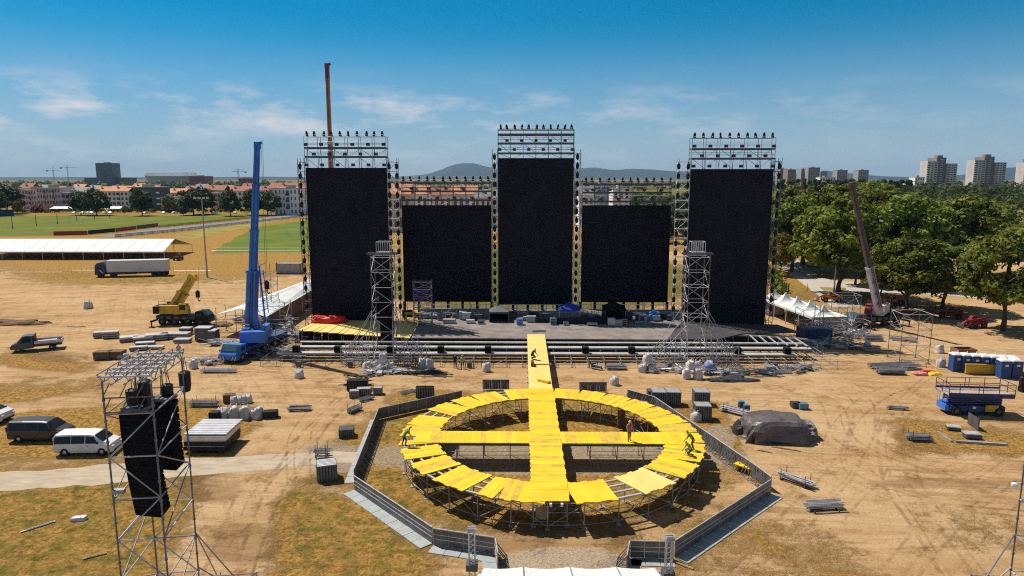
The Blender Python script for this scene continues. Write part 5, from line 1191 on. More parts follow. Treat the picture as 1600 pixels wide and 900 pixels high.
# lumpy heaps (tarps, bags)
def lump(w, d, h, seed, amp=.22, n=14, sq=.55, freq=1.1, flat=.0):
    mb = MB(); rows = 9
    for j in range(rows + 1):
        t = j / rows
        for i in range(n):
            a = 2 * math.pi * i / n; c, s = math.cos(a), math.sin(a)
            cx = math.copysign(abs(c) ** sq, c); sy = math.copysign(abs(s) ** sq, s)
            ph = t * math.pi / 2; k = math.cos(ph) ** .45; z = math.sin(ph) ** .8
            p = Vector((cx * k * w / 2, sy * k * d / 2, z * h)); nn = mnoise.noise(p * freq + Vector((seed * 7.3, seed, 0))) + .5 * mnoise.noise(p * freq * 2.6 + Vector((seed, 3, 1)))
            f = 1 + amp * nn * (1 if j else .6); mb.v.append((p.x * f, p.y * f, max(0, p.z * (1 + amp * .8 * nn) if j else 0)))
    for j in range(rows):
        for i in range(n): q = (i + 1) % n; mb.f.append((j * n + i, j * n + q, (j + 1) * n + q, (j + 1) * n + i)); mb.m.append(0)
    mb.f.append(tuple(rows * n + i for i in range(n))); mb.m.append(0)
    return mb
o = lump(5.2, 1.9, 1.0, 3, .35, 18, .8, .9).build('red_tarpaulin', REDT); o.location = W(sat(517, 509, 101).x, 100.2, DK); tag(o, 'bright red crumpled tarpaulin on the yellow left wing of the stage', 'tarpaulin')
o = lump(2.2, 1.2, 1.3, 5, .4, 12, .8, 1.2).build('blue_tarpaulin', pm('sky blue tarp', (.05, .20, .50), .5)); o.location = W(sat(1022, 499, 102.5).x, 102.5, DK); tag(o, 'bright blue tarpaulin heap on the stage right of the black canopy', 'tarpaulin')
ssolid('yellow_board', YEL, lambda m: (m.bb(-1.2, 1.2, -.6, .6, 1.4, 1.5), m.bb(-1.1, -1.0, -.5, .5, 0, 1.4), m.bb(1.0, 1.1, -.5, .5, 0, 1.4)), 645, 485, 100, 'yellow boards on a frame at the foot of the purple scaffold tower', 'boards')

# ------------------------------------------------------------------ big bags, stacks and site clutter
bags = []
for k in range(4):
    mb = lump(1.0, .95, 1.05, 11 + k, .22, 12, .5, 2.2)
    for sx in (-1, 1):
        for sy in (-1, 1): mb.path([(sx * .3, sy * .3, .9), (sx * .22, sy * .22, 1.25), (sx * .1, sy * .3, 1.22)], .03, 4)
    bags.append(mb)
bproto = [None] * 4; bn = [0]
def bag(px, py, label, s=1.0, z=0, group='white bulk bags on the site'):
    k = bn[0] % 4; bn[0] += 1; p = gp(px, py); p.z = z
    if bproto[k] is None: bproto[k] = bags[k].build('bulk_bag', BAGM, smooth=True); o = bproto[k]; o.location = p
    else: o = inst(bproto[k], p)
    o.rotation_euler = (0, 0, random.uniform(0, 6)); s *= .88; o.scale = (s, s, s * random.uniform(.9, 1.1)); tag(o, label, 'bulk bag', group)
for i, px in enumerate((350, 366, 383, 402)): bag(px, 655 - i * .6, 'big white bulk bag in the front row by the line arrays, %s from the left' % ords[i], 1.25)
for i, px in enumerate((366, 374, 381, 388)): bag(px, 631 - i * .7, 'white bulk bag in the tight row behind the front bags, %s from the left' % ords[i], .85)
bag(302, 575, 'single white bulk bag in front of the blue crane', 1.15); bag(137, 482, 'white bulk bag alone in the dirt field below the lorry', 1.5); bag(141, 481, 'smaller white bag leaning on the bag in the dirt field', 1.1)
for i, (px, py, z, w_) in enumerate(((574, 578, 0, 'far left of the left tower cluster'), (585, 577, 0, 'second from left in the left tower cluster'), (597, 581, 0, 'lower front of the left tower cluster'), (599, 580, 1.05, 'on top in the left tower cluster'), (611, 580, 0, 'far right of the left tower cluster'),
        (660, 574, 0, 'left of the pair behind the shadow mound'), (671, 575, 0, 'right of the pair behind the shadow mound'), (1004, 581, 0, 'left of the right tower cluster'), (1018, 581, 0, 'right of the right tower cluster'), (1011, 580, 1.0, 'on top of the right tower cluster'),
        (1072, 591, 0, 'front left of the big cluster by the shadow mound'), (1090, 592, 0, 'front right of the big cluster by the shadow mound'), (1078, 590, 1.1, 'on top of the big cluster by the shadow mound'), (1090, 577, 0, 'rear left of the big cluster by the shadow mound'), (1108, 578, 0, 'rear right with a blue cover in the big cluster'))):
    bag(px, py, 'white bulk bag, ' + w_, 1.15, z)
for i, (px, py, l) in enumerate(((960, 601, 'white bulk bag lying on the dirt right of the runway'), (760, 580, 'dirty white bag lying on the dirt left of the runway'), (468, 590, 'bundled white bag on the dirt left of the stage front'), (1468, 551, 'white bag on the dirt beyond the portable toilets'), (1470, 573, 'white bag on the dirt left of the portable toilets'),
        (1355, 545, 'white bag at the foot of the white crane'), (422, 503, 'white bag hanging low in the scaffolding behind the blue crane'), (436, 520, 'white bag in the scaffolding heap by the yellow wing'), (446, 521, 'greyish bag in the scaffolding heap by the yellow wing'), (455, 515, 'pale bag stacked behind the scaffolding heap'), (432, 512, 'small white bag behind the blue crane'), (352, 548, 'grey white bag beside the blue crane cab'), (1088, 657, 'white sack lying against the right barrier run'))): bag(px, py, l, 1.1)
def stack(label, px, py, n, L, wd, rz, m, cat='deck stack', name='deck_stack', z0=.12, th=.1, m2=None, group=None, jit=.05):
    p = gp(px, py); r = T(name, label, cat, (p.x, p.y + wd * .3, 0), R_(rz), group); z = z0
    mb = MB()
    for x in (-L * .35, L * .35): mb.bb(x - .06, x + .06, -wd / 2, wd / 2, 0, z0)
    mb.build('bearer', WOODB if m is not WOODB else STEELD, r)
    for i in range(n):
        mb = MB(); x = random.uniform(-jit, jit); y = random.uniform(-jit, jit); mb.box((x, y, z + th * .45), (L, wd, th * .86), random.uniform(-jit, jit) * .3)
        for k in range(max(2, int(wd / .3))): mb.bb(-L / 2 + x, L / 2 + x, y - wd / 2 + wd * k / max(2, int(wd / .3)), y - wd / 2 + wd * k / max(2, int(wd / .3)) + .03, z + th * .88, z + th * .93, 1)
        mb.build('deck_panel', [STEELL if i == n - 1 and m is not WOODB else (STEELD if i % 2 and m is not BLACK else m), m2 or STEELD], r); z += th
    return r
DG = STEEL
for a in (('grey deck stack at far left of the material yard, first of two', 157, 528, 5, 2.0, 1.0, 15), ('grey deck stack beside the first at far left of the material yard', 172, 529, 6, 2.0, 1.0, 15),
          ('low grey deck stack at the left of the long row before the yellow crane', 200, 534, 4, 2.4, 1.6, 25), ('grey deck stack second in the long row before the yellow crane', 222, 534, 4, 2.6, 1.6, 25), ('grey deck stack third in the long row before the yellow crane', 243, 532, 5, 3.0, 1.6, 20),
          ('long grey deck stack with legs below the yellow crane', 272, 530, 5, 4.0, 1.5, 0), ('raised grey deck stack on legs right of the long row', 284, 536, 3, 2.2, 1.2, 5), ('low pale deck pile in front of the long row', 226, 541, 3, 2.4, 1.0, 15), ('pale flat panels in front of the deck rows', 240, 546, 2, 2.4, .9, 5), ('grey low panels left of the flat panels', 215, 548, 3, 2.2, .9, 20),
          ('dark low case pile by the yellow crane rear', 290, 523, 6, 1.6, 1.2, 0), ('tall dark stack of cases right of the material yard', 318, 533, 12, 2.2, 1.6, 0), ('second tall dark stack at the right end of the material yard', 333, 534, 10, 1.0, 1.6, 0)):
    stack(a[0], a[1], a[2], a[3], a[4], a[5], a[6], STEELD if 'dark' in a[0] else DG, m2=STEELL, th=.16)
stack('wide low crate of pale aluminium decks with rounded tops right of the front tower', 326, 704, 3, 3.6, 3.3, 0, BLACK, 'deck crate', 'deck_crate', .25, .45, STEELL)
p = gp(328, 703); mb = MB()
for k in range(9): mb.bb(-1.8, 1.8, -1.9 + k * .42, -1.55 + k * .42, 1.62, 1.74)
o = mb.build('pale_deck_boards', STEELL); o.location = (p.x, p.y + 1.2, 0); tag(o, 'row of pale aluminium boards on top of the wide low crate', 'boards')
def cage_box(label, px, py, w_=1.6, d_=1.4, h_=1.5, rz=0, m=GREYC, z=0):
    p = gp(px, py); r = T('barrier_cage', label, 'storage cage', (p.x, p.y + d_ * .4, z), R_(rz))
    mb = MB(); mb.bb(-w_ / 2 + .05, w_ / 2 - .05, -d_ / 2 + .05, d_ / 2 - .05, .12, h_ - .1); mb.build('contents', STEELD, r)
    mb = MB(); n = 7
    for k in range(n):
        x = -w_ / 2 + w_ * (k + .5) / n
        for s in (-1, 1): mb.bb(x - .07, x + .07, s * d_ / 2 - .03, s * d_ / 2 + .03, .1, h_)
        y = -d_ / 2 + d_ * (k + .5) / n
        for s in (-1, 1): mb.bb(s * w_ / 2 - .03, s * w_ / 2 + .03, y - .06, y + .06, .1, h_)
    mb.build('side_bars', m, r)
    mb = MB()
    for k in range(6): y = -d_ / 2 + d_ * (k + .5) / 6; mb.bb(-w_ / 2, w_ / 2, y - .08, y + .08, h_ - .06, h_)
    mb.build('top_slats', STEELL if m is GREYC else m, r)
    mb = MB(); mb.bb(-w_ / 2, w_ / 2, -d_ / 2, d_ / 2, .02, .1); mb.build('base', STEELD, r)
cage_box('grey slatted barrier cage standing alone left of the ring barrier', 508, 752, 1.5, 1.4, 1.35, 18)
cage_box('dark low cage on the grass left of the ring barrier', 540, 684, 1.3, 1.2, .8, 10, STEELD)
for px, py, l in ((1031, 634, 'grey barrier cage at the left of the rear pair right of the ring'), (1052, 634, 'grey barrier cage at the right of the rear pair right of the ring'), (1097, 634, 'grey barrier cage standing apart at the rear right of the ring'), (1099, 657, 'grey barrier cage nearest the right barrier run')): cage_box(l, px, py, 1.55, 1.4, 1.5, -3)
cage_box('dark crate behind the grey cage pair', 1020, 628, 1.0, 1.0, 1.2, 0, STEELD); cage_box('large grey lattice board crate behind the left barrier run', 664, 622, 1.9, .5, 1.25, 0, BARR); cage_box('grey flight case at the left of the three behind the left barrier', 553, 622, 1.0, .8, .8, 8); cage_box('grey flight case in the middle of the three behind the left barrier', 568, 619, 1.5, .8, .85, 8); cage_box('grey flight case at the right of the three behind the left barrier', 590, 617, .9, .8, .8, 5)
cage_box('black case trolley with cables behind the grey flight cases', 558, 611, 2.2, 1.0, 1.2, 6, BLACK); cage_box('grey cage inside the right barrier run', 1003, 640, 1.1, .8, .7, -20)
cage_box('black open case beside the white bag row', 422, 654, 1.3, .8, .7, 15, BLACK); cage_box('brown box behind the white bag row', 357, 630, 1.0, .8, .9, 5, WOODB); cage_box('small black drum stand left of the white bag row', 334, 662, .8, .8, 1.1, 0, BLACK)
cage_box('small dark crate of the pair on the dirt behind the tarpaulin pile', 1244, 638, .8, .7, .6, 0, STEELD); cage_box('blue lidded crate of the pair on the dirt behind the tarpaulin pile', 1256, 640, .85, .7, .6, 0, pm('blue lid', (.12, .32, .50), .5))
for px, py, l in ((1158, 640, 'blue drum at the left of the rack behind the tarpaulin pile'), (1166, 646, 'blue drum at the right of the rack behind the tarpaulin pile')):
    p = gp(px, py); mb = MB(); mb.lathe([(.3, 0), (.34, .1), (.34, .75), (.3, .85)], (0, 0, 0), 14, 0); mb.lathe([(.32, .852), (.30, .95)], (0, 0, 0), 14, 1); o = mb.build('storage_drum', [STEELD, pm('cyan lid', (.06, .32, .48), .5)]); o.location = p; tag(o, l, 'drum')
def pipes(label, px, py, n, L, rz, m=STEEL, w_=.8, hh=.5, posts=True, cat='tube bundle'):
    p = gp(px, py); r = T('tube_bundle', label, cat, (p.x, p.y + .3, 0), R_(rz))
    mb = MB()
    for i in range(n):
        y = random.uniform(-w_ / 2, w_ / 2); z = .12 + random.random() * hh; x = random.uniform(-.15, .15); mb.tube((-L / 2 + x, y, z), (L / 2 + x, y + random.uniform(-.1, .1), z), .045, 5, i % 2)
    mb.build('tubes', [m, STEELL], r)
    for x in (-L * .35, L * .35):
        mb = MB(); mb.bb(x - .04, x + .04, -w_ / 2 - .05, w_ / 2 + .05, .02, .1)
        if posts:
            for y in (-w_ / 2 - .05, w_ / 2 + .05): mb.tube((x, y, 0), (x, y, hh + .5), .03, 4)
        mb.build('stillage', STEELD, r)
for a in (('grey tube bundle on the dirt right of the front tower', 318, 636, 24, 2.8, 0), ('low grey tube bundle alone left of the ring', 466, 643, 18, 2.2, 5, STEELD, .8, .4, False), ('upright-ended tube rack behind the left barrier run', 553, 645, 22, 1.6, 60), ('loose tubes behind the left barrier run', 572, 627, 14, 1.6, 40, STEEL, .8, .3, False),
          ('pale loose tubes left of the lattice board crate', 637, 615, 9, 1.8, 40, STEELL, .9, .1, False), ('slanting tube rack on the dirt below the tarpaulin pile', 1245, 757, 20, 2.8, -50), ('tube bundle standing on feet at lower right of the ring', 1290, 799, 22, 2.6, 6, STEELL, .8, .5, False), ('tube bundle in a stillage at right below the scissor lift', 1438, 690, 24, 2.0, -6, STEEL),
          ('tube rack beside the blue drums', 1150, 648, 22, 3.0, -45), ('low dark tube bundle alone at right', 1404, 641, 12, 1.9, -10, STEELD, .5, .2, False), ('grey tube stack beside the scaffolding at right', 1392, 585, 40, 3.2, -4, STEEL, 1.2, .7, False), ('grey tube stack on the dirt right of the runway', 963, 578, 26, 2.4, 0, STEEL, .9, .5, False), ('short tube stack right of the runway foot', 934, 578, 16, 1.2, -35, STEEL, .7, .5, False),
          ('loose tubes in front of the stage right end', 1195, 585, 14, 2.6, -40, STEEL, .8, .3, False), ('flat tube bundle before the stage right end', 1222, 584, 14, 2.4, 0, STEEL, .6, .2, False), ('broken pallet sticks at the stage right corner', 1252, 584, 8, 1.6, 30, STEELD, .8, .2, False), ('small tube trolley left of the ring on the gravel', 501, 715, 16, 1.2, 5, STEEL, .8, .7), ('low tube bundle before the blue crane', 340, 583, 16, 4.2, 0, STEELL, .8, .3),
          ('tubes lying under the scaffold at stage left corner', 455, 561, 14, 2.6, 0, STEELL, .8, .2, False), ('tube heap behind the stage left corner', 428, 536, 30, 3.4, 15, STEEL, 1.6, 1.0, False), ('tangle of tubes left of the portable toilets', 1400, 577, 40, 6.0, 8, STEEL, 2.2, .5, False), ('grey tubes before the white crane, left pile', 1345, 524, 20, 2.4, 5, STEEL, .9, .6, False),
          ('dark equipment pile before the white crane', 1366, 533, 26, 2.6, 0, STEELD, 1.2, .9, False), ('pile of poles right of the white crane', 1412, 534, 14, 3.4, -30, STEELD, .5, .5, False), ('dark crate of tubes left of the white bag at right', 1316, 543, 18, 1.5, -10, STEELD, .9, .8, False), ('dark crate of tubes below the white crane', 1340, 547, 18, 1.8, -10, STEELD, .9, .8, False), ('dark crate of tubes right of the crane crates', 1364, 551, 18, 2.2, -10, STEELD, 1.0, .7, False)): pipes(*a)
for a in (('black low panel stack below the scissor lift, left', 1491, 673, 3, 1.1, .8, -20), ('grey low panel stack below the scissor lift, right', 1521, 686, 4, 1.3, .9, -8)): stack(a[0], a[1], a[2], a[3], a[4], a[5], a[6], STEELD, m2=STEELL)
mb = MB(); a = gp(1464, 676); b = gp(1487, 691); c = gp(1573, 696); mb.bar(a + Vector((0, 0, .08)), b + Vector((0, 0, .08)), .2, .16); mb.bar(b + Vector((.3, 0, .1)), c + Vector((0, 0, .1)), .32, .18); o = mb.build('steel_beams', STEEL); tag(o, 'two long grey beams lying on the dry grass below the scissor lift', 'beams')
mb = MB(); a = gp(1512, 662); b = gp(1528, 673); d = (b - a); mb.bar(a + Vector((0, 0, .6)), b + Vector((0, 0, .6)), .08, 1.1)
for t in np.linspace(0, 1, 7): q = a.lerp(b, t); mb.bar(q + Vector((0, -.06, 0)), q + Vector((0, -.06, 1.2)), .05, .05)
o = mb.build('steel_grid', STEELD); tag(o, 'dark barred panel standing on its edge below the scissor lift', 'panel')
mb = MB(); 
for k in range(3): mb.bb(-1.2, 1.2, -.15, .15, .1 + k * .3, .34 + k * .3, 0); 
p = gp(1505, 555); r = T('wooden_crate', 'brown wooden crate on the dirt behind the portable toilets', 'crate', (p.x, p.y, 0)); mb = MB(); mb.bb(-1.3, 1.3, -.8, -.7, 0, 1.0); mb.bb(-1.3, 1.3, .7, .8, 0, 1.0); mb.bb(-1.3, -1.2, -.7, .7, 0, 1.0); mb.bb(1.2, 1.3, -.7, .7, 0, 1.0); mb.build('side_boards', pm('red brown planks', (.26, .12, .075), .8), r); mb = MB(); mb.bb(-1.2, 1.2, -.7, .7, .02, .1); mb.build('base', WOODB, r)
for i, (px, py, L, l) in enumerate(((160, 562, 2.0, 'brown timber pile left of the material yard, left half'), (180, 561, 2.0, 'brown timber pile left of the material yard, right half'))): stack(l, px, py, 5, L, 1.4, 4, WOODB, 'timber pile', 'timber_pile', .1, .2, WOOD)
o = lump(1.6, 1.2, .6, 23, .4).build('rubble_bag', STEEL, smooth=True); o.location = gp(195, 560); tag(o, 'grey crumpled bag beside the brown timber pile', 'bag')
# big tarpaulin pile
p = gp(1222, 694); r = T('tarpaulin_pile', 'large material pile under a dark grey tarpaulin right of the ring', 'covered pile', (p.x, p.y + 1.9, 0), R_(-4))
mb = MB(); secs = []
for j, (kz, kk) in enumerate(((0, 1.0), (.15, 1.02), (.55, .98), (.8, .92), (.95, .8), (1.0, .55), (1.01, .2))):
    row = []
    for i in range(28):
        a = 2 * math.pi * i / 28; c, s = math.cos(a), math.sin(a); x = math.copysign(abs(c) ** .45, c) * 2.75 * kk; y = math.copysign(abs(s) ** .45, s) * 1.9 * kk
        nn = mnoise.noise(Vector((x * .8, y * .8, kz * 2))); fold = (math.sin(a * 9 + 3 * nn) * .12 + .06 * math.sin(a * 17 + 5 * nn)) * (1.05 - kz); f = 1 + fold + .06 * nn
        tilt = 1 - .16 * max(0, -x / 2.7) - .06 * x / 2.7; z = kz * 2.05 * tilt * (1 + .10 * nn); row.append((x * f - (.35 if x < 0 else -.15) * (1 - kz), y * f - .25 * (1 - kz), max(0, z)))
    secs.append(row)
mb.loft(secs); mb.build('tarpaulin', TARP, r)
mb = lump(1.6, 2.6, 1.3, 31, .4, 14, .7, 1.6); mb.v = [(x + 2.9, y + .3, z) for x, y, z in mb.v]; mb.build('exposed_netting', pm('grey netting', (.20, .18, .19), .8, 0, .5, 5), r)
mb = lump(1.5, 2.0, 1.2, 33, .4, 14, .7, 1.6); mb.v = [(x - 2.8, y + .6, z) for x, y, z in mb.v]; mb.build('exposed_sheets', pm('black sheets', (.05, .045, .05), .35, 0, .5, 5), r)
# dark low mounds standing in for the stage tower shadows by the bags
for l, px, py, w_, d_ in (('dark mound standing in for the tower shadow behind the left hi-vis workers', 655, 583, 6.0, 1.6), ('dark mound standing in for the tower shadow right of the big bag cluster', 1142, 594, 6.0, 2.2)):
    o = lump(w_, d_, .35, px, .5, 20, .9, .8).build('shadow_mound', pm('dark shadow tone', (.03, .035, .05), .8, 0, .5, 3)); o.location = gp(px, py); tag(o, l, 'shadow mound')
p = gp(1107, 581); o = lump(1.4, 1.2, .9, 41, .3).build('blue_cover', pm('pale blue sheet', (.20, .27, .50), .6)); o.location = (p.x, p.y - .6, .5); tag(o, 'pale blue sheet draped beside the big white bag cluster', 'sheet')
for i, (px, py, m, l) in enumerate(((1449, 583, REDT, 'red cloth heap on the dirt left of the scissor lift'), (1436, 586, pm('pink sheet', (.65, .25, .22), .6), 'pinkish red sheet left of the red cloth heap'), (1462, 586, YEL, 'yellow sheet right of the red cloth heap'))):
    o = lump(1.6, .9, .35, 51 + i, .5).build('cloth_heap', m); o.location = gp(px, py); tag(o, l, 'cloth')
for l, px, py, rz, L in (('yellow deck boards leaning inside the right barrier run', 1163, 738, -48, 1.6), ('yellow deck board pile lying across the runway', 850, 597, -40, 1.4)):
    if 'runway' in l:
        p = gp(px, py, DK + .05); mb = MB(); mb.box((0, 0, .1), (L, .5, .2)); mb.box((.02, .03, .22), (L, .45, .04))
    else: p = gp(px, py); mb = MB(); mb.box((0, 0, .55), (L, .7, .1)); mb.box((-.5, 0, .25), (.1, .6, .5)); mb.box((.5, 0, .25), (.1, .6, .5))
    o = mb.build('yellow_boards', YEL); o.location = p; o.rotation_euler = (0, 0, R_(rz)); tag(o, l, 'boards')
p = gp(847, 570, DK + .05); mb = MB(); mb.bb(-1.1, 1.1, -.08, .08, 0, .12); o = mb.build('grey_beam', STEEL); o.location = p; tag(o, 'grey beam lying across the runway below the kneeling worker', 'beam')
p = gp(832, 571, DK + .05); mb = MB(); mb.bb(-.18, .18, -.5, .5, 0, .5); mb.tube((0, -.5, .5), (0, -.5, .9), .03); o = mb.build('tool_box', WOODB); o.location = p; tag(o, 'brown tool box on the left edge of the runway', 'tool box')
for i, (px, py, L, rz, l) in enumerate(((60, 824, 2.0, 48, 'weathered plank lying in the grass at lower left'), (148, 870, 1.3, 33, 'thin pale stick in the grass at lower left'), (1066, 884, 1.4, -38, 'pale batten beside the right truss mast'), (1228, 702, 2.4, -25, 'pale broken timber below the tarpaulin pile'), (1195, 706, 1.2, -30, 'short pale timber scrap below the tarpaulin pile'), (128, 540 - 29, 1.2, 0, 'flat pale board in the dirt field'), (118, 510, 2.2, -5, 'long flat pale board in the dirt field'))):
    mb = MB(); mb.box((0, 0, .05), (L, .12 if i != 6 else .8, .07)); mb.box((.1, .02, .1), (L * .8, .06, .03)); o = mb.build('plank', WOOD if i else STEEL); o.location = gp(px, py); o.rotation_euler = (0, 0, R_(rz)); tag(o, l, 'plank')
o = lump(1.0, .6, .3, 61, .5).build('crumpled_sheet', STEELL); o.location = gp(125, 812); tag(o, 'crumpled grey plastic sheet in the grass at lower left', 'sheet')
for i, (px, py, w_, d_, h_, l) in enumerate(((20, 506, 12, 3, .6, 'low dark heap of dug soil at the left edge'), (340, 508, 5, 3, .4, 'low soil heap right of the yellow crane'))):
    o = lump(w_, d_, h_, 71 + i, .5, 24, .9, .5).build('soil_heap', pm('dug soil', (.16, .095, .05), .95, 0, .3, 2)); o.location = gp(px, py); tag(o, l, 'soil heap')
def tangle(label, px, py, n, w_, d_, h_, m=STEEL, m2=STEELL):
    p = gp(px, py); mb = MB()
    for i in range(n):
        a = Vector((random.uniform(-w_, w_) / 2, random.uniform(-d_, d_) / 2, random.random() ** 1.6 * h_ + .05)); L = random.uniform(1.2, 3.4); th = random.gauss(0, .6); d = Vector((math.cos(th), math.sin(th) * .7, random.uniform(-.35, .35))) * L / 2
        b, c = a - d, a + d; b.z = max(.05, b.z); c.z = max(.05, c.z); mb.tube(b, c, .04, 4, i % 2)
    for i in range(n // 5): mb.box((random.uniform(-w_, w_) / 2, random.uniform(-d_, d_) / 2, random.uniform(.15, h_ * .6)), (random.uniform(.4, 1.3), random.uniform(.3, .8), random.uniform(.15, .45)), random.uniform(0, 3), i % 3)
    o = mb.build('tube_heap', [m, m2, STEELD]); o.location = (p.x, p.y + d_ * .3, 0); tag(o, label, 'tube heap')
for a_ in (('loose heap of scaffold tubes behind the blue crane, below the hanging bag', 420, 520, 90, 6, 4, 1.8), ('loose heap of scaffold tubes between the blue crane and the yellow wing', 450, 532, 80, 5, 3, 1.3), ('tube heap at the corner of the white marquee', 392, 505, 60, 6, 4, 1.5), ('tube and board heap at the left end of the stage steps', 440, 553, 60, 5, 2, .8),
           ('tube heap beside the blue container right of the stage', 1300, 545, 70, 6, 3, 1.2), ('tube and case heap between pagoda tents and white crane', 1325, 530, 80, 7, 4, 1.6), ('tube scrap beside the big bag cluster at the right tower', 1135, 586, 50, 5, 1.5, .7), ('tube scrap at the foot of the left stage tower', 605, 585, 40, 5, 1.2, .6, STEELL), ('tube scrap at the foot of the right stage tower', 1055, 582, 50, 6, 1.2, .6, STEELL),
           ('dark cable heap behind the grey flight cases left of the ring', 558, 606, 40, 2.2, 1.2, 1.3, BLACK, STEELD), ('board and tube scrap in front of the stage right end', 1235, 579, 40, 6, 1.2, .6), ('tube scrap before the blue crane cab', 315, 570, 30, 4, 1.5, .9), ('tube heap right of the dark case stacks', 345, 540, 40, 3, 2, 1.0), ('cable and case heap at the back left of the stage', 700, 512, 1, 1, 1, .5)):
    if 'back left' not in a_[0]: tangle(*a_)
# scaffolding clusters
for l, px, py, wx, wy, zt in (('bare scaffold frame tower with open sides near the tree shade at right', 1418, 563, 3.6, 3.2, 6.6), ('scaffold cluster right of the pagoda tents', 1300, 530, 4.5, 3.0, 5.2), ('low scaffold frame left of the white crane', 1335, 525, 3.4, 2.4, 3.4), ('scaffold frame beside the blue container right of the stage', 1262, 527, 3.0, 2.5, 4.4), ('scaffold frame over the white bags behind the blue crane', 430, 520, 4.2, 3.0, 5.0), ('tall thin scaffold frame behind the blue crane boom', 418, 505, 3.0, 2.6, 10.0), ('scaffold frame at the near end of the white marquee', 362, 520, 3.0, 3.0, 4.2), ('low scaffold frame at the left corner of the stage', 447, 545, 4.0, 2.4, 2.6), ('scaffold frame between pagoda tents and white crane', 1320, 500, 3.5, 3.0, 4.5)):
    p = gp(px, py); tower('scaffold_stand', l, (p.x, p.y, 0), random.uniform(-.2, .2), wx, wy, zt, 2.0, .04, False)

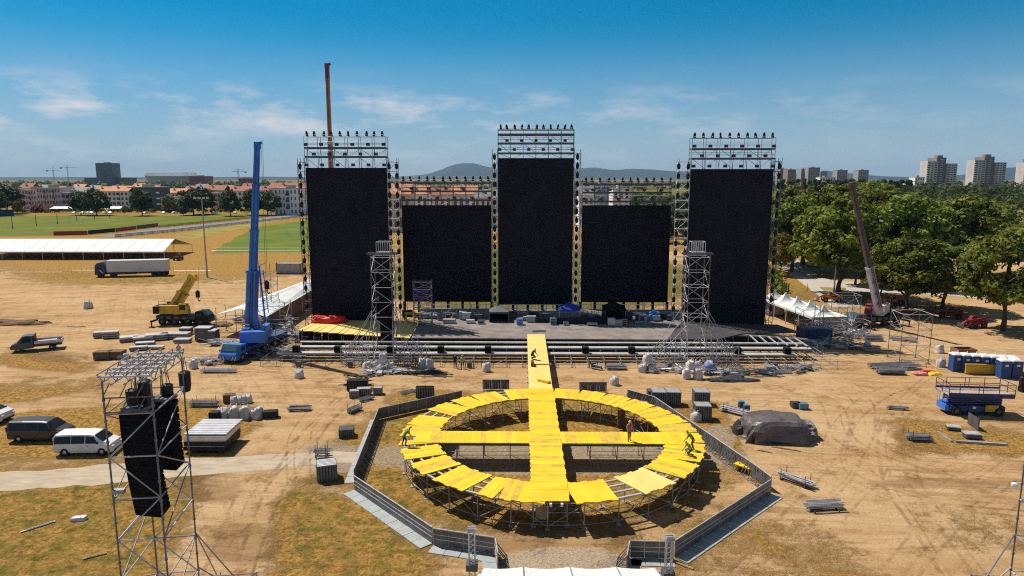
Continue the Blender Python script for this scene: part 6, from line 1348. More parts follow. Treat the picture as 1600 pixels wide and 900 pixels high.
# ------------------------------------------------------------------ people
def person(label, loc, rz, top, legs_, helm=None, vest=None, pose='stand', s=1.0):
    root = T('person', label, 'person', loc, R_(rz)); root.scale = (s, s, s)
    # joints: x right, y forward
    J = {}; bulk = 1.14
    if pose == 'stand': lean, kn, hipz = 0.03, .03, .93
    elif pose == 'bend': lean, kn, hipz = .42, .12, .86
    else: lean, kn, hipz = .30, .40, .48       # crouch
    J['pel'] = Vector((0, 0, hipz)); J['bel'] = Vector((0, lean * .4, hipz + .22)); J['ch'] = Vector((0, lean * .9, hipz + .43 - lean * .15)); J['nk'] = Vector((0, lean * 1.15, hipz + .58 - lean * .3)); J['hd'] = Vector((0, lean * 1.3 + .02, hipz + .70 - lean * .35)); J['tp'] = Vector((0, lean * 1.35 + .01, hipz + .80 - lean * .35))
    bones = [('pel', 'bel'), ('bel', 'ch'), ('ch', 'nk'), ('nk', 'hd'), ('hd', 'tp')]
    for sgn, n in ((-1, 'l'), (1, 'r')):
        st = .06 * sgn
        if pose == 'crouch':
            J[n + 'hip'] = Vector((.11 * sgn, 0, hipz - .03)); J[n + 'kn'] = Vector((.18 * sgn, .38, .42 if sgn > 0 else .2)); J[n + 'an'] = Vector((.14 * sgn, .12 if sgn > 0 else -.2, .09)); J[n + 'to'] = Vector((.15 * sgn, .30 if sgn > 0 else -.02, .04))
        else:
            J[n + 'hip'] = Vector((.10 * sgn, 0, hipz - .05)); J[n + 'kn'] = Vector((.12 * sgn, kn + st, .49)); J[n + 'an'] = Vector((.13 * sgn, -.03 + st * 1.6, .09)); J[n + 'to'] = Vector((.16 * sgn, .15 + st * 1.6, .035))
        c = J['ch']; J[n + 'sh'] = c + Vector((.19 * sgn, 0, .07)); fw = .05 if pose == 'stand' else .14
        J[n + 'el'] = J[n + 'sh'] + Vector((.07 * sgn, fw * .4 - .02, -.29)); J[n + 'wr'] = J[n + 'el'] + Vector((-.02 * sgn, .10 + fw, -.23)); J[n + 'pa'] = J[n + 'wr'] + Vector((0, .03, -.09))
        J[n + 'f1'] = J[n + 'pa'] + Vector((.012 * sgn, .02, -.09)); J[n + 'f2'] = J[n + 'pa'] + Vector((-.02 * sgn, .035, -.08)); J[n + 'th'] = J[n + 'wr'] + Vector((-.035 * sgn, .06, -.07))
        bones += [('pel', n + 'hip'), (n + 'hip', n + 'kn'), (n + 'kn', n + 'an'), (n + 'an', n + 'to'), ('ch', n + 'sh'), (n + 'sh', n + 'el'), (n + 'el', n + 'wr'), (n + 'wr', n + 'pa'), (n + 'pa', n + 'f1'), (n + 'pa', n + 'f2'), (n + 'wr', n + 'th')]
    rad = dict(pel=.145, bel=.135, ch=.155, nk=.058, hd=.092, tp=.07, hip=.095, kn=.062, an=.045, to=.04, sh=.066, el=.045, wr=.030, pa=.034, f1=.014, f2=.014, th=.013)
    names = list(J); me = bpy.data.meshes.new('body'); me.from_pydata([tuple(J[n]) for n in names], [(names.index(a), names.index(b)) for a, b in bones], [])
    tmp = bpy.data.objects.new('tmp', me); COL.objects.link(tmp)
    sk = tmp.modifiers.new('skin', 'SKIN'); sk.use_smooth_shade = True; sub = tmp.modifiers.new('sub', 'SUBSURF'); sub.levels = 1; sub.render_levels = 1
    for i, n in enumerate(names):
        k = n if n in rad else n[1:]; r = rad[k] * (bulk if k not in ('f1', 'f2', 'th', 'hd', 'tp') else 1); me.skin_vertices[0].data[i].radius = (r, r * (.8 if n in ('pel', 'bel', 'ch') else 1))
    me.skin_vertices[0].data[0].use_root = True
    dg = bpy.context.evaluated_depsgraph_get(); dg.update(); m2 = bpy.data.meshes.new_from_object(tmp.evaluated_get(dg)); bpy.data.objects.remove(tmp)
    m2.materials.clear()
    for m in (SKIN, top, legs_, BOOT, HAIR): m2.materials.append(m)
    def cls(a, b):
        k = b if len(b) < 3 or b in ('pel', 'bel') else b[1:]
        if b in ('nk', 'hd', 'tp') : return 0
        return {'kn': 2, 'an': 2, 'to': 3, 'hip': 2, 'sh': 1, 'el': 1, 'wr': 0 if top is not SHIRTG else 1, 'pa': 0, 'f1': 0, 'f2': 0, 'th': 0, 'bel': 1, 'ch': 1}.get(b if b in ('bel', 'ch') else b[1:], 1)
    segs = [(J[a], J[b], cls(a, b), rad.get(b, rad.get(b[1:], .05))) for a, b in bones]
    for p in m2.polygons:
        c = Vector(p.center); best = (9, 0)
        for a, b, k, r in segs:
            t = max(0, min(1, (c - a).dot(b - a) / max(1e-9, (b - a).length_squared))); d = (c - a.lerp(b, t)).length / r
            if d < best[0]: best = (d, k)
        p.material_index = best[1]; p.use_smooth = True
        if best[1] == 0 and c.z > J['hd'].z + .03 and c.y < J['hd'].y + .06: p.material_index = 4
    body = bpy.data.objects.new('body', m2); COL.objects.link(body); body.parent = root
    hd = J['hd']; mb = MB()
    mb.hexa([(hd.x - .016, hd.y + .085, hd.z - .03), (hd.x + .016, hd.y + .085, hd.z - .03), (hd.x + .01, hd.y + .085, hd.z + .02), (hd.x - .01, hd.y + .085, hd.z + .02), (hd.x - .012, hd.y + .115, hd.z - .028), (hd.x + .012, hd.y + .115, hd.z - .028), (hd.x + .006, hd.y + .09, hd.z + .02), (hd.x - .006, hd.y + .09, hd.z + .02)])
    for sgn in (-1, 1): mb.lathe([(.01, -.02), (.022, 0), (.01, .02)], (hd.x + sgn * .095, hd.y, hd.z), 6, 0, 'x'); mb.box((hd.x + sgn * .034, hd.y + .087, hd.z + .015), (.026, .012, .012), 0, 1)
    mb.box((hd.x, hd.y + .088, hd.z - .055), (.045, .010, .008), 0, 1); mb.build('face', [SKIN, HAIR], root)
    if helm:
        mb = MB(); mb.lathe([(.155, 0), (.155, .015), (.122, .02), (.118, .06), (.09, .105), (.03, .125)], (hd.x, hd.y + .01, hd.z + .045), 14); mb.build('helmet', helm, root, smooth=True)
    if vest:
        mb = MB(); secs = []
        for n, w_, d_ in (('pel', .165, .135), ('bel', .162, .135), ('ch', .185, .15)):
            c = J[n] + Vector((0, 0, -.05 if n == 'pel' else (.07 if n == 'ch' else 0))); secs.append([(c.x + w_ * math.cos(2 * math.pi * i / 14), c.y + d_ * math.sin(2 * math.pi * i / 14), c.z) for i in range(14)])
        c = J['ch'] + Vector((0, .02, .13)); secs.append([(c.x + .11 * math.cos(2 * math.pi * i / 14), c.y + .085 * math.sin(2 * math.pi * i / 14), c.z) for i in range(14)])
        mb.loft(secs); mb.build('vest', vest, root, smooth=True)
    return root
GREENS = pm('green work shirt', (.10, .26, .07), .8)
p = gp(983, 689, DK + .045); person('worker in red vest and yellow helmet standing on the cross arm of the yellow ring', p, 200, SHIRTG, BRNTR, HELM, VESTR)
p = gp(1083, 703, DK + .03); person('worker in green vest and yellow helmet bending at the right end of the ring', p, 60, GREENS, BRNTR, HELM, HIVIS, 'bend')
p = gp(1079, 711, DK + .03); person('crouching worker in green beside the bending worker at the right of the ring', p, 100, GREENS, DENIM, None, HIVIS, 'crouch')
p = gp(631, 697, DK + .03); person('worker in green standing on the left edge of the yellow ring', p, -60, GREENS, DENIM, HELM, None, 'bend')
p = gp(831, 561, DK + .05); person('worker in dark clothes crouching on the yellow runway', p, 240, pm('navy shirt', (.03, .035, .05), .8), DENIM, None, None, 'crouch', 1.15)
p = gp(723, 576); person('worker in yellow green vest standing before the stage, right of the pair', p, 170, SHIRTG, DENIM, HIVIS, HIVIS)
p = gp(711, 575); person('worker in dark clothes standing before the stage, left of the pair', p, 190, pm('black shirt', (.02, .02, .02), .8), DENIM, None, None)
p = gp(651, 573); person('worker in green shirt standing among the white bags before the stage', p, 150, GREENS, DENIM, None, None, 'bend')
p = gp(280, 559); person('person in grey shirt standing in the dirt above the front tower roof', p, 20, SHIRTG, DENIM, None, None, 'stand', 1.08)
p = gp(428, 535); person('worker in yellow green vest behind the stage left corner', p, 150, SHIRTG, DENIM, None, HIVIS)

# ------------------------------------------------------------------ trees
def leaf_mat(name, c1, c2, sc_=.35):
    m = bpy.data.materials.new(name); m.use_nodes = True; t = m.node_tree; b = t.nodes['Principled BSDF']
    g = t.nodes.new('ShaderNodeNewGeometry'); n = t.nodes.new('ShaderNodeTexNoise'); n.inputs['Scale'].default_value = sc_; n.inputs['Detail'].default_value = 5
    t.links.new(g.outputs['Position'], n.inputs['Vector']); r = t.nodes.new('ShaderNodeValToRGB')
    r.color_ramp.elements[0].position = .36; r.color_ramp.elements[0].color = (*c1, 1); r.color_ramp.elements[1].position = .66; r.color_ramp.elements[1].color = (*c2, 1)
    t.links.new(n.outputs['Fac'], r.inputs[0])
    oi = t.nodes.new('ShaderNodeObjectInfo'); hs = t.nodes.new('ShaderNodeHueSaturation')
    mr = t.nodes.new('ShaderNodeMapRange'); mr.inputs[3].default_value = .70; mr.inputs[4].default_value = 1.25; t.links.new(oi.outputs['Random'], mr.inputs[0]); t.links.new(mr.outputs[0], hs.inputs['Value'])
    mr2 = t.nodes.new('ShaderNodeMapRange'); mr2.inputs[3].default_value = .485; mr2.inputs[4].default_value = .512; t.links.new(oi.outputs['Random'], mr2.inputs[0]); t.links.new(mr2.outputs[0], hs.inputs['Hue'])
    t.links.new(r.outputs[0], hs.inputs['Color']); t.links.new(hs.outputs[0], b.inputs['Base Color'])
    b.inputs['Roughness'].default_value = .6; b.inputs['Specular IOR Level'].default_value = .15
    tr = t.nodes.new('ShaderNodeBsdfTranslucent'); t.links.new(hs.outputs[0], tr.inputs[0]); mx = t.nodes.new('ShaderNodeMixShader'); mx.inputs[0].default_value = .28
    o = t.nodes['Material Output']; t.links.new(b.outputs[0], mx.inputs[1]); t.links.new(tr.outputs[0], mx.inputs[2]); t.links.new(mx.outputs[0], o.inputs[0])
    return m
LEAF = leaf_mat('summer leaves', (.050, .075, .012), (.27, .305, .04))
LEAFO = leaf_mat('olive leaves', (.16, .15, .06), (.36, .32, .13))
LEAFD = leaf_mat('dark leaves', (.030, .052, .014), (.10, .13, .030), .2)
LEAFY = leaf_mat('yellowing leaves', (.16, .13, .015), (.33, .26, .03))
BARK = pm('bark', (.085, .060, .045), .9, 0, .3, 3, .4, 8)
def quads_mesh(name, C, N, size, mat):
    """leaf-sized faces: centres C, normals N"""
    rng = np.random.default_rng(len(C))
    n = len(C); N = N / np.linalg.norm(N, axis=1)[:, None]; a = rng.normal(size=(n, 3)); U = np.cross(N, a); U /= np.linalg.norm(U, axis=1)[:, None]; V = np.cross(N, U)
    s = (size * rng.uniform(.6, 1.35, (n, 1))); U = U * s; V = V * s * .75
    co = np.stack([C - U - V * .3, C - U * .1 - V, C + U + V * .2, C + U * .1 + V], 1).reshape(-1, 3)
    me = bpy.data.meshes.new(name); me.vertices.add(4 * n); me.vertices.foreach_set('co', co.astype(np.float32).ravel()); me.loops.add(4 * n); me.loops.foreach_set('vertex_index', np.arange(4 * n, dtype=np.int32))
    me.polygons.add(n); me.polygons.foreach_set('loop_start', np.arange(0, 4 * n, 4, dtype=np.int32)); me.update(calc_edges=True); me.materials.append(mat); return me
def crown_pts(rng, w_, h_, z0, nclump, nleaf, cr, shape='round'):
    Cs = []; Ns = []
    for k in range(nclump):
        u = rng.normal(size=3); u /= np.linalg.norm(u)
        if shape == 'round':
            rr = rng.uniform(.55, 1.0) ** .6
            if u[2] < -.45: u[2] *= .5
            f = 1 + .22 * math.sin(3 * math.atan2(u[1], u[0]) + k % 3) * .5
            c = np.array([u[0] * w_ / 2 * rr * f, u[1] * w_ / 2 * rr * f, z0 + h_ * .45 + u[2] * h_ * .55 * rr])
        else:
            t = rng.uniform(0, 1); rr = math.sin(math.pi * min(1, .12 + t * .88)) ** .6 * rng.uniform(.5, 1); a = rng.uniform(0, 6.28); c = np.array([math.cos(a) * rr * w_ / 2, math.sin(a) * rr * w_ / 2, z0 + h_ * t])
        r = cr * rng.uniform(.6, 1.35); d = rng.normal(size=(nleaf, 3)); d /= np.linalg.norm(d, axis=1)[:, None]
        P = c + d * (r * rng.uniform(.35, 1.0, (nleaf, 1)) ** .5) * np.array([1, 1, .72]); Cs.append(P); Ns.append(d + np.array([0, 0, .55]) + rng.normal(size=(nleaf, 3)) * .55)
    return np.concatenate(Cs), np.concatenate(Ns)
def trunk_mesh(rng, ht, r, spread, nb=6):
    mb = MB(); pts = [Vector((rng.normal() * .12 * k, rng.normal() * .12 * k, ht * k / 4)) for k in range(5)]
    for k in range(4): mb.tube(pts[k], pts[k + 1], r * (1.25 if k == 0 else 1 - .14 * k), 8, 0, r * (1 - .14 * (k + 1)))
    for b in range(nb):
        a = 6.28 * b / nb + rng.normal() * .3; s0 = pts[2 + b % 3]; p = s0
        for q in range(3): e = p + Vector((math.cos(a) * spread * .3, math.sin(a) * spread * .3, spread * (.30 - .04 * q))) + Vector(rng.normal(size=3) * .25); mb.tube(p, e, r * (.5 - .13 * q), 6, 0, r * (.37 - .13 * q)); p = e
    return mb
TREES = {}
def tree_proto(kind):
    if kind in TREES: return TREES[kind]
    rng = np.random.default_rng(abs(hash(kind)) % 1000 if False else sum(map(ord, kind)))
    base, mat = kind.rsplit('_', 1)[0], None
    if kind.startswith('big'):
        m = {'g': LEAF, 'o': LEAFO, 'y': LEAFY}[kind[-1]]; C, N = crown_pts(rng, 15, 13.5, 3.2, 120, 110, 1.75); cm = quads_mesh('crown', C, N, .34, m); tm = trunk_mesh(rng, 7.5, .42, 6.5); ht = 15.4
    elif kind.startswith('mid'):
        m = {'d': LEAFD, 'g': LEAF, 'y': LEAFY}[kind[-1]]; C, N = crown_pts(rng, 11, 12.5, 1.6, 60, 40, 1.8); cm = quads_mesh('crown', C, N, .62, m); tm = trunk_mesh(rng, 6, .3, 4, 4); ht = 15
    else:
        C, N = crown_pts(rng, 5, 19, 1.5, 46, 26, 1.4, 'tall'); cm = quads_mesh('crown', C, N, .75, LEAFD); tm = trunk_mesh(rng, 10, .28, 2, 3); ht = 21
    TREES[kind] = [cm, None, ht, tm, None]; return TREES[kind]
def tree(kind, loc, ht, label, name='tree', wf=1.0, group=None):
    t = tree_proto(kind); r = T(name, label, 'tree', loc, random.uniform(0, 6.28), group); k = ht / t[2]; r.scale = (k * wf, k * wf, k)
    c = bpy.data.objects.new('crown', t[0]); COL.objects.link(c); c.parent = r
    if t[4] is None: o = t[3].build('trunk', BARK, r); t[4] = o.data
    else: o = bpy.data.objects.new('trunk', t[4]); COL.objects.link(o); o.parent = r
    return r
def ptree(kind, px, top, Y, label, wf=1.0, group=None, name='tree', base=None):
    X = at(px, 300, Y).x; ht = at(px, top, Y).z; return tree(kind, (X, Y, 0), ht, label, name, wf, group)
for kind, px, top, Y, wf, lab in (
    ('bigA_g', 1245, 318, 172, 1.0, 'broad green tree at the left end of the park trees, behind the paved path'), ('bigB_g', 1262, 303, 185, 1.15, 'tall dark green tree behind the paved path, second from the left of the park trees'),
    ('bigC_y', 1228, 372, 165, .75, 'small yellowing tree at the left end of the park trees'), ('bigA_g', 1312, 300, 190, 1.0, 'tree at the back of the park trees left of the brown crane boom'),
    ('bigB_g', 1322, 326, 136, 1.05, 'bright green tree just left of the brown crane boom'), ('bigC_g', 1375, 306, 172, 1.2, 'tall tree just right of the brown crane boom, back row'), ('bigA_g', 1415, 318, 152, 1.1, 'wide green tree in the middle of the park trees'),
    ('bigC_g', 1462, 322, 160, 1.15, 'green tree right of the middle of the park trees, tall crown'), ('bigB_g', 1510, 318, 158, 1.2, 'big dark tree at the right of the main park clump'), ('bigA_g', 1433, 384, 118, 1.15, 'lower round tree in front of the park clump, right of the crane'), ('bigB_g', 1390, 408, 134, .95, 'low tree between the crane boom and the front round tree'),
    ('bigC_g', 1492, 390, 122, 1.2, 'front tree at the right of the park clump above the red loaders'), ('bigC_g', 1348, 372, 150, .9, 'tree directly behind the white crane boom'), ('bigB_o', 1592, 338, 165, 1.35, 'pale olive tree at the right edge'), ('bigA_g', 1592, 372, 104, .95, 'nearer green tree at the right edge with a leaning trunk'),
    ('bigA_g', 1540, 322, 205, 1.1, 'tree behind the right of the park clump'), ('bigC_g', 1352, 292, 235, 1.1, 'distant tree rising behind the crane tip')):
    ptree(kind, px, top, Y, lab, wf, 'park trees at right')
for i, (px, top, Y, k, wf) in enumerate(((8, 284, 455, 'midA_d', 1.3), (24, 312, 440, 'midB_y', .7), (-20, 288, 430, 'midB_d', 1.2), (123, 295, 440, 'midA_d', .9), (148, 294, 436, 'midB_d', 1.15), (219, 293, 432, 'midC_d', 1.0), (300, 291, 440, 'midA_d', 1.15), (316, 292, 452, 'midC_d', 1.1), (358, 296, 428, 'midB_d', 1.0), (396, 293, 440, 'midC_d', 1.05), (416, 295, 436, 'midA_d', 1.1), (262, 304, 470, 'midB_g', .9), (284, 322, 430, 'midC_d', .9), (192, 320, 440, 'midB_g', .6))):
    lab = ('large dark tree at the far left edge behind the pitch', 'small yellow green tree left of the pink flats', 'dark tree cut off by the left edge behind the pitch', 'dark round tree left of the pair beyond the pitch', 'dark round tree right of the pair beyond the pitch', 'lone dark tree before the white and dark flats', 'dark tree left half of the clump beyond the tall light mast', 'dark tree right half of the clump beyond the tall light mast', 'dark tree between the light mast and the blue crane boom', 'dark tree partly behind the blue crane boom', 'dark tree right of the blue crane boom', 'green tree growing over the low grey block', 'low dark bush tree left of the mast clump', 'thin green tree before the white flats')[i]
    ptree(k, px, top, Y, lab, wf, 'trees beyond the football pitch')
px = 1222; i = 0
while px < 1425:
    ptree('tallA' if i % 2 else 'tallB', px, 279 + random.uniform(0, 6), 620 + random.uniform(-20, 30), 'tall narrow poplar in the distant row below the far tower blocks', random.uniform(.9, 1.5), 'distant poplar row'); px += random.uniform(6, 11); i += 1
def wood(name, label, areas, size, nl, seed, mat):
    rng = np.random.default_rng(seed); Cs = []; Ns = []
    for (x0, x1, y0, y1, n, h0, h1) in areas:      # pixel x range, distance range
        for k in range(n):
            Y = y0 * (y1 / y0) ** rng.uniform(); X = (rng.uniform(x0, x1) - 800) / F * Y; h = rng.uniform(h0, h1); c = np.array([X, Y, h * .52]); d = rng.normal(size=(nl, 3)); d /= np.linalg.norm(d, axis=1)[:, None]; d[:, 2] = np.abs(d[:, 2]) * 1.3 - .35
            w_ = h * rng.uniform(.38, .75)
            lum = 1 + .3 * np.sin(d[:, :1] * 5 + k); Cs.append(c + d * np.array([w_, w_, h * .52]) * rng.uniform(.7, 1.05, (nl, 1)) * lum); Ns.append(d + rng.normal(size=(nl, 3)) * .5 + np.array([0, 0, .3]))
    me = quads_mesh(name, np.concatenate(Cs), np.concatenate(Ns), size, mat); o = bpy.data.objects.new(name, me); COL.objects.link(o); o['kind'] = 'stuff'; o['label'] = label
wood('woodland', 'dark wooded belt behind the houses at left', [(-160, 620, 560, 1000, 300, 8, 15), (-160, 1100, 1000, 2600, 420, 10, 18), (560, 1100, 380, 620, 130, 7, 12)], 2.1, 60, 3, LEAFD)
wood('woodland', 'green wooded belt behind the park trees at right', [(1200, 1780, 330, 560, 150, 8, 14), (1420, 1780, 500, 800, 130, 12, 20), (1180, 1780, 900, 2600, 260, 10, 18), (980, 1230, 240, 420, 60, 8, 15)], 1.7, 70, 4, LEAFD)
wood('hedge', 'low dark hedge along the far side of the football pitch', [(-120, 470, 468, 476, 170, 1.6, 3.2)], .6, 40, 5, LEAFD)
wood('shrubs', 'low green shrubs beside the pagoda tents', [(1206, 1216, 150, 162, 12, 1.5, 3.5), (1214, 1232, 132, 150, 14, 1, 2.2)], .35, 70, 6, LEAF)

# ------------------------------------------------------------------ buildings
WINP = {}
def block(label, px0, px1, ptop, Y, depth, nfl, nbay, wall, roof='flat', roofm=None, balc=0, name='apartment_building', rot=0, winw=.5, bandm=None, cat='building'):
    x0, x1 = at(px0, 300, Y).x, at(px1, 300, Y).x; hh = at(800, ptop, Y).z; wd = x1 - x0
    r = T(name, label, cat, ((x0 + x1) / 2, Y, 0), rot); hw = hh if roof == 'flat' else hh * .78
    mb = MB(); mb.bb(-wd / 2, wd / 2, 0, depth, 0, hw); mb.build('wall', wall, r)
    if roof == 'flat':
        mb = MB(); mb.bb(-wd / 2 - .2, wd / 2 + .2, -.2, depth + .2, hw, hw + .5); mb.build('parapet', CONC, r); mb = MB(); mb.bb(-wd * .15, wd * .12, depth * .3, depth * .7, hw + .5, hw + 2.4); mb.build('roof_hut', CONC, r)
    else:
        mb = MB(); e = .6; mb.hexa([(-wd / 2 - e, -e, hw), (wd / 2 + e, -e, hw), (wd / 2 + e, depth / 2, hh), (-wd / 2 - e, depth / 2, hh), (-wd / 2 - e, -e, hw + .3), (wd / 2 + e, -e, hw + .3), (wd / 2 + e, depth / 2, hh + .3), (-wd / 2 - e, depth / 2, hh + .3)])
        mb.hexa([(-wd / 2 - e, depth / 2 + .01, hh), (wd / 2 + e, depth / 2 + .01, hh), (wd / 2 + e, depth + e, hw), (-wd / 2 - e, depth + e, hw), (-wd / 2 - e, depth / 2 + .01, hh + .3), (wd / 2 + e, depth / 2 + .01, hh + .3), (wd / 2 + e, depth + e, hw + .3), (-wd / 2 - e, depth + e, hw + .3)])
        rf = mb.build('roof', roofm, r); mb = MB(); mb.bb(-wd * .2, -wd * .2 + 1, depth * .3, depth * .3 + 1, hw, hh + 1.3); mb.bb(-wd * .2 - .15, -wd * .2 + 1.15, depth * .3 - .15, depth * .3 + 1.15, hh + 1.3, hh + 1.5); mb.build('chimney', wall, rf)
    fh = hw / nfl; bw = wd / nbay; key = (round(bw, 1), round(fh, 1), winw)
    many = nfl * nbay > 96
    allw = MB()
    for f in range(nfl):
        for b in range(nbay):
            x = -wd / 2 + bw * (b + .5); z = fh * (f + .28); ww = bw * winw; wh = fh * .52
            if balc and b % balc == balc - 1: continue
            if many: allw.bb(x - ww / 2, x + ww / 2, -.06, .02, z, z + wh); continue
            if key not in WINP:
                mb = MB(); mb.bb(-ww / 2, ww / 2, -.03, .02, 0, wh); mb.bb(-ww / 2 - .1, ww / 2 + .1, -.12, .02, -.15, 0, 1); mb.bb(-.04, .04, -.06, -.03, 0, wh, 1); o = mb.build('window', [WINDM, CONC], r); WINP[key] = o.data
            else: o = bpy.data.objects.new('window', WINP[key]); COL.objects.link(o); o.parent = r
            o.location = (x, 0, z)
    if many: o = allw.build('windows', WINDM, r); o['kind'] = 'stuff'
    if balc:
        for f in range(1, nfl):
            for b in range(nbay):
                if b % balc == balc - 1:
                    x = -wd / 2 + bw * (b + .5); z = fh * f; mb = MB(); mb.bb(x - bw * .48, x + bw * .48, -1.2, 0, z - .15, z); mb.bb(x - bw * .48, x + bw * .48, -1.2, -1.1, z, z + 1); mb.bb(x - bw * .4, x + bw * .4, -.03, .02, z + .1, z + fh * .75, 1); mb.build('balcony', [bandm or wall, WINDM], r)
    return r
PINK = pm('pink render', (.66, .48, .53), .8, 0, .08, .1); PALE = pm('pale render', (.78, .77, .82), .8, 0, .08, .1); GREYR = pm('grey render', (.42, .43, .52), .8, 0, .1, .1); DKR = pm('dark slate render', (.08, .09, .13), .7, 0, .2, .1); WHR = pm('white render', (.86, .84, .84), .8, 0, .06, .1); CREAM = pm('cream render', (.68, .58, .48), .8, 0, .08, .1); BLUER = pm('blue glass render', (.20, .30, .40), .4, 0, .2, .1)
TILE = pm('orange roof tiles', (.62, .25, .12), .8, 0, .2, .5); TILER = pm('red roof tiles', (.34, .11, .075), .8, 0, .2, .5); TILEG = pm('grey roof', (.24, .24, .26), .8, 0, .15, .3)
for a in (('pink apartment block at the left end of the row, left wing', 34, 56, 297, 500, 14, 4, 5, PINK, 'flat', None, 3), ('pink apartment block at the left end of the row, right wing', 57, 94, 294, 496, 14, 4, 8, PINK, 'flat', None, 3), ('grey apartment block beside the pink flats', 95, 114, 302, 490, 14, 3, 3, GREYR, 'flat', None, 2, 'apartment_building', 0, .7),
          ('low pale house with grey roof between the two round trees', 96, 136, 293, 540, 14, 3, 6, PALE, 'ridge', TILEG), ('orange roofed house behind the two round trees', 148, 168, 292, 545, 12, 3, 4, WHR, 'ridge', TILE), ('white apartment block with orange roof left of the dark flats', 168, 200, 291, 500, 15, 4, 5, PALE, 'ridge', TILE, 3),
          ('dark fronted apartment block with white bays', 200, 250, 293, 505, 15, 4, 9, DKR, 'flat', None, 3, 'apartment_building', 0, .6, WHR), ('low grey block below the orange house', 250, 266, 309, 480, 12, 3, 2, GREYR), ('low pale blue block beside the grey one', 266, 285, 311, 482, 12, 2, 2, BLUER), ('house with bright orange gable roof above the low grey block', 258, 288, 295, 540, 14, 3, 4, CREAM, 'ridge', TILE),
          ('dark red roofed house left of the crane boom', 318, 350, 290, 560, 14, 3, 5, CREAM, 'ridge', TILER), ('white balconied block left of the crane boom', 328, 350, 302, 490, 14, 4, 4, CREAM, 'flat', None, 2), ('grey house with red roof behind the crane boom', 350, 392, 292, 565, 14, 3, 6, WHR, 'ridge', TILER), ('red roofed house right of the crane boom', 402, 430, 291, 560, 14, 3, 4, CREAM, 'ridge', TILER),
          ('grey and white apartment block beside the left screen tower', 428, 470, 295, 440, 16, 4, 7, WHR, 'flat', None, 4, 'apartment_building', 0, .4, DKR), ('long red roofed building behind the grey and white block', 420, 482, 286, 520, 16, 3, 8, CREAM, 'ridge', TILER),
          ('orange roofed house seen right of the left screen tower', 604, 640, 288, 300, 12, 2, 4, CREAM, 'ridge', TILE), ('orange roofed house seen through the low left rig, left', 632, 668, 290, 330, 12, 2, 4, WHR, 'ridge', TILE), ('red roofed house seen through the low left rig, middle', 668, 705, 293, 360, 12, 2, 4, CREAM, 'ridge', TILER), ('orange roofed house seen through the low left rig, right', 706, 745, 291, 340, 12, 2, 4, PALE, 'ridge', TILE), ('pale house seen through the low left rig beside the centre screen', 742, 775, 297, 330, 12, 2, 4, WHR, 'ridge', TILEG),
          ('white house seen through the low right rig, left', 905, 928, 292, 330, 12, 3, 3, WHR, 'ridge', TILEG), ('pale blue block seen through the low right rig', 926, 960, 289, 350, 14, 4, 5, BLUER), ('white block seen through the low right rig, right', 958, 984, 296, 330, 14, 3, 3, WHR)):
    block(*a)
rw = [(30, 48, 'red', 560), (52, 74, 'grey', 600), (78, 98, 'red', 620), (112, 130, 'orange', 640), (136, 152, 'grey', 660), (206, 222, 'orange', 640), (224, 246, 'red', 620), (288, 304, 'red', 600), (304, 322, 'grey', 640), (346, 362, 'orange', 620), (378, 394, 'red', 640), (428, 446, 'grey', 640)]
for i_, (a_, b_, c_, Y_) in enumerate(rw):
    block('%s roofed house in the rear row beyond the pitch, %s from the left' % (c_, (ords + ('eighth', 'ninth', 'tenth', 'eleventh', 'twelfth'))[i_]), a_, b_, 289 + (i_ * 7) % 5 - 2, Y_, 13, 3, 4, (WHR, CREAM, PALE)[i_ % 3], 'ridge', {'red': TILER, 'grey': TILEG, 'orange': TILE}[c_])
block('distant dark office tower rising above the woods at left', 153, 179, 255, 1500, 30, 14, 8, pm('blue grey tower', (.13, .16, .22), .5, 0, .15, .05), name='office_tower', winw=.7)
block('long low dark building beside the distant office tower', 134, 200, 278, 1510, 40, 3, 20, pm('dull block', (.16, .16, .19), .7), name='office_building')
for l, a, b, t, Y in (('distant slab block just right of the right screen tower, blue grey half', 1217, 1229, 264, 1350), ('distant slab block just right of the right screen tower, brick half', 1229, 1242, 265, 1320), ('distant tower block with two tones right of the slab pair, left half', 1250, 1261, 264, 1400), ('distant tower block with two tones right of the slab pair, right half', 1261, 1279, 262, 1380), ('small distant blue block right of the two-tone tower', 1280, 1291, 268, 1600), ('distant tower block alone in the middle of the far row', 1306, 1322, 266, 1500), ('distant tower block alone at the right of the far row', 1339, 1355, 266, 1450)):
    block(l, a, b, t, Y, 22, 14, 5, {'brick': pm('brick slab', (.32, .20, .18), .8)}.get('brick' if 'brick' in l else '', pm('hazy slab', (.34, .32, .34), .8)), name='tower_block', winw=.6)
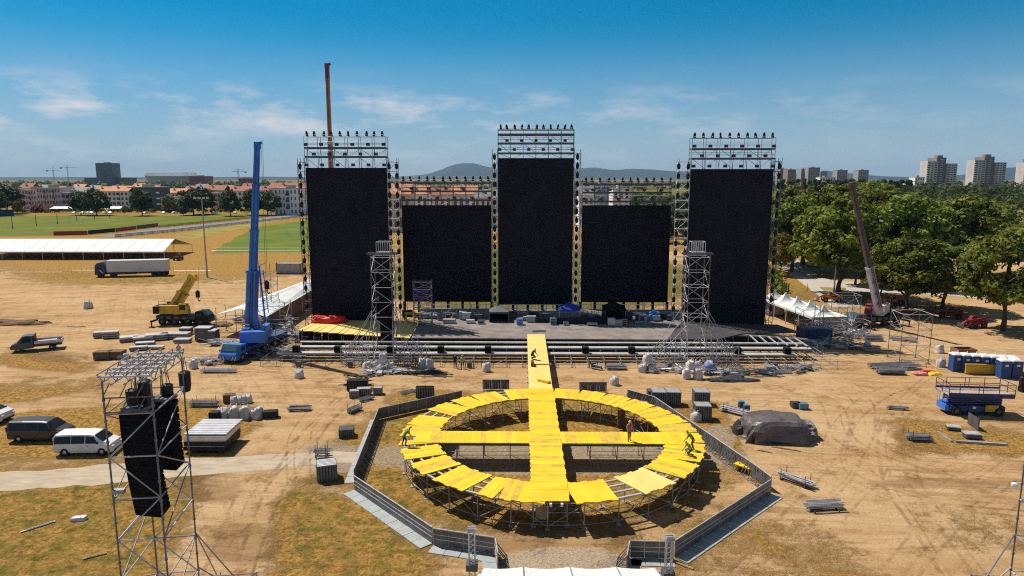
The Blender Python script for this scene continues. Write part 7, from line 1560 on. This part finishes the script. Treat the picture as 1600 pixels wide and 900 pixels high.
def highrise(label, px0, px1, ptop, Y):
    x0, x1 = at(px0, 300, Y).x, at(px1, 300, Y).x; W_ = x1 - x0; r = T('high_rise', label, 'high-rise', ((x0 + x1) / 2, Y, 0)); PANEL = pm('pale high-rise panels', (.62, .55, .54), .8, 0, .12, .1); H_ = at(800, ptop, Y).z
    for nm_, a, b, h_, dp, oy in (('left_wing', -.5, -.16, H_ - 3, 16, -3), ('core', -.14, .17, H_ + 1.5, 20, 2), ('right_wing', .19, .5, H_ - 6, 16, -1)):
        mb = MB(); mb.bb(W_ * a, W_ * b, oy, oy + dp, 0, h_); nf = int(h_ / 2.9); wg = mb.build(nm_, PANEL if nm_ != 'core' else pm('brown panel core', (.26, .20, .21), .8), r)
        nb = 3
        for f in range(1, nf):
            mb = MB(); z = f * 2.9
            for k in range(nb):
                xa = W_ * (a + (b - a) * (k + .08) / nb); xb = W_ * (a + (b - a) * (k + .92) / nb)
                if (k + (nm_ == 'core')) % 2 == 0: mb.bb(xa, xb, oy - 1.2, oy - .02, z, z + 1.0, 0); mb.bb(xa + .2, xb - .2, oy - .06, oy - .01, z + 1.05, z + 2.5, 1)
                else: mb.bb(xa + .7, xb - .7, oy - .06, oy - .01, z + .7, z + 2.1, 1)
            mb.build('balcony_row', [PANEL, WINDM], wg)
    mb = MB(); mb.bb(-W_ * .08, W_ * .1, 5, 12, H_ + 1.5, H_ + 4.5); mb.build('roof_hut', pm('brick slab', (.32, .20, .18), .8), r)
highrise('high-rise with stepped pale wings on the right skyline, left of the pair', 1443, 1491, 248, 900)
highrise('high-rise with stepped pale wings on the right skyline, right of the pair', 1516, 1567, 246.5, 920); highrise('high-rise cut off by the right edge on the skyline', 1594, 1640, 250, 950)
for a in (('white low flats left of the high-rises', 1428, 1443, 277, 880, 14, 5, 4, WHR), ('long low blue grey office behind the park trees', 1408, 1440, 290, 700, 16, 3, 8, BLUER), ('low white hall between the two high-rises', 1487, 1512, 291, 780, 16, 2, 6, PALE), ('low white building below the far tower blocks', 1280, 1304, 277, 1100, 16, 3, 6, WHR), ('small white house among the poplars', 1285, 1296, 288, 700, 12, 3, 3, WHR), ('low white shed hidden behind the park trees', 1302, 1316, 321, 330, 8, 1, 3, WHR)): block(*a)
for l, a, b, t, Y in (('low red hall right of the stadium', 297, 322, 275.5, 1500), ('red roofed distant building left of the crane boom', 374, 384, 279, 1200)): block(l, a, b, t, Y, 40, 2, 5, pm('red hall', (.34, .08, .09), .7), name='hall')
# stadium bowl
sx0, sx1 = at(216, 300, 1900).x, at(295, 300, 1900).x; r = T('stadium', 'distant oval stadium with a white lattice rim on the left horizon', 'stadium', ((sx0 + sx1) / 2, 1950, 0)); ra = (sx1 - sx0) / 2; hz = at(800, 269.5, 1900).z
mb = MB(); secs = []
for k, z in ((.86, 0), (.92, hz * .5), (1.0, hz * .75), (.95, hz * .75), (.75, hz * .3)): secs.append([(ra * k * math.cos(6.2832 * i / 48), ra * .75 * k * math.sin(6.2832 * i / 48), z) for i in range(48)])
mb.loft(secs); mb.build('bowl', pm('stadium shell', (.46, .44, .48), .7), r)
mb = MB()
for i in range(72):
    a0, a1 = 6.2832 * i / 72, 6.2832 * (i + 1) / 72; P = lambda a, k, z: (ra * k * math.cos(a), ra * .75 * k * math.sin(a), z)
    mb.tube(P(a0, 1.0, hz * .75), P(a1, .96, hz), .45, 4); mb.tube(P(a1, 1.0, hz * .75), P(a0, .96, hz), .45, 4); mb.tube(P(a0, .96, hz), P(a1, .96, hz), .5, 4)
mb.build('roof_lattice', WHITEP, r)
def tower_crane(label, px, py, Y, d, jl):
    p = at(px, py, Y); r = T('tower_crane', label, 'tower crane', (p.x, Y, 0)); mb = MB(); z = p.z
    for sx in (-.9, .9):
        for sy in (-.9, .9): mb.tube((sx, sy, 0), (sx, sy, z + 6), .18, 4)
    k = 0; q = 0
    while q < z: mb.tube((-.9, -.9, q), (.9, -.9, q + 3), .18, 4); q += 3
    mb.build('mast', STEEL, r); mb = MB(); mb.bar((-d * 14, 0, z), (d * jl, 0, z), .5, .55); mb.tube((0, 0, z + 6), (d * jl * .7, 0, z + .5), .15, 4); mb.tube((0, 0, z + 6), (-d * 12, 0, z + .5), .15, 4); mb.build('jib', STEEL, r); mb = MB(); mb.bb(-d * 14 - 1.5, -d * 14 + 1.5, -1, 1, z - 3, z); mb.build('counterweight', CONC, r); mb = MB(); mb.bb(-1, 1, -2.2, -.9, z - 2.4, z); mb.build('cab', WHITEP, r)
tower_crane('thin tower crane on the left horizon, nearest the left edge', 83, 266, 1500, 1, 16); tower_crane('thin tower crane on the left horizon beside the office tower', 105, 261.5, 1500, 1, 20); tower_crane('thin tower crane on the horizon left of the blue crane boom', 372, 268, 1300, -1, 12)
# masts, poles, goals
def pole(label, px, pb, pt, r0=.16, heads=0, name='light_mast'):
    g = gp(px, pb); z = at(px, pt, g.y).z; r = T(name, label, 'light mast' if heads else 'pole', g); mb = MB(); mb.tube((0, 0, 0), (0, 0, z), r0 * 1.3, 8, 0, r0 * .7); mb.lathe([(r0 * 3, 0), (r0 * 3, .12)], (0, 0, 0), 10); mb.build('pole', STEEL if heads else STEELD, r)
    if heads:
        mb = MB(); mb.bar((-heads * .55, 0, z), (heads * .55, 0, z), .1, .14); mb.build('crossbar', STEELD, r)
        for i in range(heads): mb = MB(); mb.box((-heads * .5 + heads * (i + .5) / heads * 1.0, -.2, z + .25), (.6, .3, .45)); mb.build('lamp_head', pm('lamp grey', (.5, .5, .52), .4), r)
    return r
pole('tall floodlight mast standing in the dry field left of the blue crane', 324, 434, 311, .17, 4)
pole('floodlight mast behind the blue crane, far side of the pitch', 424, 336, 311, .2, 2); pole('thin lamp post among the trees left of the blue crane', 386, 336, 312, .16, 1); pole('slim lamp post on the paved path at right', 1302, 470, 399, .14, 1); pole('thin dark pole on the paved path at right', 1261, 455, 443, .05, 0)
for i, px in enumerate((20, 57, 90, 120, 148, 171)): pole('dark net pole beyond the football pitch, %s from the left' % ords[i], px, (358, 353, 350, 346, 343, 341)[i], (338, 335, 335, 335, 335, 335)[i], .14, 0, 'net_pole')
for l, px, py, wd in (('white football goal on the pitch left of the screen tower', 458, 368, 5), ('white football goal near the left edge of the pitch', 118, 350, 7)):
    g = gp(px, py); mb = MB(); mb.tube((-wd / 2, 0, 0), (-wd / 2, 0, 2.4), .1, 6); mb.tube((wd / 2, 0, 0), (wd / 2, 0, 2.4), .1, 6); mb.tube((-wd / 2, 0, 2.4), (wd / 2, 0, 2.4), .1, 6); mb.tube((-wd / 2, 0, 2.4), (-wd / 2, 1.6, 0), .06, 5); mb.tube((wd / 2, 0, 2.4), (wd / 2, 1.6, 0), .06, 5); mb.tube((-wd / 2, 1.6, .06), (wd / 2, 1.6, .06), .06, 5); o = mb.build('football_goal', WHITEP); o.location = g; tag(o, l, 'goal')
# advert boards and rail fence along the road
for l, x0, y0, x1, y1, m in (('red advert board at the left along the pitch edge', 84, 368.5, 137, 367.5, RED), ('dark advert board between the two red boards', 138, 367, 180, 363, BLACK), ('red advert board at the right along the pitch edge', 181, 363, 213, 359, RED), ('grey advert board at the far right along the pitch edge', 214, 358.5, 247, 354.5, STEELD)):
    a, b = gp(x0, y0), gp(x1, y1); r = T('advert_board', l, 'advert board', a); mb = MB(); mb.bar((0, 0, 1.0), (b.x - a.x, b.y - a.y, 1.0), .12, 1.7); mb.build('board', m, r)
    for t in (0.1, .5, .9): mb = MB(); mb.tube(((b.x - a.x) * t, (b.y - a.y) * t + .2, 0), ((b.x - a.x) * t, (b.y - a.y) * t + .2, 1.9), .06); mb.build('post', STEELD, r)
for l, P in (('dark low rail fence along the near side of the road', [(180, 371.5), (262, 364), (362, 352.5), (470, 340)]), ('dark low rail fence along the far side of the road', [(248, 356.5), (360, 345.5), (470, 333.5)])):
    r = T('rail_fence', l, 'fence', gp(*P[0])); o0 = gp(*P[0])
    for a, b in zip(P, P[1:]):
        A_, B_ = gp(*a) - o0, gp(*b) - o0; n = 10; mb = MB()
        for z in (.4, .8, 1.2): mb.bar(A_ + Vector((0, 0, z)), B_ + Vector((0, 0, z)), .06, .22)
        mb.build('rails', BLACK, r)
        for i in range(n): p = A_.lerp(B_, i / n); mb = MB(); mb.tube(p, p + Vector((0, 0, 1.35)), .07, 5); mb.build('post', STEELD, r)
for l, px0, px1, py, h_ in (('pale wire fence panels in front of the open white tent', 8, 98, 431, 1.9), ('thin wire fence in the field below the lorry trailer', 112, 160, 428, 1.9), ('thin wire fence in the field right of the lorry', 272, 330, 429, 1.9), ('thin wire fence along the near edge of the bright pitch', 330, 468, 395.5, 1.8)):
    a, b = gp(px0, py), gp(px1, py); r = T('wire_fence', l, 'fence', a); n = max(3, int((b.x - a.x) / 3.5))
    for i in range(n):
        x = (b.x - a.x) * i / n; x2 = (b.x - a.x) * (i + 1) / n; mb = MB(); mb.tube((x, 0, 0), (x, 0, h_), .035, 4); mb.tube((x, 0, h_), (x2, 0, h_), .03, 4); mb.tube((x, 0, .15), (x2, 0, .15), .03, 4); mb.tube((x, 0, h_ / 2), (x2, 0, h_ / 2), .015, 3); mb.build('fence_panel', STEELL, r)
r = T('post_fence', 'dark post fence beside the paved path behind the pagoda tents', 'fence', gp(1208, 442)); o0 = gp(1208, 442); e0 = gp(1232, 455) - o0
for i in range(9): p = e0 * (i / 8); mb = MB(); mb.bar(p, p + Vector((0, 0, 1.6)), .22, .1); mb.build('post', STEELD, r)
mb = MB(); mb.bar(Vector((0, 0, 1.2)), e0 + Vector((0, 0, 1.2)), .06, .12); mb.build('rail', STEELD, r)
# cars beyond the pitch
def car():
    r = T('parked_car', None, 'car'); mb = MB(); mb.loft([[(x, -.85, .35), (x, -.9, zm), (x, -.68 if zt > 1.1 else -.86, zt), (x, .68 if zt > 1.1 else .86, zt), (x, .9, zm), (x, .85, .35)] for x, zm, zt in ((-2.1, .7, .95), (-1.9, .9, 1.05), (-1.2, .9, 1.42), (.3, .9, 1.45), (1.0, .88, 1.02), (1.95, .75, .82), (2.1, .6, .65))]); mb.build('body', None or WHITEP, r)
    mb = MB(); mb.bb(-1.0, .2, -.83, -.74, .98, 1.3); mb.bb(-1.0, .2, .74, .83, .98, 1.3); mb.build('side_window', GLASS, r)
    for x in (-1.3, 1.35):
        for s in (-1, 1): wheel(r, x, s * .8, .32, .2)
    return r
c0 = car()
for i, (px, c) in enumerate(((119, 'silver'), (130, 'white'), (138, 'white'), (146, 'white'), (165, 'silver'), (172, 'white'), (230, 'white'), (256, 'silver'), (272, 'white'), (284, 'white'), (335, 'silver'), (366, 'white'), (440, 'white'))):
    p = at(px, 331, 456); o = c0 if i == 0 else inst(c0); o.location = (p.x, 455 + (i % 3), 0); o.rotation_euler = (0, 0, R_(85 + 20 * math.sin(i * 3))); o['group'] = 'cars parked beyond the pitch'
    o['label'] = 'white car parked in the line beyond the football pitch'
# fairground bits by the left edge
for i, (px, l, m, h_) in enumerate(((50, 'small red and white stall beyond the pitch, first from the left', RED, 5), (60, 'red slide frame beyond the pitch, second from the left', RED, 6), (78, 'red ramp beyond the pitch, third from the left', ORNG, 5))):
    p = at(px, 328, 470); r = T('fairground_ride', l, 'ride', (p.x, 470, 0)); mb = MB(); mb.bar((-3, 0, .5), (3, 0, h_), 2.2, .4); mb.build('ramp', m, r); mb = MB(); mb.bb(-3.2, -1, -1.5, 1.5, 0, 2.4); mb.build('stall', WHITEP if i == 0 else m, r)
    for x in (1.5, 3): mb = MB(); mb.tube((x, 0, 0), (x, 0, h_ - .4 if x > 2 else h_ * .7), .15); mb.build('leg', m, r)
for l, a, b in (('long white awning left of the two round trees', 80, 116), ('white awning before the white flats', 165, 190)):
    p0, p1 = at(a, 326, 465), at(b, 326, 465); r = T('awning', l, 'awning', ((p0.x + p1.x) / 2, 465, 0)); wq = (p1.x - p0.x) / 2; mb = MB(); mb.hexa([(-wq, -2, 2.8), (wq, -2, 2.8), (wq, 3, 4.2), (-wq, 3, 4.2), (-wq, -2, 3), (wq, -2, 3), (wq, 3, 4.4), (-wq, 3, 4.4)]); mb.build('fabric', TENTW, r); legs(r, [(-wq, -1.9), (wq, -1.9), (wq, 2.9), (-wq, 2.9)], 2.9, .1)
o = MB(); o.bb(-14, 14, -.2, .2, 0, 4.2); o.bb(-14, 14, -.4, -.2, 0, .6); o = o.build('windbreak', pm('dark blue screen', (.03, .07, .14), .8)); p = gp(2, 338); o.location = (p.x - 6, p.y, 0); tag(o, 'dark blue windbreak wall at the left end of the pitch', 'wall')
# parked things in the tree shade
for i, (px, py, c, l) in enumerate(((1230, 404, WHITEP, 'white car parked on the paved path left of the yellowing tree'), (1475, 450, STEEL, 'grey car parked in shade behind the park trees'))):
    p = gp(px, py); inst(c0, p, R_(10 + 40 * i), l, 'cars parked near the park')
mb = None
r = T('litter_bin', 'small white litter bag hung under the tree by the right edge', 'bag', (0, 0, 0)) if False else None

# ------------------------------------------------------------------ air between here and the hills
mb = MB(); mb.bb(-15500, 15500, -200, 18400, -3, 300)
hz_ = mb.build('haze', None or pm('tmp', (1, 1, 1))); hz_['kind'] = 'stuff'
hm = bpy.data.materials.new('thin air'); hm.use_nodes = True; t = hm.node_tree; t.nodes.clear(); o = t.nodes.new('ShaderNodeOutputMaterial'); v = t.nodes.new('ShaderNodeVolumePrincipled')
v.inputs['Color'].default_value = (.45, .70, 1.0, 1); v.inputs['Density'].default_value = 0.00004; v.inputs['Anisotropy'].default_value = 0.0; t.links.new(v.outputs[0], o.inputs['Volume'])
hz_.data.materials[0] = hm
